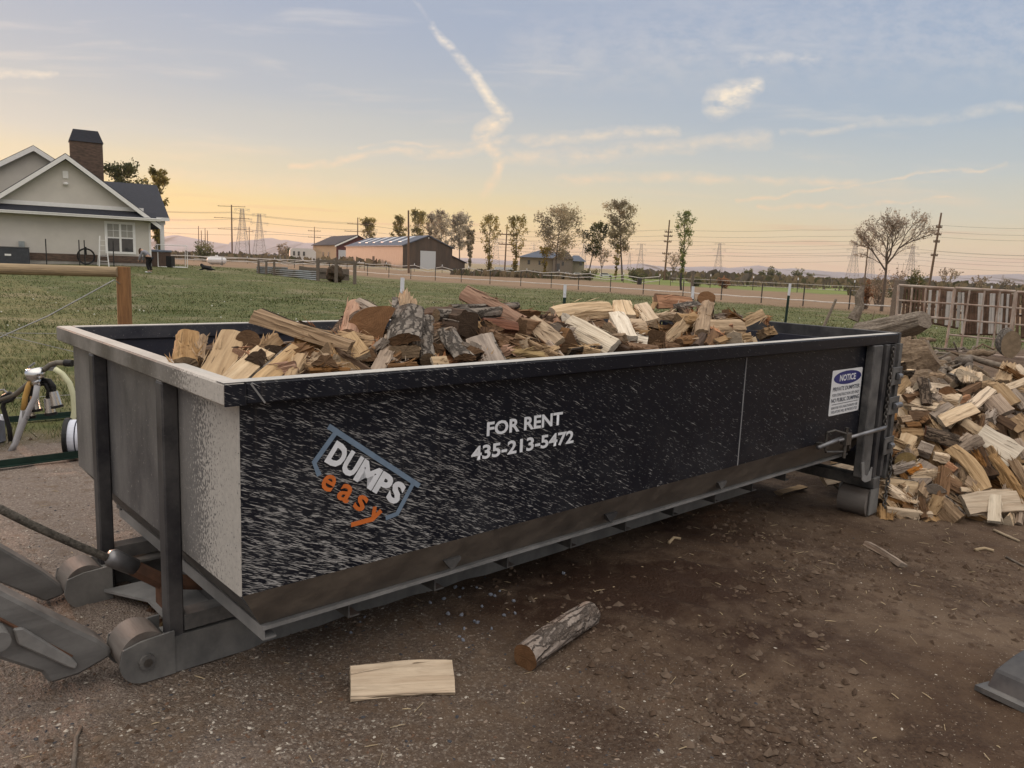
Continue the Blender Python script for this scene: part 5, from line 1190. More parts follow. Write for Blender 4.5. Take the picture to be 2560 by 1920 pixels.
def litter():
    zm = lambda X, Y: zone_masks(X, Y)
    def dens(X, Y):
        g, t, f, w, gr, b = zm(X, Y); return (1 - g) * np.clip(gr * 1.1 + .04, 0, 1) * (1 - .7 * w)
    X, Y = in_view_pts(60000, 1.45, 9.5, dens)
    mi = RNG.choice(5, len(X), p=[.34, .30, .11, .13, .12])
    sz = .0024 + .0065 * RNG.random(len(X)) ** 3.2
    pebble_field('gravel', X, Y, sz, GR, mi)
    # soft brown clods in the churned right half
    def dc(X, Y):
        g, t, f, w, gr, b = zm(X, Y); return (1 - g) * np.clip(.9 - gr, 0, 1) * np.clip(fbm(X * 1.1, Y * 1.1, 77, 4) * 5 - 2.1, .04, 1)
    X, Y = in_view_pts(60000, 1.5, 8.5, dc)
    cl = [mat('soil_clod', (.10, .066, .045), rough=1, color2=(.065, .042, .028), vscale=30), mat('dry_soil_clod', (.155, .112, .082), rough=1, vscale=30)]
    pebble_field('soil_clods', X, Y, .003 + .021 * RNG.random(len(X)) ** 5, cl, RNG.choice(2, len(X), p=[.7, .3]), .8)
    # straw and bark shreds
    def ds(X, Y):
        g, t, f, w, gr, b = zm(X, Y); return (1 - g) * np.clip(.15 + .75 * np.exp(-(((X - 1.7) / 1.5) ** 2 + ((Y - 5) / 1.3) ** 2)) + .6 * np.exp(-(((X - 3.4) / 1.4) ** 2 + ((Y - 5) / .8) ** 2)), 0, 1)
    X, Y = in_view_pts(3600, 1.5, 9, ds); n = len(X); a = RNG.random(n) * 3.14; ln = .006 + .028 * RNG.random(n) ** 2; w = .0008 + .0016 * RNG.random(n)
    Z = surf(X, Y) + .003; dx, dy = np.cos(a) * ln, np.sin(a) * ln; px, py = -np.sin(a) * w, np.cos(a) * w; tz = RNG.random(n) * .006
    V = np.stack([np.stack([X - dx - px, Y - dy - py, Z], -1), np.stack([X - dx + px, Y - dy + py, Z], -1), np.stack([X + dx + px, Y + dy + py, Z + tz], -1), np.stack([X + dx - px, Y + dy - py, Z + tz], -1), np.stack([X, Y, Z + .003 + w * .8], -1)], 1)
    Fq = (np.array([(0, 1, 4), (1, 2, 4), (2, 3, 4), (3, 0, 4)])[None] + np.arange(n)[:, None, None] * 5).reshape(-1, 3)
    st = [mat('straw_shred', (.42, .33, .21), rough=.9), mat('bark_shred', (.13, .09, .06), rough=.9)]
    tag(np_mesh('straw_and_bark_shreds', V.reshape(-1, 3), Fq, st, np.repeat(RNG.choice(2, n, p=[.62, .38]), 4)), kind='stuff')
litter()
# ---- grass blades on the lawn
def grass():
    n = 260000
    Y = 4.6 * (62 / 4.6) ** (RNG.random(n) ** .95); X = (RNG.random(n) - .5) * 2 * (Y * .74 + 1.0)
    g, t, f, w, gr, b = zone_masks(X, Y)
    tuft = fbm(X * .9, Y * .9, 91, 3); tall = np.clip((fbm(X * .35, Y * .35, 95, 3) - .5) * 5, 0, 1)
    edge = np.exp(-((Y - poly_y(X, LAWN_NEAR)) / .5) ** 2) * (X < 2)
    lx = (X - BIN_O.x) * D3.x + (Y - BIN_O.y) * D3.y; ly = (X - BIN_O.x) * N3.x + (Y - BIN_O.y) * N3.y
    inbin = (lx > -.3) & (lx < 5.5) & (ly > -.2) & (ly < 2.4)
    keep = (RNG.random(n) < np.clip(g * (.12 + 1.05 * tuft), 0, 1)) & ~inbin & (g > .15)
    X, Y, tuft, tall, edge = X[keep], Y[keep], tuft[keep], tall[keep], edge[keep]; n = len(X)
    sc_ = np.clip(Y / 7, .75, 4.5)
    h = (.018 + .032 * RNG.random(n)) * (.5 + .8 * tuft + .8 * tall + 3.2 * edge) * sc_ ** .30; wd = .0030 * sc_ * (.8 + .7 * RNG.random(n))
    a = RNG.random(n) * 6.283; ln_ = (RNG.random(n) * .9 + .15) * h; la = RNG.random(n) * 6.283
    Z = surf(X, Y) - .004; px, py = np.cos(a) * wd, np.sin(a) * wd
    V = np.stack([np.stack([X - px, Y - py, Z], -1), np.stack([X + px, Y + py, Z], -1), np.stack([X + np.cos(la) * ln_, Y + np.sin(la) * ln_, Z + h], -1)], 1).reshape(-1, 3)
    Fq = np.arange(n * 3).reshape(-1, 3)
    gm = [mat('grass_blade_%s' % k, c, rough=.7, var=.3, vscale=2, spec=.2) for k, c in (('green', (.075, .098, .026)), ('light', (.150, .152, .055)), ('straw', (.25, .215, .12)), ('dark', (.040, .050, .016)))]
    pt = sstep(.40, .62, fbm(X * .22, Y * .5, 97, 4)); pd_ = sstep(.48, .62, fbm(X * .55 + 9, Y * 1.1, 98, 4))
    r1, r2 = RNG.random(n), RNG.random(n)
    mi = np.where(r1 < .12 + .45 * pt, 1, np.where(r1 < .22 + .55 * pt, 2, np.where(r2 < .12 + .6 * pd_, 3, 0)))
    tag(np_mesh('lawn_grass', V, Fq, gm, mi), kind='stuff')
    # white seed heads dotted over the lawn
    m = 230; Y = 6 + 26 * RNG.random(m) ** 1.3; X = (RNG.random(m) - .5) * 2 * (Y * .7); g = zone_masks(X, Y)[0]
    k = (g > .8) & (fbm(X * .3, Y * .3, 13, 3) > .45); X, Y = X[k], Y[k]; n = len(X); Z = surf(X, Y)
    o = np.array([(1, 0, 0), (-1, 0, 0), (0, 1, 0), (0, -1, 0), (0, 0, 1), (0, 0, -1)]); r = (.009 + .007 * RNG.random(n)) * np.clip(Y / 12, .8, 2)
    V = o[None] * r[:, None, None] + np.stack([X, Y, Z + .05 + .05 * RNG.random(n)], -1)[:, None]
    Fq = (np.array([(0, 2, 4), (2, 1, 4), (1, 3, 4), (3, 0, 4), (2, 0, 5), (1, 2, 5), (3, 1, 5), (0, 3, 5)])[None] + np.arange(n)[:, None, None] * 6).reshape(-1, 3)
    tag(np_mesh('dandelion_clocks', V.reshape(-1, 3), Fq, mat('seed_head', (.62, .62, .56), rough=1)), kind='stuff')
grass()
# moss and wet leaves between the skids, under the front
def moss():
    n = 2600; lx = .1 + .75 * RNG.random(n); ly = .78 + .55 * RNG.random(n); k = RNG.random(n) < np.exp(-(((lx - .5) / .3) ** 2 + ((ly - 1.05) / .3) ** 2)); lx, ly = lx[k], ly[k]
    X = BIN_O.x + D3.x * lx + N3.x * ly; Y = BIN_O.y + D3.y * lx + N3.y * ly
    q = pebble_field('moss_and_leaf_mould', X, Y, .008 + .014 * RNG.random(len(X)), [M_MOSS, mat('wet_leaf', (.07, .035, .018), rough=.8)], RNG.choice(2, len(X)), 1.1)
moss()
# ================================================================== BUILDINGS, FENCES, TREES BEYOND
Z1 = lambda x, y: (x / 3.456, 280 + y / 3.456)
Z2 = lambda x, y: (480 + x / 3.072, 480 + y / 3.072)
Z3 = lambda x, y: (1100 + x / 3.072, 480 + y / 3.072)
Z4 = lambda x, y: (1800 + x / 2.9105, 500 + y / 2.9105)
M_STUCCO = mat('beige_stucco', (0.60, 0.565, 0.51), rough=.95, var=.08, vscale=1.2, bump=.2, bscale=60)
M_TRIM = mat('white_trim', (0.80, 0.79, 0.77), rough=.6, var=.06)
M_SHING = mat('charcoal_shingle', (0.040, 0.043, 0.055), rough=.9, color2=(.026, .028, .036), vscale=3, stretch=(2, 2, 20), bump=.5, bscale=20)
M_STONEV = mat('brown_ledge_stone', (0.15, 0.10, 0.075), rough=.95, color2=(.075, .055, .045), vscale=3.2, stretch=(1, 1, 4.5), bump=.8, bscale=9)
M_CONC = mat('foundation_concrete', (0.38, 0.36, 0.33), rough=.95, var=.15)
M_GLASS = mat('dim_window_glass', (0.06, 0.065, 0.07), rough=.06, var=.3, vscale=1, spec=.8)
M_BLIND = mat('window_blind', (0.35, 0.34, 0.31), rough=.9, var=.1)
def house():
    R = at_y(379, 668, 48.0); e = Vector((-.859, -.512, 0)).normalized(); b = Vector((-.512, .859, 0)).normalized()
    if b.dot(Vector((0, 1, 0))) < 0: b = -b
    T = thing('house', 'beige stucco house with white trimmed gables, charcoal roof and stone chimney', 'house', R)
    W = lambda a, bb, z: e * a + b * bb + Vector((0, 0, z))
    def hp(px, py, bb=0.0):
        h = plane_hit(px, py, R + b * bb, b) - R; return h.dot(e), h.z
    def zz(x, y, bb=0.0): return hp(*Z1(x, y), bb)
    Aa, Az = zz(565, 395); Ea, Ez = zz(1310, 950); Ez = (Ez + zz(1310, 935)[1]) / 2; LB = 2 * Aa - 0.0
    pitch = (Az - Ez) / (Aa - 0)
    q = MB(); q.prism([(0, -.25), (LB, -.25), (LB, Ez), (Aa, Az - .12), (0, Ez - .02)], lambda p: W(p[0], 0, p[1]), lambda p: W(p[0], 13, p[1])); wall = q.build('wall', M_STUCCO, T)
    oh = .55
    for s in (-1, 1):
        ea = Aa + s * (Aa + oh); ez = Az - pitch * (Aa + oh)
        q = MB(); q.prism([(Aa, Az), (ea, ez), (ea, ez + .22), (Aa, Az + .22)], lambda p: W(p[0], -.45, p[1]), lambda p: W(p[0], 13.4, p[1])); rf = q.build('roof', M_SHING, T)
        q = MB(); q.prism([(Aa, Az - .10), (ea, ez - .10), (ea, ez + .17), (Aa, Az + .17)], lambda p: W(p[0], -.50, p[1]), lambda p: W(p[0], -.452, p[1])); q.build('rake_board', M_TRIM, rf)
    # pent roof across the gable, its boards
    z_hi = zz(650, 830)[1]; z_lo = zz(650, 890)[1]
    q = MB(); q.prism([(.0, z_hi), (-.62, z_lo), (-.62, z_lo - .03), (.0, z_lo - .03)], lambda p: W(-.30, p[0], p[1]), lambda p: W(LB + .3, p[0], p[1])); pr = q.build('pent_roof', M_SHING, T)
    q = MB(); q.prism([(-.62, z_lo - .035), (-.67, z_lo - .035), (-.67, z_lo + .0), (-.70, z_lo + .10), (-.62, z_lo + .12)], lambda p: W(-.55, p[0], p[1] - .07), lambda p: W(LB + .3, p[0], p[1] - .07)); q.build('gutter', M_TRIM, pr)
    q = MB(); q.prism([(-.02, z_hi + .01), (-.05, z_hi + .01), (-.05, z_hi + .24), (-.02, z_hi + .24)], lambda p: W(.35, p[0], p[1]), lambda p: W(LB - .35, p[0], p[1])); q.build('frieze_board', M_TRIM, pr)
    # stone wainscot and foundation
    z1, z0 = zz(650, 1228)[1], zz(650, 1290)[1]
    q = MB(); q.prism([(-.03, z0), (-.10, z0), (-.10, z1), (-.03, z1)], lambda p: W(.08, p[0], p[1]), lambda p: W(LB - .1, p[0], p[1])); q.build('stone_wainscot', M_STONEV, T)
    q = MB(); q.prism([(-.02, z0 - .6), (-.07, z0 - .6), (-.07, z0 - .005), (-.02, z0 - .005)], lambda p: W(.02, p[0], p[1]), lambda p: W(LB - .1, p[0], p[1])); q.build('foundation', M_CONC, T)
    q = MB(); q.prism([(0, 0), (.0, -.11), (-.0, -.11)], lambda p: W(0, 0, 0), lambda p: W(0, 0, 0)) if 0 else None
    MB().box((-.05, -.05, 0), (.05, .05, 0.01)) if 0 else None
    q = MB(); q.prism([(-.01, 0), (.10, 0), (.10, Ez - .1), (-.01, Ez - .1)], lambda p: W(p[0], -.035, p[1]), lambda p: W(p[0], -.005, p[1])); q.build('corner_board', M_TRIM, T)
    # window
    wa, wz1 = zz(918, 958); wb, wz0 = zz(1158, 1215)
    def rect(a0, a1, y0, y1, b0, b1):
        q = MB(); q.prism([(a0, y0), (a1, y0), (a1, y1), (a0, y1)], lambda p: W(p[0], b0, p[1]), lambda p: W(p[0], b1, p[1])); return q
    a0, a1 = min(wa, wb), max(wa, wb); am, zm = (a0 + a1) / 2, (wz0 + wz1) / 2
    win = rect(a0 - .11, a1 + .11, wz0 - .11, wz1 + .11, -.05, -.003).build('window', M_TRIM, T)
    for i in (0, 1):
        for j in (0, 1):
            x0, x1 = (a0 + .04, am - .06) if i == 0 else (am + .06, a1 - .04); y0, y1 = (wz0 + .03, zm - .04) if j == 0 else (zm + .04, wz1 - .04)
            rect(x0, x1, y0, y1, -.056, -.051).build('pane', M_GLASS if j == 0 else M_BLIND, win)
            if j: rect((x0 + x1) / 2 - .012, (x0 + x1) / 2 + .012, y0, y1, -.062, -.057).build('muntin', M_TRIM, win); rect(x0, x1, (y0 + y1) / 2 - .012, (y0 + y1) / 2 + .012, -.066, -.0625).build('muntin', M_TRIM, win)
    va, vz1 = zz(540, 508); vb, vz0 = zz(592, 576); rect(min(va, vb), max(va, vb), vz0, vz1, -.06, -.003).build('gable_vent', M_TRIM, T)
    la, lz = zz(567, 620); q = MB(); q.ball(W(la, -.12, lz), (.16, .1, .09)); q.build('flood_light', M_TRIM, T)
    ma, mz1 = zz(160, 1115); mb_, mz0 = zz(215, 1172); mt = rect(min(ma, mb_), max(ma, mb_), mz0, mz1, -.16, -.004).build('meter_box', mat('meter_grey', (.30, .33, .33), rough=.6), T)
    q = MB(); q.tube([W((ma + mb_) / 2, -.08, mz0), W((ma + mb_) / 2, -.08, z1 - .1)], .03, 8); q.build('conduit', mt.data.materials[0], mt)
    # chimney
    bb = 2.2; c0, ct = zz(600, 245, bb); c1, _ = zz(885, 245, bb); _, top = zz(730, 150, bb)
    x0, x1 = min(c0, c1), max(c0, c1); cw = x1 - x0
    q = MB(); q.prism([(x0, 2.5), (x1, 2.5), (x1, ct), (x0, ct)], lambda p: W(p[0], bb, p[1]), lambda p: W(p[0], bb + 1.1, p[1])); ch = q.build('chimney', M_STONEV, T)
    q = MB(); k = .12 * cw
    V = [W(x0 - .05, bb - .06, ct + .002), W(x1 + .05, bb - .06, ct + .002), W(x1 + .05, bb + 1.16, ct + .002), W(x0 - .05, bb + 1.16, ct + .002), W(x0 + k, bb + .25, top), W(x1 - k, bb + .25, top), W(x1 - k, bb + .85, top), W(x0 + k, bb + .85, top)]
    q.add(V, [(0, 3, 2, 1), (4, 5, 6, 7), (0, 1, 5, 4), (1, 2, 6, 5), (2, 3, 7, 6), (3, 0, 4, 7)]); q.build('chimney_cap', M_SHING, ch)
    # second gable, further back on the left
    b2 = 5.0; ga, gz_ = zz(290, 330, b2); la_, lz_ = zz(0, 468, b2); sl = (gz_ - lz_) / (la_ - ga); half = 5.2
    q = MB(); q.prism([(ga - half, 2.2), (ga + half, 2.2), (ga + half, gz_ - sl * half), (ga, gz_), (ga - half, gz_ - sl * half)], lambda p: W(p[0], b2, p[1]), lambda p: W(p[0], b2 + 9, p[1])); w2 = q.build('wall', M_STUCCO, T)
    for s in (-1, 1):
        ea, ez = ga + s * (half + .4), gz_ - sl * (half + .4)
        q = MB(); q.prism([(ga, gz_ + .04), (ea, ez + .04), (ea, ez + .26), (ga, gz_ + .26)], lambda p: W(p[0], b2 - .4, p[1]), lambda p: W(p[0], b2 + 9.4, p[1])); rf = q.build('roof', M_SHING, T)
        q = MB(); q.prism([(ga, gz_ - .08), (ea, ez - .08), (ea, ez + .22), (ga, gz_ + .22)], lambda p: W(p[0], b2 - .45, p[1]), lambda p: W(p[0], b2 - .402, p[1])); q.build('rake_board', M_TRIM, rf)
    # rear wing with porch at the right
    b3, b4 = 3.2, 8.2
    ra, rz = zz(1355, 655, b4); fa, fz = zz(1462, 938, b3); br = (b3 + b4 * 0 + b4)
    q = MB(); V = [W(fa, b3, fz), W(3.2, b3, fz), W(3.2, b4, rz), W(ra, b4, rz), W(fa, 2 * b4 - b3, fz), W(3.2, 2 * b4 - b3, fz)]
    V2 = [v + Vector((0, 0, .18)) for v in V]; q.add(V + V2, [(0, 1, 2, 3), (6, 9, 8, 7), (0, 3, 9, 6), (3, 2, 8, 9), (3, 4, 10, 9), (4, 5, 11, 10), (2, 5, 4, 3), (8, 9, 10, 11), (0, 6, 7, 1), (1, 7, 8, 2)]); rw = q.build('roof', M_SHING, T)
    q = MB(); q.prism([(b3 - .04, fz - .05), (b3 + .0, fz - .05), (b3 + .0, fz + .17), (b3 - .04, fz + .17)], lambda p: W(fa - .02, p[0], p[1]), lambda p: W(.0, p[0], p[1])); q.build('fascia', M_TRIM, rw)
    pa, _ = zz(1402, 1100, b3 + .4)
    q = MB(); q.prism([(pa - .12, -.1), (pa + .12, -.1), (pa + .12, fz - .28), (pa - .12, fz - .28)], lambda p: W(p[0], b3 + .3, p[1]), lambda p: W(p[0], b3 + .54, p[1])); q.build('porch_column', M_TRIM, T)
    q = MB(); q.prism([(pa - .2, fz - .28), (.2, fz - .28), (.2, fz - .05), (pa - .2, fz - .05)], lambda p: W(p[0], b3 + .28, p[1]), lambda p: W(p[0], b3 + .56, p[1])); q.build('porch_beam', M_TRIM, T)
    q = MB(); q.prism([(fa, -.3), (0, -.3), (0, .02), (fa, .02)], lambda p: W(p[0], b3, p[1]), lambda p: W(p[0], b4 + 3, p[1])); q.build('porch_slab', M_CONC, T)
    # things standing along the wall
    def at_wall(x, y, bb): h = plane_hit(*Z1(x, y), R + b * bb, b); return Vector((h.x, h.y, gh(h.x, h.y)))
    p = at_wall(75, 1290, -1.0); ac = thing('air_conditioner', 'dark grey air conditioning unit beside the stone base of the house', 'air conditioner', p)
    ac.rotation_euler = (0, 0, math.atan2(e.y, e.x)); q = MB(); q.box((-1.0, -.45, .06), (1.0, .45, .95)); u = q.build('cabinet', mat('ac_grey', (.055, .06, .07), rough=.6), ac, bevel=.03)
    q = MB(); q.box((-1.02, -.47, .955), (1.02, .47, 1.0)); q.build('top_lid', mat('ac_lid', (.12, .12, .12), rough=.6), ac); q = MB(); q.box((-.15, .452, .5), (.15, .458, .6)); q.build('plate', M_TRIM, ac); q = MB(); q.box((-1.1, -.5, 0), (1.1, .5, .055)); q.build('pad', M_CONC, ac)
    p = at_wall(745, 1300, -.35); hr = thing('hose_coil', 'black garden hose coiled on the stone base of the house', 'garden hose', p); h0 = zz(745, 1247, -.3)[1] + R.z - p.z
    for k in range(4): MB().tube([e * (math.cos(t) * (.42 + .035 * (k % 2))) + Vector((0, 0, h0 + math.sin(t) * (.42 + .035 * (k % 2)))) - b * (.05 * k) for t in [2 * math.pi * i / 24 for i in range(25)]], .03, 6, cap=False).build('loop', M_BLACK, hr)
    MB().box((-.05, -.06, h0 + .1), (.05, .02, h0 + .55)).build('bracket', M_BLACK, hr)
    p = at_wall(900, 1335, -1.4); ld = thing('stepladder', 'white stepladder standing below the house window', 'ladder', p)
    for sx, ty in ((-.25, 0), (.25, 0)):
        MB().beam(e * (sx) + Vector((0, 0, 0)), e * (sx * .6) + b * .3 + Vector((0, 0, 1.75)), .06, .04).build('rail', M_TRIM, ld); MB().beam(e * (sx * 1.2) + b * .85, e * (sx * .6) + b * .36 + Vector((0, 0, 1.7)), .04, .03).build('rear_leg', M_TRIM, ld)
    for k in range(5): MB().beam(e * -.22 + b * (.05 + .05 * k) + Vector((0, 0, .3 + k * .3)), e * .22 + b * (.05 + .05 * k) + Vector((0, 0, .3 + k * .3)), .07, .025).build('step', M_TRIM, ld)
    # covered tub, white kennel panels
    p = at_wall(1375, 1335, .9); tb = thing('hot_tub', 'brown hot tub with a blue grey cover at the house corner', 'hot tub', p); tb.rotation_euler = (0, 0, math.atan2(e.y, e.x))
    MB().box((-.62, -.6, 0), (.62, .6, .88)).build('cabinet', mat('tub_brown', (.10, .065, .05), rough=.8, vscale=4, stretch=(8, 8, 1)), tb); MB().box((-.68, -.66, .885), (.68, .66, 1.02)).build('cover', mat('tub_cover', (.16, .19, .25), rough=.6), tb, bevel=.03)
    p = at_wall(1495, 1350, .3); kn = thing('wire_kennel', 'white framed wire kennel panels beside the hot tub', 'kennel', p)
    for bb in (0, .9):
        q = MB(); c = [e * .85 + b * bb, e * -.85 + b * bb, e * -.85 + b * bb + Vector((0, 0, 1.35)), e * .85 + b * bb + Vector((0, 0, 1.35)), e * .85 + b * bb]; q.tube([v + Vector((0, 0, .03)) for v in c], .03, 6); q.build('frame', M_TRIM, kn)
    q = MB(); q.box((-.5, -.2, 0), (.0, .3, .7)); q.build('dark_crate', M_BLACK, kn)
    # thin wire fence posts on the lawn
    for i, (x, y1_, y0_) in enumerate(((405, 1195, 1330), (690, 1210, 1315), (985, 1185, 1340), (735, 1180, 1300))):
        p = at_wall(x, y0_, -2.2); t = MB().tube([(0, 0, 0), (0, 0, 1.5)], .03, 6).build('thin_post', mat('dark_thin_post', (.03, .03, .03)) if not bpy.data.materials.get('dark_thin_post') else bpy.data.materials['dark_thin_post']); t.location = p
        tag(t, 'thin dark post of the garden fence in front of the beige house wall', 'fence post', 'thin posts along the house wall')
house()

def skin_body(name, verts, edges, radii, m, parent=None, sub=2):
    me = bpy.data.meshes.new(name); me.from_pydata(verts, edges, []); o = bpy.data.objects.new(name, me); COL.objects.link(o)
    md = o.modifiers.new('skin', 'SKIN'); s2 = o.modifiers.new('sub', 'SUBSURF'); s2.levels = sub; s2.render_levels = sub
    for v, r in zip(me.skin_vertices[0].data, radii): v.radius = (r, r) if not isinstance(r, tuple) else r
    me.skin_vertices[0].data[0].use_root = True
    dg = bpy.context.evaluated_depsgraph_get(); dg.update(); nm = bpy.data.meshes.new_from_object(o.evaluated_get(dg)); bpy.data.objects.remove(o)
    nm.materials.clear(); nm.materials.append(m); nm.polygons.foreach_set('use_smooth', [True] * len(nm.polygons))
    ob = bpy.data.objects.new(name, nm); COL.objects.link(ob)
    if parent: ob.parent = parent
    return ob
def person():
    p = at_y(369, 674, 43.5); p.z = gh(p.x, p.y)
    T = thing('person', 'person in a grey top and black trousers bending toward the lawn by the house', 'person', p)
    s = 57 * (p - CAM).dot(_fw) / F_PX / 1.30            # bent figure: about 1.3 m to the top of the back
    T.scale = (s, s, s)
    skin = mat('skin_tone', (.42, .26, .19), rough=.6, var=.05); gr = mat('grey_top', (.24, .24, .27), rough=.9); bl = mat('black_trousers', (.012, .012, .014), rough=.8); hair = mat('brown_hair', (.07, .035, .02), rough=.6)
    # bent at the hip, head toward -x (left in the picture), arms hanging down
    v = [(.12, 0, .86), (.0, 0, 1.02), (-.17, 0, 1.17), (-.26, 0, 1.235), (-.335, 0, 1.26), (-.41, 0, 1.215),
         (-.18, -.17, 1.15), (-.29, -.20, .90), (-.40, -.18, .68), (-.44, -.17, .60), (-.18, .17, 1.15), (-.27, .20, .89), (-.36, .18, .67), (-.39, .17, .59),
         (.13, -.09, .80), (.03, -.10, .46), (.12, -.10, .09), (.01, -.10, .045), (.13, .09, .80), (.09, .10, .46), (.17, .10, .09), (.06, .10, .045)]
    e = [(0, 1), (1, 2), (2, 3), (3, 4), (4, 5), (2, 6), (6, 7), (7, 8), (8, 9), (2, 10), (10, 11), (11, 12), (12, 13), (0, 14), (14, 15), (15, 16), (16, 17), (0, 18), (18, 19), (19, 20), (20, 21)]
    r = [.14, .135, .15, .065, .095, .08, .065, .05, .038, .032, .065, .05, .038, .032, .105, .07, .045, .035, .105, .07, .045, .035]
    skin_body('body', v, e, r, skin, T)
    tv = v[0:4] + v[6:9] + v[10:13]; te = [(0, 1), (1, 2), (2, 4), (4, 5), (5, 6), (2, 7), (7, 8), (8, 9)]
    tv = [v[0], v[1], v[2], (-.22, 0, 1.21), v[6], v[7], v[8], v[10], v[11], v[12]]; te = [(0, 1), (1, 2), (2, 3), (2, 4), (4, 5), (5, 6), (2, 7), (7, 8), (8, 9)]
    skin_body('grey_top', tv, te, [.155, .155, .168, .09, .085, .066, .052, .085, .066, .052], gr, T)
    pv = [(.12, 0, .88), (.13, -.09, .80), (.03, -.10, .46), (.12, -.10, .12), (.13, .09, .80), (.09, .10, .46), (.17, .10, .12)]
    skin_body('trousers', pv, [(0, 1), (1, 2), (2, 3), (0, 4), (4, 5), (5, 6)], [.155, .122, .085, .06, .122, .085, .06], bl, T)
    hv = [(-.31, 0, 1.31), (-.39, 0, 1.30), (-.41, -.04, 1.16), (-.40, -.03, 1.02)]
    skin_body('hair', hv, [(0, 1), (1, 2), (2, 3)], [.105, .10, .07, .035], hair, T)
    MB().ball((.0, -.10, .035), (.12, .045, .035)).build('shoe', M_TIP, T); MB().ball((.06, .10, .035), (.12, .045, .035)).build('shoe', M_TIP, T)
person()
def dog():
    p = on_ground(518, 676); s = 34 * (p - CAM).dot(_fw) / F_PX / 1.05
    T = thing('dog', 'black dog lying on the lawn to the right of the house', 'dog', p); T.scale = (s, s, s)
    m = mat('black_coat', (.010, .010, .011), rough=.7, var=.3)
    # lying down, head at the left and raised, forelegs forward, hind leg folded
    v = [(.10, 0, .20), (-.12, 0, .22), (-.30, 0, .25), (-.38, 0, .36), (-.43, 0, .43), (-.54, 0, .39), (.30, 0, .17), (.42, .03, .10), (.62, .08, .04),
         (-.30, -.10, .12), (-.42, -.11, .05), (-.58, -.11, .03), (-.30, .10, .12), (-.42, .11, .05), (-.58, .11, .03), (.28, -.13, .12), (.14, -.16, .05), (.02, -.16, .03), (.28, .13, .12), (.14, .16, .05), (.02, .16, .03), (-.415, -.07, .50), (-.415, .07, .50)]
    e = [(0, 1), (1, 2), (2, 3), (3, 4), (4, 5), (0, 6), (6, 7), (7, 8), (2, 9), (9, 10), (10, 11), (2, 12), (12, 13), (13, 14), (6, 15), (15, 16), (16, 17), (6, 18), (18, 19), (19, 20), (4, 21), (4, 22)]
    r = [.17, .18, .17, .11, .105, .05, .16, .06, .03, .075, .05, .04, .075, .05, .04, .10, .06, .04, .10, .06, .04, .025, .025]
    skin_body('body', v, e, r, m, T)
dog()
def propane():
    p = on_ground(542, 662); d = (p - CAM).dot(_fw); s = d / F_PX
    T = thing('propane_tank', 'white propane tank lying on the lawn beyond the black dog', 'propane tank', p)
    r = 20 * s * .5; L = 48 * s / 2; z = r * 1.1
    q = MB(); pts = []; rs = []
    for t in range(-90, 91, 15):
        a = math.radians(t); pts.append(Vector(((L - r) * (1 if t > 0 else -1 if t < 0 else 0) + r * math.sin(a), 0, z))); rs.append(max(.02, r * math.cos(a)))
    q.tube(pts, rs, 18); q.build('shell', mat('tank_white', (.72, .72, .73), rough=.4, var=.05), T, smooth=True)
    q = MB(); q.tube([(0, 0, z + r * .9), (0, 0, z + r * 1.28)], r * .32, 14); q.build('dome', M_TRIM, T)
    for x in (-L * .5, L * .5): MB().box((x - .08, -r * .6, 0), (x + .08, r * .6, r * .5)).build('saddle', M_CONC, T)
propane()

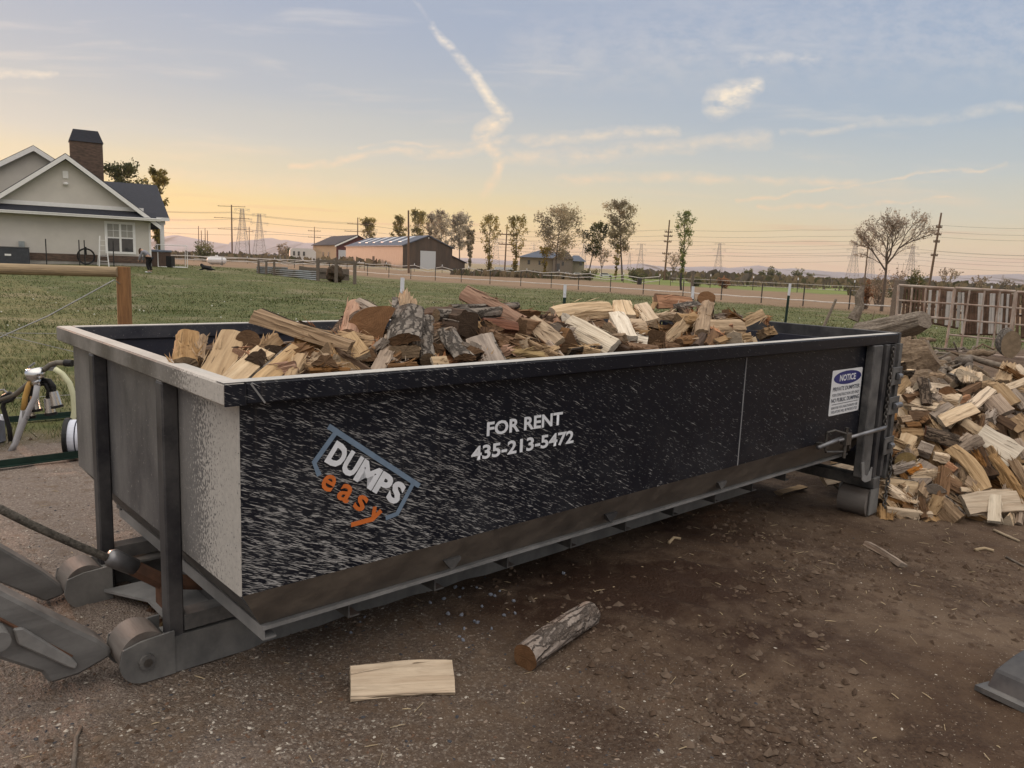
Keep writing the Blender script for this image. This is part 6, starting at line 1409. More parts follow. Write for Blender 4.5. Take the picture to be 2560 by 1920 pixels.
def pen():
    """low corrugated sheep pen with wooden gate posts"""
    A, B = on_ground(*Z2(565, 655)), on_ground(*Z2(1005, 684)); T = thing('animal_pen', 'low corrugated metal animal pen with wooden gate posts on the lawn', 'animal pen', A)
    cor = bpy.data.materials.new('corrugated_steel'); cor.use_nodes = True; n = NT(cor.node_tree); o = n.n('ShaderNodeOutputMaterial'); b = n.n('ShaderNodeBsdfPrincipled'); n.t.links.new(b.outputs[0], o.inputs[0])
    tc = n.n('ShaderNodeTexCoord').outputs['Object']; z = n.sep(tc)[2]; w = n.math('SINE', n.math('MULTIPLY', z, 50)); nz = n.noise(tc, 1.2, 4)
    n.set(b.inputs['Base Color'], n.mix(n.step(nz, .4, .7), (.30, .32, .34, 1), (.20, .17, .14, 1))); b.inputs['Roughness'].default_value = .5; b.inputs['Metallic'].default_value = .4
    n.set(b.inputs['Normal'], n.n('ShaderNodeBump', {'Strength': 1.0, 'Distance': .03, 'Height': w}).outputs[0])
    d = (B - A); ln = d.length; d.normalize(); nb = Vector((-d.y, d.x, 0)); d.z = 0
    M_ = lambda x, y, z: d * x + nb * y + Vector((0, 0, z))
    def panel(x0, x1, y, z0, z1, m, nm):
        q = MB(); q.prism([(x0, z0), (x1, z0), (x1, z1), (x0, z1)], lambda p: M_(p[0], y, p[1]), lambda p: M_(p[0], y + .05, p[1])); q.build(nm, m, T)
    s = (A - CAM).dot(_fw) / F_PX; H = 27 * s
    panel(-.2, ln * .14, -.6, 0, H, cor, 'metal_panel'); panel(ln * .18, ln * .98, -.3, 0, H * .85, cor, 'metal_panel')
    q = MB(); q.prism([(-.6, 0), (-.6, H), (2.2, H * .95), (2.2, 0)], lambda p: M_(-.2, p[0], p[1]), lambda p: M_(-.15, p[0], p[1])); q.build('metal_panel', cor, T)
    q = MB(); q.prism([(ln * .14, H * .75), (ln, H * .55), (ln, H * .6), (ln * .14, H * 1.15)], lambda p: M_(p[0], 2.4, p[1]), lambda p: M_(p[0], 2.5, p[1])); q.build('wood_board', M_WOODG, T)
    panel(ln * .14, ln, 2.5, 0, H * 1.05, M_WOODG, 'wood_panel')
    q = MB(); q.ball(M_(ln * 1.12, .5, H * .6), (H * .75, .8, H * .75), nu=14, nv=9, jit=.35); q.build('hay_bale', mat('dark_hay', (.075, .05, .03), rough=1, var=.6, vscale=12, bump=1), T)
    for i, (x, y) in enumerate(((ln * .98, -.35), (ln * 1.27, -.3), (ln * 1.55, -.2))):
        MB().box(M_(x, y, 0) - Vector((.09, .09, .1)), M_(x, y, 47 * s) + Vector((.09, .09, 0))).build('gate_post', M_WOODG, T)
    MB().beam(M_(ln * .95, -.3, 46 * s), M_(ln * 1.58, -.2, 46 * s), .16, .18).build('top_rail', M_WOODG, T)
    for x in (.02, .16, .3): MB().box(M_(ln * x, -.7, 0) - Vector((.06, .06, 0)), M_(ln * x, -.7, H * 1.5) + Vector((.06, .06, 0))).build('stake', M_WOODG, T)
pen()

M_BARNW = mat('tan_metal_siding', (0.46, 0.33, 0.255), rough=.7, color2=(.40, .275, .205), vscale=2.5, stretch=(2.5, 2.5, .25))
M_BARNG = mat('weathered_barn_gable', (0.105, 0.075, 0.058), rough=.9, color2=(.065, .05, .042), vscale=.5, stretch=(1, 1, .3))
M_BLUER = mat('blue_grey_metal_roof', (0.085, 0.10, 0.135), rough=.65, var=.15, vscale=.4, spec=.2)
M_GREYDOOR = mat('pale_roll_door', (0.50, 0.51, 0.53), rough=.5, var=.06)
def gable_block(name, label, cat, near, far_a, far_b, eave, ridge, mats, oh=.5):
    """near corner on the ground, far_a = end of the long eave wall, far_b = other end of the gable wall"""
    near, far_a, far_b = Vector(near), Vector(far_a), Vector(far_b)
    T = thing(name, label, cat, near); L = far_a - near; G_ = far_b - near; L.z = G_.z = 0; l, g = L.normalized(), G_.normalized(); LL, GL = L.length, G_.length
    W = lambda a, c, z: l * a + g * c + Vector((0, 0, z))
    q = MB(); q.prism([(0, -1), (GL, -1), (GL, eave), (GL / 2, ridge), (0, eave)], lambda p: W(.02, p[0], p[1]), lambda p: W(LL, p[0], p[1])); q.build('wall', mats[0], T)
    q = MB(); q.prism([(0, -1), (GL, -1), (GL, eave), (GL / 2, ridge), (0, eave)], lambda p: W(-.03, p[0], p[1]), lambda p: W(.018, p[0], p[1])); q.build('gable_wall', mats[1], T)
    sl = (ridge - eave) / (GL / 2)
    for s in (0, 1):
        f = (lambda c: c) if not s else (lambda c: GL - c)
        q = MB(); q.prism([(-oh, eave - sl * oh), (GL / 2, ridge), (GL / 2, ridge + .22), (-oh, eave - sl * oh + .22)], lambda p: W(-oh, f(p[0]), p[1] + .02), lambda p: W(LL + oh, f(p[0]), p[1] + .02)); q.build('roof', mats[2], T)
    return T, W, LL, GL, sl
def barn():
    near = on_ground(*Z2(1617, 586)); Yn = near.y
    e_h = (at_y(*Z2(1620, 412), Yn) - near).z
    fa = at_y(*Z2(1181, 540), Yn * 1.27); fa = Vector((fa.x, fa.y, near.z)); fb = at_y(*Z2(1996, 560), Yn * 1.06); fb = Vector((fb.x, fb.y, near.z))
    mid = (near + fb) / 2; r_h = (at_y(*Z2(1815, 340), mid.y) - mid).z
    T, W, LL, GL, sl = gable_block('barn', 'long tan metal barn with a blue grey roof and a white roll door', 'barn', near, fa, fb, e_h, r_h, (M_BARNW, M_BARNG, M_BLUER), .4)
    q = MB(); q.prism([(GL * .34, 0), (GL * .65, 0), (GL * .65, e_h * .82), (GL * .34, e_h * .82)], lambda p: W(-.14, p[0], p[1]), lambda p: W(-.035, p[0], p[1])); q.build('roll_door', M_GREYDOOR, T)
    q = MB(); q.prism([(LL * .44, .1), (LL * .47, .1), (LL * .47, e_h * .5), (LL * .44, e_h * .5)], lambda p: W(p[0], -.10, p[1]), lambda p: W(p[0], -.005, p[1])); q.build('side_door', M_BARNG, T)
    for k in range(6):
        a = LL * (.14 + k * .14); q = MB(); c0, c1 = GL * .16, GL * .46
        q.prism([(c0, e_h + sl * c0 + .26), (c1, e_h + sl * c1 + .26), (c1, e_h + sl * c1 + .34), (c0, e_h + sl * c0 + .34)], lambda p: W(a, p[0], p[1]), lambda p: W(a + LL * .045, p[0], p[1])); q.build('skylight', mat('skylight_panel', (.55, .58, .62), rough=.4), T)
    # lean-to on the far right
    q = MB(); q.prism([(GL, 0), (GL * 1.30, 0), (GL * 1.30, e_h * .35), (GL, e_h * .62)], lambda p: W(.5, p[0], p[1]), lambda p: W(LL * .5, p[0], p[1])); q.build('lean_to', M_BARNG, T)
    q = MB(); q.prism([(GL, e_h * .63), (GL * 1.34, e_h * .32), (GL * 1.34, e_h * .36), (GL, e_h * .68)], lambda p: W(.2, p[0], p[1]), lambda p: W(LL * .52, p[0], p[1])); q.build('roof', M_SHING, T)
    q = MB(); q.ball(W(-.1, GL * .5, r_h - .4), .16); q.build('yard_light', M_TRIM, T)
    return near, T
BARN_AT, _ = barn()
def red_house():
    Y = BARN_AT.y * 1.45
    n_ = at_y(*Z2(1108, 522), Y); n_ = Vector((n_.x, n_.y, gh(n_.x, n_.y))); fa = at_y(*Z2(930, 505), Y * 1.12); fb = at_y(*Z2(1420, 530), Y * 1.02)
    e_h = (at_y(*Z2(1108, 403), Y) - n_).z; r_h = (at_y(*Z2(1255, 332), Y) - n_).z
    T, W, LL, GL, sl = gable_block('garage', 'tan garage with a dark red white trimmed gable behind the barn', 'garage', n_, (fa.x, fa.y, n_.z), (fb.x, fb.y, n_.z), e_h, r_h, (mat('tan_stucco', (.42, .31, .20), rough=.9), mat('dark_red_gable', (.12, .04, .04), rough=.8), M_SHING), .6)
    q = MB(); q.prism([(GL * .05, 0), (GL * .38, 0), (GL * .38, e_h * .72), (GL * .05, e_h * .72)], lambda p: W(-.12, p[0], p[1]), lambda p: W(-.035, p[0], p[1])); q.build('overhead_door', M_GREYDOOR, T)
    q = MB(); q.prism([(-.6, e_h - sl * .6), (GL / 2, r_h), (GL / 2, r_h - .5), (-.6, e_h - sl * .6 - .5)], lambda p: W(-.72, p[0], p[1]), lambda p: W(-.62, p[0], p[1])); q.build('rake_board', M_TRIM, T)
    for a in (.28, .5): q = MB(); q.prism([(LL * a, e_h * .3), (LL * (a + .06), e_h * .3), (LL * (a + .06), e_h * .6), (LL * a, e_h * .6)], lambda p: W(p[0], -.08, p[1]), lambda p: W(p[0], -.005, p[1])); q.build('window', M_GLASS, T)
red_house()
def blue_roof_house():
    Y = 185.0; P = lambda x, y, k=1.0: at_y(*Z3(x, y), Y * k)
    b = P(610, 592); base = gh(b.x, b.y); T = thing('bungalow', 'low tan bungalow with a blue grey hip roof behind the trees', 'house', (b.x, b.y, base))
    L = T.location; z = lambda y: P(800, y).z - base
    x = lambda u: P(u, 560).x - L.x
    q = MB(); q.box((x(612), 0, -1), (x(880), 14, z(505))); q.build('wall', mat('bungalow_tan', (.34, .285, .21), rough=.9), T)
    q = MB(); q.box((x(865), -2.5, -1), (x(1012), 12, z(508))); q.build('wall', mat('bungalow_brown', (.20, .165, .135), rough=.9), T)
    q = MB(); q.box((x(1012), 0, -1), (x(1108), 12, z(522))); q.build('wall', mat('bungalow_tan2', (.30, .26, .20), rough=.9), T)
    def hip(x0, x1, y0, y1, z0, z1, inset):
        q = MB(); ym = (y0 + y1) / 2; q.add([(x0, y0, z0), (x1, y0, z0), (x1, y1, z0), (x0, y1, z0), (x0 + inset, ym, z1), (x1 - inset, ym, z1)], [(0, 3, 2, 1), (0, 1, 5, 4), (1, 2, 5), (2, 3, 4, 5), (3, 0, 4)]); q.build('roof', M_BLUER, T)
    hip(x(595), x(1020), -1, 15, z(506), z(443), x(770) - x(595)); hip(x(995), x(1120), -.8, 13, z(522), z(474), (x(1040) - x(1000)))
    q = MB(); q.prism([(x(855), z(508)), (x(1020), z(508)), (x(965), z(447))], lambda p: (p[0], -2.8, p[1]), lambda p: (p[0], 6, p[1])); q.build('gable', mat('bungalow_gable', (.17, .14, .12), rough=.9), T)
    for u0, u1, v0, v1, yy in ((672, 690, 528, 560, 0), (756, 772, 530, 560, 0), (1070, 1090, 528, 552, 0), (890, 915, 545, 600, -2.5), (930, 945, 530, 560, -2.5)):
        q = MB(); q.box((x(u0), yy - .08, z(v1)), (x(u1), yy - .005, z(v0))); q.build('window', M_GLASS, T)
blue_roof_house()
def vehicle(px, py, wpx, Y, label, color, kind='pickup', flip=False):
    c = at_y(*px_(px, py), Y) if False else at_y(px, py, Y); z0 = gh(c.x, c.y); L = wpx * Y / F_PX
    T = thing('pickup_truck' if kind == 'pickup' else 'car', label, 'truck' if kind == 'pickup' else 'car', (c.x, c.y, z0)); s = L / 5.4; f = -1 if flip else 1
    m = mat('car_paint_%d' % len(bpy.data.materials), color, rough=.3, var=.05)
    pr = [(-2.7, .45), (-2.7, 1.0), (-1.5, 1.12), (-.85, 1.75), (.75, 1.75), (1.1, 1.1), (2.7, 1.1), (2.7, .45)] if kind == 'pickup' else [(-2.5, .4), (-2.5, .95), (-1.4, 1.08), (-.7, 1.68), (1.9, 1.68), (2.45, 1.05), (2.5, .4)]
    q = MB(); q.prism(pr, lambda p: (p[0] * f * s, -.9 * s, p[1] * s), lambda p: (p[0] * f * s, .9 * s, p[1] * s)); q.build('body', m, T)
    gl = [(-1.25, 1.16), (-.78, 1.65), (.65, 1.65), (.9, 1.16)] if kind == 'pickup' else [(-1.1, 1.12), (-.6, 1.58), (1.75, 1.58), (2.1, 1.12)]
    q = MB(); q.prism(gl, lambda p: (p[0] * f * s, -.91 * s, p[1] * s), lambda p: (p[0] * f * s, .91 * s, p[1] * s)); q.build('side_windows', M_GLASS, T)
    for x in (-1.75, 1.75):
        for y in (-.8, .8): MB().tube([(x * f * s, (y - .12) * s, .38 * s), (x * f * s, (y + .12) * s, .38 * s)], .38 * s, 14).build('wheel', M_BLACK, T)
def px_(x, y): return x, y
WHT = (.68, .68, .69)
vehicle(*Z3(980, 590), 24, 165, 'white pickup parked in front of the bungalow', WHT)
vehicle(*Z3(1048, 595), 23, 172, 'white car parked just right of the white pickup', WHT, 'car')
vehicle(*Z3(1275, 605), 33, 160, 'white estate car parked right of the bungalow behind the bent tree', (.60, .61, .62), 'car', True)
vehicle(*Z3(870, 590), 24, 170, 'dull dark car parked left of the white pickup', (.10, .10, .10), 'car')
vehicle(*Z3(112, 590), 26, 150, 'dark truck parked beside the barn lean-to', (.03, .032, .04))
vehicle(*Z2(1002, 520), 36, 200, 'white pickup parked in front of the tan garage', WHT, 'pickup', True)
def camper():
    Y = 205; A = at_y(*Z2(752, 500), Y); B = at_y(*Z2(940, 505), Y); z0 = gh(A.x, A.y); T = thing('camper_trailer', 'white camper trailer with an orange lit end left of the garage', 'camper', (A.x, A.y, z0)); L = B.x - A.x; H = (at_y(*Z2(800, 430), Y).z - z0)
    q = MB(); q.prism([(0, .6), (L, .6), (L, H * .8), (L * .85, H), (L * .1, H), (0, H * .85)], lambda p: (p[0], p[0] * .25, p[1]), lambda p: (p[0] - 1.0, p[0] * .25 + 3, p[1])); q.build('shell', mat('camper_white', (.62, .58, .55), rough=.5, var=.06), T)
    for u in (.12, .3, .5): q = MB(); q.box((L * u, L * u * .25 - .06, H * .5), (L * (u + .08), L * u * .25 + .1, H * .78)); q.build('window', M_GLASS, T)
    for u in (.4, .52): MB().tube([(L * u, L * u * .25 - .1, .35), (L * u, L * u * .25 + .2, .35)], .35, 12).build('wheel', M_BLACK, T)
camper()
def flatbed():
    Y = 190; A = at_y(*Z2(530, 520), Y); z0 = gh(A.x, A.y); s = Y / F_PX / 3.072; T = thing('flatbed_truck', 'old flatbed truck with an orange lit cab at the left of the camper', 'truck', (A.x, A.y, z0))
    q = MB(); q.box((0, 0, .6), (30 * s, 2.2, 38 * s)); q.box((30 * s, .1, .6), (48 * s, 2.2, 70 * s)); q.build('cab', mat('faded_cab', (.50, .36, .27), rough=.6), T)
    q = MB(); q.box((50 * s, 0, .9), (130 * s, 2.4, 1.2)); q.box((52 * s, .1, 1.2), (126 * s, 2.2, 60 * s)); q.build('load_bed', mat('flatbed_grey', (.34, .33, .34), rough=.8, var=.4), T)
    for u in (18, 75, 110): MB().tube([(u * s, -.1, .55), (u * s, .3, .55)], .55, 12).build('wheel', M_BLACK, T)
flatbed()
def shed():
    Y = 150; A = at_y(*Z3(418, 580), Y); z0 = gh(A.x, A.y); s = Y / F_PX / 3.072; T = thing('cargo_trailer', 'white box trailer parked among the trees right of the barn', 'trailer', (A.x, A.y, z0))
    q = MB(); q.prism([(0, .5), (112 * s, .5), (112 * s, 48 * s), (0, 48 * s)], lambda p: (p[0], 0, p[1]), lambda p: (p[0] + .8, 2.6, p[1])); q.build('box', mat('trailer_white', (.55, .57, .60), rough=.6), T)
    for u in (45, 60): MB().tube([(u * s, -.1, .38), (u * s, .2, .38)], .38, 12).build('wheel', M_BLACK, T)
    MB().box((-14 * s, .9, .5), (0, 1.2, .65)).build('tongue', M_GREY, T)
shed()

# ------------------------------------------------------------------ fences in the paddocks
M_DPOST = mat('dark_fence_post', (.045, .045, .042), rough=.8)
def rope_fence(name, label, pts, wires_at, post_h, sag=.0, grp='', tall_tips=False, posts=None, r=.02, every=1, plabel=''):
    xs = [p[0] for p in pts]
    T = thing(name, label, 'fence', (pts[0][0], pts[0][1], gh(*pts[0])))
    L = T.location
    for i, (x, y) in enumerate(pts):
        z = gh(x, y)
        q = MB(); q.box((x - L.x - .03, y - L.y - .03, z - L.z - .1), (x - L.x + .03, y - L.y + .03, z - L.z + post_h)); pm = q.build('post', M_DPOST, T)
        if tall_tips: q = MB(); q.box((x - L.x - .05, y - L.y - .05, z - L.z + post_h + .002), (x - L.x + .05, y - L.y + .05, z - L.z + post_h + .25)); q.build('tip', M_TIP, pm)
    rnd = random.Random(len(pts))
    for wz in wires_at:
        pp = []
        for i, (x, y) in enumerate(pts):
            z = gh(x, y) - L.z + wz + (rnd.uniform(-.05, .05) if sag else 0); pp.append(Vector((x - L.x, y - L.y, z)))
            if i < len(pts) - 1:
                x2, y2 = pts[i + 1]; s_ = sag * rnd.uniform(.1, 1.6)
                pp.append(Vector(((x + x2) / 2 - L.x, (y + y2) / 2 - L.y, (gh(x, y) + gh(x2, y2)) / 2 - L.z + wz - s_ - .03)))
        q = MB(); q.tube(pp, r, 5); q.build('tape', M_ROPEW, T)
def interp_line(line, xs): return [(x, float(poly_y(x, line))) for x in xs]
rope_fence('tape_fence', 'long low white tape fence on thin steel posts across the near paddock', [(x, float(poly_y(x, FENCE_LINE)) ) for x in (-23, -19.5, -16, -12.8, -10.2, -7.6, -5, -2.3, .4, 2.9, 5.0, 7.3, 9.4, 11.7, 13.7, 15.6, 17.4, 19.2, 21, 23, 25)], [.36], 1.22, r=.035)
FAR_F = [(-62, 150), (-50, 145), (-44, 142), (-38, 139), (-32, 137), (-27, 134), (-22, 132), (-17, 130), (-12, 126), (-7.5, 122), (-3, 118), (1.5, 114), (6, 110), (10, 106), (14, 102), (18, 98)]
rope_fence('double_tape_fence', 'sagging white two strand tape fence on posts in the far paddock', FAR_F, [1.02, .55], 1.1, sag=.35, tall_tips=True, r=.05)
rope_fence('pasture_fence', 'dark wire fence with white post tips along the green field at the right', [(x, y) for x, y in ((19, 96), (23, 92.5), (27, 89), (31, 86), (35.5, 82), (40, 78), (45, 74), (50, 70), (56, 66))], [.5, .95], 1.35, tall_tips=True, r=.02)
rope_fence('corral_fence', 'pipe and post corral fence running left of the barn', [(x, y) for x, y in ((-58, 112), (-53, 112.5), (-48, 113), (-43, 114), (-38, 115), (-33, 116), (-28, 117), (-23, 118))], [1.2, .7], 1.35, r=.06)
def lone_post(px, py0, py1, Y, w, label, m, cat='fence post', g=None):
    a = at_y(px, py1, Y); z0 = gh(a.x, a.y); t = at_y(px, py0, Y)
    q = MB(); q.tube([(0, 0, 0), (t.x - a.x, 0, (t.z - z0) * .5), (t.x - a.x, 0, t.z - z0)], [w, w, w * .9], 8); o = q.build('tall_post', m); o.location = (a.x, a.y, z0); tag(o, label, cat, g)
lone_post(*Z3(1944, 700)[:1], Z3(0, 615)[1], 760, 48, .10, 'dark wooden post standing behind the white tipped post near the poplar', M_WOODG)
lone_post(*Z3(1852, 700)[:1], Z3(0, 618)[1], 720, 75, .11, 'thick dark post at the left of the green poplar', M_DPOST)
lone_post(Z4(1038, 0)[0], Z4(0, 618)[1], 745, 44, .14, 'weathered pale post stub in the paddock left of the bare tree', M_WOODG)
def barrel():
    p = at_y(*Z3(1532, 678), 95); q = MB(); q.tube([(0, 0, 0), (0, 0, .25), (0, 0, .5), (0, 0, .8)], [.27, .3, .3, .27], 16); o = q.build('water_barrel', M_DPOST); o.location = (p.x, p.y, gh(p.x, p.y)); tag(o, 'dark round barrel in the far paddock by the white tape fence', 'barrel')
barrel()

# ------------------------------------------------------------------ trees
def leaf_mat(name, c):
    c = tuple(min(.9, x * 1.75) for x in c)
    m = mat(name, c, rough=.75, var=.3, vscale=.8, spec=.2); t = m.node_tree; o = [x for x in t.nodes if x.type == 'OUTPUT_MATERIAL'][0]; b = [x for x in t.nodes if x.type == 'BSDF_PRINCIPLED'][0]
    tr = t.nodes.new('ShaderNodeBsdfTranslucent'); mx = t.nodes.new('ShaderNodeMixShader'); mx.inputs[0].default_value = .5
    t.links.new(b.inputs['Base Color'].links[0].from_socket, tr.inputs[0]); t.links.new(b.outputs[0], mx.inputs[1]); t.links.new(tr.outputs[0], mx.inputs[2]); t.links.new(mx.outputs[0], o.inputs[0]); return m
def leaf_mats(nm, a, b, c): return [leaf_mat('leaf_%s_%d' % (nm, i), k) for i, k in enumerate((a, b, c))]
LM = {'poplar': leaf_mats('poplar', (.185, .15, .05), (.25, .20, .07), (.11, .095, .035)), 'green': leaf_mats('green', (.115, .14, .045), (.17, .18, .06), (.07, .09, .03)), 'olive': leaf_mats('olive', (.21, .175, .115), (.28, .235, .155), (.13, .11, .075)),
      'pale': leaf_mats('pale', (.30, .26, .20), (.37, .32, .25), (.19, .165, .13)), 'dark': leaf_mats('dark', (.055, .06, .028), (.09, .085, .035), (.03, .035, .02)), 'twig': leaf_mats('twig', (.25, .20, .15), (.30, .24, .18), (.17, .135, .105)),
      'yellow': leaf_mats('yellow', (.24, .17, .03), (.17, .13, .035), (.12, .10, .03)), 'bush': leaf_mats('bush', (.095, .10, .045), (.14, .13, .06), (.055, .06, .03)), 'rust': leaf_mats('rust', (.19, .10, .055), (.24, .14, .08), (.11, .065, .04))}
M_TRUNK = mat('tree_bark', (.16, .125, .10), rough=.95, var=.4, vscale=6, stretch=(4, 4, .6))
TREE_CATS = {}
def tree(px, ytop, half, Y, kind, label, shape='oval', base=None, lean=0.0, n=None, crown0=.25, leaf=None, group='trees across the paddocks', name=None, thick=None, ybase=None):
    """px,ytop: crown top in the photo; half: crown half width in photo pixels; the tree stands at depth Y"""
    top = at_y(px, ytop, Y); gx_ = top.x if base is None else at_y(base, ytop, Y).x
    z0 = gh(gx_, Y); H = top.z - z0; R = half * Y / F_PX; rnd = np.random.default_rng(int(px * 7 + Y)); rr = random.Random(int(px * 13 + Y))
    T = thing(name or {'bush': 'bush'}.get(shape, 'poplar_tree' if kind in ('poplar', 'green') else 'tree'), label, 'bush' if shape == 'bush' else 'tree', (gx_, Y, z0), group=group)
    dx = top.x - gx_
    ax = lambda t: Vector((dx * t ** 1.3 + math.sin(t * 5 + px) * H * .008, math.cos(t * 4 + px) * H * .01, H * t))
    q = MB(); tr = thick or max(.05, H * .014)
    if shape != 'bush':
        ts = [i / 9 * (.96 if shape != 'bare' else crown0 + .2) for i in range(10)]; q.tube([ax(t) for t in ts], [tr * (1 - t * .88) for t in ts], 7)
    tips = []
    if shape == 'bare':
        def grow(p, d, ln, r, lv):
            c = d + Vector((rr.uniform(-.3, .3), rr.uniform(-.3, .3), rr.uniform(-.05, .2))); c.normalize(); m1 = p + d * ln * .5; e = m1 + c * ln * .5
            q.tube([p, m1, e], [r, r * .85, r * .68], 5 if r > .01 else 4); tips.append((p, m1, e))
            if lv == 0: return
            for k in range(rr.choice((2, 3, 3)) if lv > 1 else 2):
                a_ = rr.uniform(0, 6.28); sp_ = rr.uniform(.35, .85); n_ = (c + Vector((math.cos(a_) * sp_, math.sin(a_) * sp_, rr.uniform(-.25, .25)))).normalized(); grow(e, n_, ln * rr.uniform(.62, .86), r * .6, lv - 1)
            if lv > 1: a_ = rr.uniform(0, 6.28); grow(m1, (d + Vector((math.cos(a_), math.sin(a_), .1))).normalized(), ln * .55, r * .4, lv - 2)
        for i in range(5):
            a_ = i * 1.26 + rr.uniform(-.3, .3); t_ = crown0 + .12 * rr.random(); k_ = R / (H * (1 - crown0))
            grow(ax(t_), Vector((math.cos(a_) * 1.15 * k_, math.sin(a_) * 1.15 * k_, 1.0)).normalized(), H * (1 - crown0) * .30, tr * .55, 5 if n > 1000 else 4 if n > 300 else 3)
    nl = {'bare': 0, 'column': 26, 'oval': 24, 'spread': 30, 'bush': 16}.get(shape, 0)
    for i in range(nl):
        t = crown0 + (.97 - crown0) * ((i + rr.random()) / nl) if shape != 'bush' else rr.random() * .25
        a = i * 2.4 + rr.random(); 
        prof = {'column': math.sin(math.pi * min(1, (1 - t) * 1.15 + .12)) ** .8, 'oval': math.sin(math.pi * (.10 + .86 * (t - crown0) / (1 - crown0))) ** .7, 'spread': math.sin(math.pi * (.16 + .78 * (t - crown0) / (1 - crown0))) ** .6, 'bush': 1.0, 'bare': math.sin(math.pi * (.2 + .72 * (t - crown0) / (1 - crown0))) ** .6}[shape]
        ln = R * prof * rr.uniform(.72, 1.12); rise = {'column': 1.7, 'oval': .75, 'spread': .45, 'bush': 1.1, 'bare': .55}[shape] * rr.uniform(.7, 1.25)
        b0 = ax(t) if shape != 'bush' else Vector((rr.uniform(-.3, .3) * R, rr.uniform(-.3, .3) * R, 0)); d = Vector((math.cos(a), math.sin(a) * .9, 0))
        e = b0 + d * ln + Vector((0, 0, min(ln * rise, max(.1, H * 1.0 - b0.z))))
        if shape == 'bush': e = Vector((math.cos(a) * R * rr.uniform(.2, 1), math.sin(a) * R * rr.uniform(.2, .9), H * rr.uniform(.45, 1)))
        m_ = (b0 + e) / 2 + Vector((0, 0, -ln * .06)) + d * ln * .08
        q.tube([b0, m_, e], [tr * .42 * (1 - t * .5), tr * .25, tr * .08], 5); tips.append((b0, m_, e))
        for k in range(5 if shape == 'bare' else 2):
            s_ = rr.uniform(.35, .95); p = (b0.lerp(m_, s_ * 2) if s_ < .5 else m_.lerp(e, s_ * 2 - 1)); v = Vector((rr.uniform(-1, 1), rr.uniform(-1, 1), rr.uniform(-.2, 1.2))).normalized() * ln * rr.uniform(.22, .5)
            q.tube([p, p + v * .5 + Vector((0, 0, .02)), p + v], [tr * .14, tr * .09, tr * .04], 4); tips.append((p, p + v * .5, p + v))
            if shape == 'bare':
                for j in range(3):
                    w = Vector((rr.uniform(-1, 1), rr.uniform(-1, 1), rr.uniform(-.4, 1))).normalized() * ln * rr.uniform(.1, .24); pp = p + v * rr.uniform(.4, 1); q.tube([pp, pp + w], [tr * .07, tr * .03], 3); tips.append((pp, pp + w * .5, pp + w))
    q.build('trunk' if shape != 'bush' else 'stems', M_TRUNK, T)
    n = int((n or {'column': 1500, 'oval': 1700, 'spread': 2600, 'bush': 900, 'bare': 500}[shape]) * (1.6 if shape in ('column', 'oval', 'spread') else 1))
    P0 = np.array([[list(a), list(b), list(c)] for a, b, c in tips]); idx = rnd.integers(0, len(P0), n); s = rnd.random(n) ** .6
    A, B, C = P0[idx, 0], P0[idx, 1], P0[idx, 2]
    P = np.where((s < .5)[:, None], A + (B - A) * (s * 2)[:, None], B + (C - B) * (s * 2 - 1)[:, None])
    sp = R * {'column': .13, 'oval': .13, 'spread': .11, 'bush': .14, 'bare': .03}[shape]
    P = P + rnd.normal(0, 1, (n, 3)) * sp; P[:, 2] = np.maximum(P[:, 2], .05)
    if shape not in ('bush',): P = P[P[:, 2] > H * crown0 * .75]; n = len(P)
    lf = leaf or max(.12, Y * .0011)
    u = rnd.normal(0, 1, (n, 3)); u /= np.linalg.norm(u, axis=1)[:, None]; w = np.cross(u, rnd.normal(0, 1, (n, 3))); w /= np.linalg.norm(w, axis=1)[:, None]
    L_ = lf * (.5 + .9 * rnd.random((n, 1)))
    V = np.stack([P - u * L_, P + w * L_ * .55, P + u * L_, P - w * L_ * .55], 1).reshape(-1, 3)
    cl = (np.sin(P[:, 0] * 3.1 / max(R, .3)) + np.cos(P[:, 2] * 3.7 / max(R, .3) + 1) + rnd.normal(0, .6, n)); mi = np.where(cl > .7, 1, np.where(cl < -.6, 2, 0))
    np_mesh('crown' if shape != 'bush' else 'leaves', V, np.arange(n * 4).reshape(-1, 4), LM[kind], mi, T)
    return T
tree(308, 418, 46, 66, 'dark', 'leafy dark tree rising behind the house roof', 'oval', crown0=.45, n=2400)
tree(392, 427, 26, 68, 'poplar', 'taller yellowish tree at the right end of the house roof', 'column', n=2200, crown0=.15)
tree(510, 601, 27, 150, 'bush', 'round dark green bush standing alone left of the pylons', 'bush', n=1200)
tree(923, 548, 17, 262, 'poplar', 'small yellowish poplar behind the barn roof beside the double armed pole', 'column')
tree(998, 543, 20, 255, 'poplar', 'yellowish poplar behind the barn roof just left of the tall bare pole', 'oval')
tree(1046, 529, 22, 250, 'poplar', 'tall yellowish poplar just right of the tall bare pole', 'column')
tree(1080, 536, 20, 256, 'pale', 'hazy pale tree between two taller trees behind the barn gable', 'oval')
tree(1104, 529, 24, 248, 'pale', 'tall pale grey tree above the barn gable', 'oval')
tree(1152, 535, 29, 230, 'pale', 'spreading pale tree at the right end of the barn', 'spread', crown0=.35)
tree(1177, 576, 12, 215, 'olive', 'slim low poplar right of the barn lean-to', 'column', crown0=.1)
tree(1227, 545, 26, 128, 'poplar', 'left one of two matching yellow green poplars beside the leaning pole', 'column', crown0=.10, n=1300)
tree(1293, 543, 25, 128, 'poplar', 'right one of two matching yellow green poplars beside the leaning pole', 'column', crown0=.10, n=1400)
tree(1404, 524, 56, 120, 'olive', 'broad rounded olive tree in front of the bungalow', 'spread', base=1396, crown0=.28, n=4200)
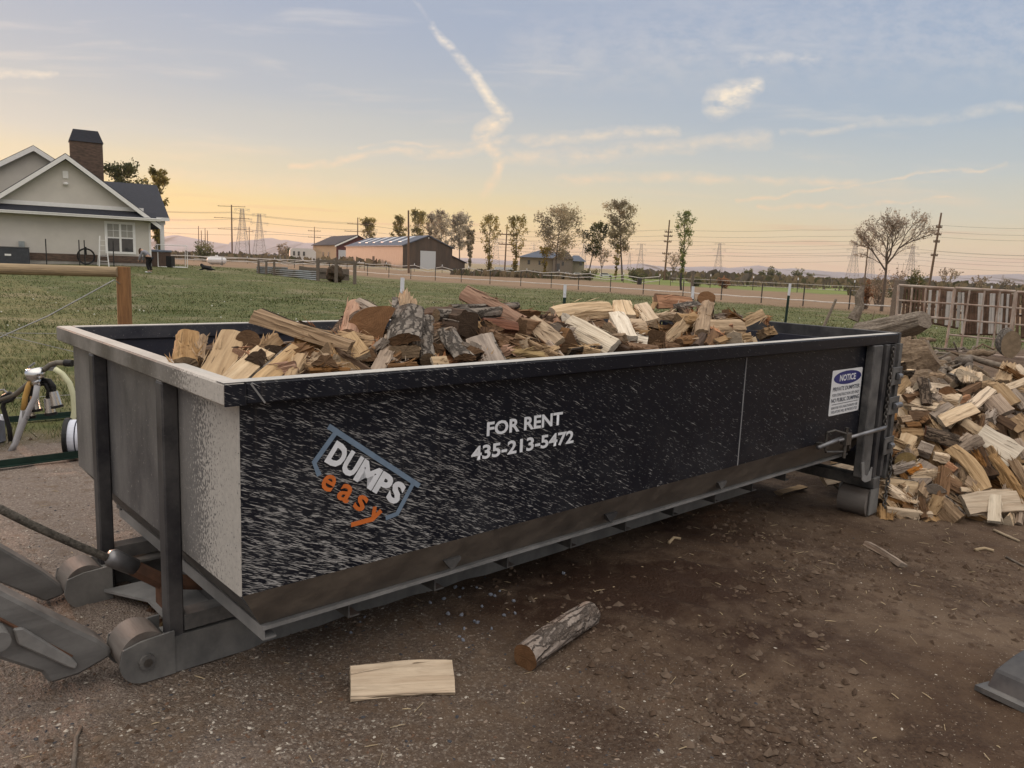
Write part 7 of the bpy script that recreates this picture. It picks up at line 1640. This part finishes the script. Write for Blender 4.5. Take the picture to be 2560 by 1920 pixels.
tree(1364, 620, 14, 118, 'yellow', 'small bright yellow sapling in front of the bungalow wall', 'column', crown0=.05, n=500)
tree(1502, 558, 30, 118, 'dark', 'bent dark tree arching to the right of the bungalow', 'spread', base=1476, crown0=.40, n=1700)
tree(1548, 503, 36, 116, 'olive', 'tallest tree, its leaning trunk standing right of the bent one', 'oval', base=1566, crown0=.36, n=3400)
tree(1507, 618, 20, 130, 'twig', 'thin pinkish bare tree between the bent tree and the tallest tree', 'bare', n=400, crown0=.25)
tree(1544, 612, 11, 124, 'poplar', 'small slim poplar left of the leaning trunk', 'column', crown0=.1, n=500)
tree(1715, 533, 22, 112, 'green', 'lone green poplar right of the three armed power pole', 'column', crown0=.08, n=1500)
tree(1687, 627, 18, 125, 'twig', 'sparse bare tree just left of the lone green poplar', 'bare', n=350, crown0=.25)
tree(2224, 526, 92, 44, 'twig', 'bare spreading tree behind the rusty livestock panels', 'bare', base=2233, crown0=.40, n=3600, leaf=.045, thick=.10)
tree(2291, 664, 30, 42, 'bush', 'olive green bush behind the rusty livestock panels', 'bush', n=1800, leaf=.07)
tree(2253, 648, 18, 43, 'twig', 'dry upright bush at the trunk of the bare spreading tree', 'bush', n=700, leaf=.06)
tree(2203, 668, 26, 52, 'twig', 'low grey dry bush left of the bare spreading tree', 'bush', n=900, leaf=.07)
tree(2370, 660, 30, 95, 'twig', 'small bare tree right of the leaning power pole', 'bare', n=250, crown0=.2)
tree(2455, 680, 22, 100, 'twig', 'very small bare tree low on the horizon at the far right', 'bare', n=200, crown0=.2)
tree(2517, 690, 14, 120, 'twig', 'tiny bare tree at the right edge of the horizon', 'bare', n=150, crown0=.2)
tree(2172, 699, 15, 46, 'rust', 'rust coloured weed clump beside the pale post stub', 'bush', n=700, leaf=.06)
tree(1812, 688, 20, 92, 'rust', 'brown shrub at the near edge of the green field', 'bush', n=600)
tree(1745, 693, 18, 98, 'bush', 'low dark shrub under the lone green poplar', 'bush', n=500)
tree(1592, 672, 26, 108, 'bush', 'grey green shrub right of the leaning trunk', 'bush', n=700)
tree(1473, 668, 22, 112, 'bush', 'dark shrub at the foot of the bent tree', 'bush', n=700)
for i, (x, y, h_, Y, lb) in enumerate(((1870, 672, 14, 420, 'far low tree on the skyline, left of a taller one'), (1929, 666, 13, 430, 'far rounded tree on the skyline, tallest of a short row'), (1907, 674, 9, 440, 'far small tree tucked left of the tallest on the skyline'), (1996, 673, 17, 410, 'far spreading tree on the skyline by the low white shed'), (1947, 680, 9, 430, 'far low clump between two skyline trees'), (2025, 684, 10, 440, 'far low clump right of the spreading skyline tree'), (706, 606, 14, 300, 'far bare grey tree left of the camper trailer'), (722, 620, 12, 310, 'far rounded bush just left of the camper trailer'))):
    tree(x, y, h_, Y, 'bush' if x != 706 else 'twig', lb, 'bush', n=450, leaf=Y * .0012)
def brush():
    """unbroken dry scrub along the horizon"""
    S = []; X = []; Ys = []
    for (x0, x1, y0, y1, m) in ((1560, 2640, 150, 420, 9000), (380, 980, 170, 420, 6500), (2100, 2640, 60, 140, 4500), (1180, 1600, 112, 140, 3500), (1700, 2200, 105, 200, 3500), (1080, 1500, 108, 118, 2600)):
        px = x0 + (x1 - x0) * RNG.random(m); y = y0 + (y1 - y0) * RNG.random(m); x = (px - 1280) / F_PX * y * 1.01; k = fbm(x * .06, y * .06, 7, 3) > .46
        X.append(x[k]); Ys.append(y[k]); S.append(np.full(k.sum(), 1.0 if y0 > 145 else .42))
    X = np.concatenate(X); Y = np.concatenate(Ys); S = np.concatenate(S); n = len(X); Z = surf(X, Y)
    h = S * (.5 + 1.5 * RNG.random(n) ** 2) * (.5 + fbm(X * .1, Y * .1, 17, 3)); a = RNG.random(n) * 3.14; w = h * (.35 + .5 * RNG.random(n)); lx = (RNG.random(n) - .5) * h
    V = np.stack([np.stack([X - np.cos(a) * w, Y - np.sin(a) * w, Z - .05], -1), np.stack([X + np.cos(a) * w, Y + np.sin(a) * w, Z - .05], -1), np.stack([X + np.cos(a) * w * .5 + lx, Y + np.sin(a) * w * .5, Z + h * .8], -1), np.stack([X - np.cos(a) * w * .3 + lx, Y, Z + h], -1)], 1).reshape(-1, 3)
    mats = [mat('dry_scrub', (.20, .15, .09), rough=1, vscale=.3), mat('grey_scrub', (.13, .105, .08), rough=1, vscale=.3), mat('olive_scrub', (.095, .09, .045), rough=1, vscale=.3)]
    tag(np_mesh('scrub', V, np.arange(n * 4).reshape(-1, 4), mats, RNG.choice(3, n, p=[.5, .3, .2])), kind='stuff')
brush()

# ------------------------------------------------------------------ power lines
M_POLE = mat('brown_power_pole', (.16, .105, .075), rough=.9); M_LATT = mat('pylon_steel', (.36, .33, .32), rough=.7); M_CABLE = mat('power_wire', (.22, .19, .18), rough=.8)
def pole(px, ytop, Y, label, arms=(), base=None, r=.16, group='utility poles'):
    t = at_y(px, ytop, Y); b = t.x if base is None else at_y(base, ytop + 100, Y).x; z0 = gh(b, Y); H = t.z - z0
    T = thing('power_pole', label, 'power pole', (b, Y, z0), group=group); top = Vector((t.x - b, 0, H))
    r *= .72; q = MB(); q.tube([(0, 0, -.3), top * .5, top], [r, r * .85, r * .65], 8); q.build('shaft', M_POLE, T)
    for f, w in arms:
        c = top * f; q = MB(); q.beam(c + Vector((-w, 0, 0)), c + Vector((w, 0, .0)), .14, .18)
        for k in (-1, -.55, .55, 1): q.tube([c + Vector((w * k * .95, 0, -.02)), c + Vector((w * k * .95, 0, .3))], .07, 5)
        q.build('crossarm', M_POLE, T)
def pylon(px, ytop, Y, label, arm=(1.0, 1.25, .95), hw=None, group='lattice pylons on the horizon'):
    t = at_y(px, ytop, Y); z0 = gh(t.x, Y); H = t.z - z0; T = thing('pylon', label, 'pylon', (t.x, Y, z0), group=group)
    q = MB(); r = H * .0032; w = lambda f: H * (.105 * (1 - f) ** 1.4 + .026)
    lv = [0, .14, .27, .38, .48, .57, .65, .73, .81, .89, .97]
    C4 = lambda f: [Vector((sx * w(f), sy * w(f), H * f)) for sx, sy in ((-1, -1), (1, -1), (1, 1), (-1, 1))]
    for a, b in zip(lv, lv[1:]):
        A, B = C4(a), C4(b)
        for k in range(4):
            q.beam(A[k], B[k], r * 2, r * 2); q.beam(A[k], B[(k + 1) % 4], r, r); q.beam(A[(k + 1) % 4], B[k], r, r); q.beam(B[k], B[(k + 1) % 4], r, r)
    q.build('tower', M_LATT, T)
    for f, k in zip((.58, .76, .95), arm):
        q = MB(); L = H * .16 * k
        for s in (-1, 1):
            q.beam((0, 0, H * (f + .02)), (s * L, 0, H * (f + .015)), r * 1.6, r * 1.6); q.beam((s * w(f), 0, H * (f - .03)), (s * L, 0, H * (f + .012)), r * 1.4, r * 1.4); q.tube([(s * L, 0, H * (f + .012)), (s * L * .93, 0, H * (f - .05)), (s * L * .72, 0, H * (f + .0))], r * .9, 4)
        q.build('crossarm', M_LATT, T)
pole(578.6, 512, 330, 'tall three armed power pole left of two pylons', ((.97, 5.8), (.75, 7.4), (.54, 5.8)), r=.5)
pylon(605, 518, 430, 'nearer left hand lattice pylon beside the three armed pole'); pylon(648, 531, 470, 'right hand lattice pylon of the pair left of the camper')
pole(623, 567, 330, 'plain slim pole between the two left hand pylons', ((.85, 1.6),), r=.25)
for x, y, lb in ((496, 565, 'leftmost of four bare poles behind the round bush'), (503, 576, 'second shorter bare pole behind the round bush'), (512.5, 570, 'third bare pole behind the round bush'), (518.5, 576, 'rightmost bare pole behind the round bush')): pole(x, y, 260, lb, r=.22)
pole(786, 567, 300, 'slim pole with two arms above the camper trailer', ((.88, 2.4), (.7, 2.4)), r=.25)
pole(894.5, 544, 260, 'double armed pole rising behind the barn roof', ((.86, 3.4), (.70, 4.4)), r=.32)
pole(1021, 526, 112, 'tall bare timber pole standing in front of the barn gable', r=.24, base=1023)
pole(1268, 561, 145, 'leaning pole between two matching poplars', ((.80, 1.6), (.6, 1.4)), base=1262, r=.2)
pole(1674, 550, 150, 'three armed pole left of the lone green poplar', ((.80, .7), (.73, .8), (.64, .7), (.44, .8)), base=1664, r=.26)
pole(2353.5, 532, 120, 'leaning power pole right of the bare spreading tree', ((.82, .45), (.73, .5), (.64, .45), (.47, .5)), base=2332, r=.27)
pole(2173, 589, 180, 'leaning pole half hidden by the bare spreading tree', ((.8, 1.2),), base=2163, r=.25)
for x, y, Y, lb in ((1336, 607, 900, 'faint far pylon above the bungalow roof'), (1461, 606, 900, 'faint far pylon left of the bent tree'), (1575, 632, 900, 'faint short pylon right of the tallest tree'), (1604, 607, 620, 'far pylon between the tallest tree and the three armed pole'), (1800, 605, 600, 'far pylon above the green field right of the poplar'), (2140, 600, 480, 'large pylon left of the bare spreading tree'), (2181, 618, 620, 'pylon seen through the bare spreading tree'), (2283, 613, 560, 'pylon right of the bare spreading tree'), (923, 549, 420, 'pylon behind the small poplar at the barn roof'), (1242, 583, 640, 'pylon behind the left one of two matching poplars'), (2508, 686, 900, 'tiny far pylon at the right edge of the horizon')):
    pylon(x, y, Y, lb)
def lines(label, sets, Y, r=.045):
    p0 = at_y(*sets[0][0], Y); T = thing('power_lines', label, 'power lines', p0)
    for pts in sets:
        P = [at_y(*p, Y) - p0 for p in pts]; out = []
        for a, b in zip(P, P[1:]):
            for i in range(8): t = i / 8; out.append(a.lerp(b, t) - Vector((0, 0, (b - a).length * .012 * 4 * t * (1 - t))))
        out.append(P[-1]); q = MB(); q.tube(out, r, 4); q.build('wire', M_CABLE, T)
lines('sagging wires running from behind the house to the double armed pole', [[(300, 522), (578, 530), (893, 558)], [(300, 524), (578, 532), (893, 561)], [(300, 545), (578, 548), (893, 575)], [(300, 566), (578, 569), (893, 592)], [(380, 580), (700, 586), (900, 598)], [(893, 558), (1100, 585), (1266, 598)], [(893, 575), (1100, 596), (1266, 606)]], 300, .06)
lines('many level wires crossing the orange sky at the right', [[(1266, 578 + o * .8), (1470, 577 + o * .9), (1672, 574 + o), (2000, 575 + o * 1.05), (2350, 563 + o * 1.1), (2640, 571 + o * 1.15)] for o in (0, 15, 27, 60)], 150, .026)
lines('lower far wires strung between the right hand pylons', [[(1240, 598 + o), (1604, 612 + o), (1800, 612 + o), (2140, 612 + o), (2283, 622 + o), (2640, 640 + o)] for o in (0, 9, 18, 27, 40)], 560, .085)

# ------------------------------------------------------------------ livestock panels, stump and root tangle at the right
M_PANEL = mat('weathered_panel_steel', (.44, .37, .32), rough=.8, color2=(.28, .19, .145), vscale=3.5)
M_SLATR = mat('rusty_slat', (.17, .105, .072), rough=.9, var=.5, vscale=6); M_SLATW = mat('whitish_slat', (.58, .55, .52), rough=.8, var=.2)
def panels():
    Y0 = 18.5
    def grid(name, label, quad, cols, rows, r, m, dy=0):
        """quad: photo corners TL, TR, BR, BL with depths"""
        P = [at_y(*Z4(*p[:2]), p[2]) for p in quad]; z0 = min(gh(p.x, p.y) for p in P)
        T = thing(name, label, 'livestock panel', (P[3].x, P[3].y, gh(P[3].x, P[3].y)), group='rusty livestock panels'); L = T.location
        f = lambda u, v: (P[0].lerp(P[1], u)).lerp(P[3].lerp(P[2], u), v) - L
        q = MB()
        for i in range(cols + 1): q.tube([f(i / cols, 0), f(i / cols, 1)], r * (1.4 if i in (0, cols) else 1), 6)
        for j in range(rows + 1): q.tube([f(0, j / rows), f(1, j / rows)], r * (1.4 if j in (0, rows) else 1), 6)
        q.build('frame', m, T); return T, f
    grid('livestock_panel', 'left front steel grid panel, shorter and leaning on its neighbour', [(1300, 620, 18.9), (1705, 645, 18.3), (1680, 865, 18.3), (1285, 838, 18.9)], 4, 2, .022, M_PANEL)
    T, f = grid('livestock_panel', 'right front steel grid panel, tall with square openings', [(1712, 640, 18.2), (2150, 665, 17.6), (2090, 1140, 17.6), (1640, 1090, 18.2)], 4, 4, .022, M_PANEL)
    grid('livestock_panel', 'steel grid panel at the right edge of the photo', [(2160, 668, 17.7), (2700, 690, 17.2), (2680, 1180, 17.2), (2110, 1140, 17.7)], 5, 4, .02, M_PANEL)
    def slats(label, quad, n, m1, m2, w):
        P = [at_y(*Z4(*p[:2]), p[2]) for p in quad]; T = thing('slatted_gate', label, 'gate', (P[3].x, P[3].y, gh(P[3].x, P[3].y)), group='slatted gates behind the panels'); L = T.location
        f = lambda u, v: (P[0].lerp(P[1], u)).lerp(P[3].lerp(P[2], u), v) - L; rnd = random.Random(n)
        for i in range(n):
            u = (i + .5) / n; q = MB(); q.beam(f(u, .04), f(u, .96), w * rnd.uniform(.6, 1.2), .03, up=(0, 1, 0)); q.build('slat', m1 if rnd.random() < .62 else m2, T)
        q = MB()
        for v in (.02, .5, .98): q.beam(f(0, v) + Vector((0, .05, 0)), f(1, v) + Vector((0, .05, 0)), .05, .05)
        q.build('rail', M_SLATR, T)
    slats('rusty slatted gate leaning behind the left grid panel', [(1260, 628, 20.2), (1760, 660, 19.6), (1740, 940, 19.6), (1240, 840, 20.2)], 19, M_SLATR, M_SLATW, .07)
    slats('mixed brown and white slatted gate behind the tall grid panel', [(1760, 660, 19.5), (2130, 672, 19.0), (2110, 985, 19.0), (1750, 985, 19.5)], 18, M_SLATR, M_SLATW, .06)
    slats('dark slatted gate behind the panel at the right edge', [(2150, 672, 19.2), (2700, 690, 18.6), (2690, 1010, 18.6), (2140, 1010, 19.2)], 13, M_SLATR, M_SLATR, .08)
    p0 = at_y(*Z4(1262, 840), 19.4); T = MB(); T.box((-.09, -.10, 0), (.09, .10, 1.8)); o = T.build('crate_end', M_WOODG, bevel=.02); o.location = (p0.x, p0.y, gh(p0.x, p0.y)); o.rotation_euler = (0, .04, .3)
    tag(o, 'upright grey weathered timber at the left end of the livestock panels', 'timber')
panels()
def root(name, label, pts, Y0, r, m, cat='log', smooth=False, seed=1, wob=.25):
    rnd = random.Random(seed); P = [at_y(*p[:2], p[2]) for p in pts]; o = Vector((P[0].x, P[0].y, gh(P[0].x, P[0].y)))
    pts, rs, NS, NR = [], [], 14, 40
    for i in range(len(P) - 1):
        for k in range(NS):
            t = k / NS; pts.append(P[i].lerp(P[i + 1], t) - o); rs.append(r[i] * (1 - t) + r[i + 1] * t)
    pts.append(P[-1] - o); rs.append(r[-1]); V, Fs, u = [], [], None; s0 = Vector((seed * 3.7, seed * 1.3, 0)); m_ = len(pts)
    for i, p in enumerate(pts):
        a = (pts[min(i + 1, m_ - 1)] - pts[max(i - 1, 0)]).normalized(); u = a.orthogonal().normalized() if u is None else (u - a * u.dot(a)).normalized(); w = a.cross(u); L_ = i / NS
        for k in range(NR):
            t = 2 * math.pi * k / NR; c, s_ = math.cos(t), math.sin(t)
            rid = mnoise.noise(Vector((c * 2.2, s_ * 2.2, L_ * .5)) + s0) * .9 + mnoise.noise(Vector((c * 6, s_ * 6, L_ * .9)) + s0) * .5 + mnoise.noise(Vector((c * 13, s_ * 13, L_ * 2)) + s0) * .3 + mnoise.noise(Vector((c, s_, L_ * 3)) + s0) * .5
            V.append(p + (u * c + w * s_) * rs[i] * (1 + wob * 1.3 * rid))
    Fs = [(i * NR + k, i * NR + (k + 1) % NR, (i + 1) * NR + (k + 1) % NR, (i + 1) * NR + k) for i in range(m_ - 1) for k in range(NR)] + [tuple(range(NR))[::-1], tuple(range((m_ - 1) * NR, m_ * NR))]
    q = MB(); q.add(V, Fs); ob = q.build(name, m, smooth=smooth); ob.location = o; tag(ob, label, cat); return ob
GREYW = mat('grey_driftwood', (.27, .225, .18), rough=.95, color2=(.15, .12, .095), vscale=5, stretch=(3, 3, 10), bump=.8, bscale=14); TANW = mat('tan_weathered_trunk', (.24, .175, .115), rough=.95, color2=(.11, .075, .05), vscale=7, stretch=(3, 3, 9), bump=.8, bscale=12)
root('fallen_log', 'big grey weathered trunk lying behind the dumpster corner', [(2150, 838, 13.5), (2230, 826, 12.8), (2312, 800, 12.2)], 13, [.20, .22, .14], GREYW, seed=2, wob=.16)
root('fallen_log', 'thick tan splitting trunk lying directly behind the dumpster door', [(2215, 905, 10.6), (2290, 900, 10.4), (2332, 880, 10.3)], 10, [.32, .32, .2], TANW, seed=4, wob=.12)
root('fallen_log', 'lower tan trunk under the splitting trunk behind the door', [(2215, 975, 9.9), (2300, 968, 9.8), (2338, 950, 9.7)], 10, [.20, .22, .16], TANW, seed=6, wob=.12)
root('tree_stump', 'upright pale forked stump at the left end of the root heap', [(2132, 800, 15.5), (2150, 765, 15.5), (2146, 742, 15.5), (2156, 716, 15.5)], 15, [.11, .075, .06, .035], GREYW, 'stump', seed=8, wob=.2)
_lo = at_y(2538, 857, 11.9)
make_log('round_log', 'round', 'buff', _lo + Vector((.05, .25, -.02)), Vector((.35, .9, .05)), Vector((0, 0, 1)), .45, .27, .43, 'oval pale sawn log end leaning at the right edge by the panels', 'log', None) 
def tangle():
    """a heap of grey roots and dead branches; each sizeable branch is its own piece"""
    rnd = random.Random(12)
    for i in range(64):
        px = rnd.uniform(2215, 2470); py = rnd.uniform(845, 1000) + max(0, (2320 - px)) * .1
        if px > 2330 and py < 870: py += 60
        Y = 10.5 + (1000 - py) / 155 * 4.5 + rnd.uniform(-.3, .3); c = at_y(px, py, Y); z0 = gh(c.x, c.y)
        if c.z < z0 + .03: c.z = z0 + .03
        a = rnd.uniform(0, math.pi); ln = rnd.uniform(.25, .75); d = Vector((math.cos(a), math.sin(a) * .6, rnd.uniform(-.35, .45))).normalized(); r = rnd.choice((.014, .02, .03, .045, .06, .075))
        p0 = -d * ln / 2; pts = [p0 + d * ln * t + Vector((rnd.gauss(0, 1), rnd.gauss(0, 1), rnd.gauss(0, 1))) * ln * .07 for t in (0, .25, .5, .75, 1)]
        q = MB(); q.tube(pts, [r * k for k in (1, .95, .85, .7, .45)], 7); ob = q.build('dead_branch', [GREYW, M_WOODG, TANW][i % 3], smooth=True); ob.location = c
        tag(ob, 'grey dead branch or root in the tangle behind the woodpile', 'branch', 'dead branches in the tangled heap')
    # heaped soil and rot under it
    q = MB(); 
    for i in range(16):
        px = rnd.uniform(2225, 2460); py = rnd.uniform(905, 1000); Y = 10.6 + (1000 - py) / 155 * 4.0; c = at_y(px, py + 22, Y); q.ball((c.x, c.y, gh(c.x, c.y) + .02), (rnd.uniform(.35, .6), rnd.uniform(.35, .6), max(.12, (c.z - gh(c.x, c.y)))), nu=12, nv=8, jit=.25, rnd=rnd)
    o = q.build('rotting_bark_heap', mat('bark_mould', (.085, .062, .045), rough=1, color2=(.14, .11, .085), vscale=9, bump=1, bscale=30), smooth=False); tag(o, kind='stuff')
    # thin wiry shoots standing up from it
    for i in range(16):
        px = rnd.uniform(2120, 2330); py = rnd.uniform(815, 850) if px < 2210 else rnd.uniform(900, 985); Y = 14 if px < 2210 else 10.6; c = at_y(px, py, Y); pts = [(0, 0, 0)]; d = Vector((rnd.uniform(-.5, .5), rnd.uniform(-.3, .3), 1)).normalized()
        for k in range(4): d = (d + Vector((rnd.uniform(-.4, .4), rnd.uniform(-.3, .3), rnd.uniform(-.35, .1)))).normalized(); pts.append(tuple(Vector(pts[-1]) + d * rnd.uniform(.08, .16)))
        q = MB(); q.tube(pts, [.007, .006, .005, .004, .002], 5); ob = q.build('dry_shoot', mat('dry_shoot', (.22, .17, .12)) if i == 0 else bpy.data.materials['dry_shoot']); ob.location = c
        tag(ob, 'thin dry shoot sticking out of the root tangle', 'twig', 'dry shoots in the tangled heap')
tangle()
def leaning_boards():
    p = at_y(*Z4(725, 870), 22); t = thing('leaning_pole', 'thin grey pole leaning out of the grass left of the stump', 'pole', (p.x, p.y, gh(p.x, p.y))); e = at_y(*Z4(845, 722), 22) - t.location
    MB().tube([(0, 0, 0), e], [.05, .035], 7).build('shaft', GREYW, t)
leaning_boards()
# ------------------------------------------------------------------ mountains
def mountains():
    def range_(name, pts, Y, col, seed):
        r = np.random.default_rng(seed); xs = np.linspace(-200, 2800, 260); ys = np.interp(xs, [p[0] for p in pts], [p[1] for p in pts]); rough = fbm(xs * .02, xs * 0 + seed, seed, 5) - .5
        top, bot, back = [], [], []
        for x, y, q in zip(xs, ys, rough):
            hz = 630 + .041 * (x - 480); h = max(0, hz - y); p = at_y(x, y - q * h * .5, Y); top.append((p.x, Y, p.z)); bot.append((p.x, Y - 900, -6)); back.append((p.x, Y + 2500, -6))
        mid = [((a[0] + b[0]) / 2 + r.normal(0, 60), (a[1] + b[1]) / 2 + r.normal(0, 60), max(-6, a[2] * (.30 + .35 * r.random()))) for a, b in zip(top, bot)]
        n_ = len(xs); V = np.array(bot + mid + top + back); I = np.arange(4 * n_).reshape(4, n_); Fq = np.concatenate([np.stack([I[k, :-1], I[k, 1:], I[k + 1, 1:], I[k + 1, :-1]], -1) for k in range(3)])
        o = np_mesh(name, V, Fq, mat(name, col, rough=1, var=.2, vscale=.004)); tag(o, kind='structure')
    range_('hills', [(-200, 600), (380, 598), (420, 590), (455, 594), (500, 606), (560, 612), (640, 602), (685, 594), (730, 602), (800, 612), (860, 626), (1000, 646), (1200, 646), (1350, 656), (1500, 664), (1600, 660), (1680, 668), (1800, 668), (1860, 672), (1900, 664), (1950, 676), (1975, 668), (2060, 678), (2120, 680), (2300, 694), (2450, 690), (2510, 685), (2600, 690), (2800, 700)], 5200, (.20, .19, .23), 3)  # pale blue-grey base colour has some of the distance haze put into it
mountains()
def haze():
    q = MB(); q.box((-7000, -60, -30), (7000, 8200, 230)); o = q.build('haze', HAZE_M()); tag(o, kind='stuff')
def HAZE_M():
    m = bpy.data.materials.new('evening_haze'); m.use_nodes = True; n = NT(m.node_tree); out = n.n('ShaderNodeOutputMaterial')
    v = n.n('ShaderNodeVolumePrincipled'); v.inputs['Color'].default_value = (.82, .81, .83, 1); v.inputs['Density'].default_value = HAZE_D; v.inputs['Anisotropy'].default_value = .45; n.t.links.new(v.outputs[0], out.inputs['Volume']); return m
HAZE_D = .00010
haze()
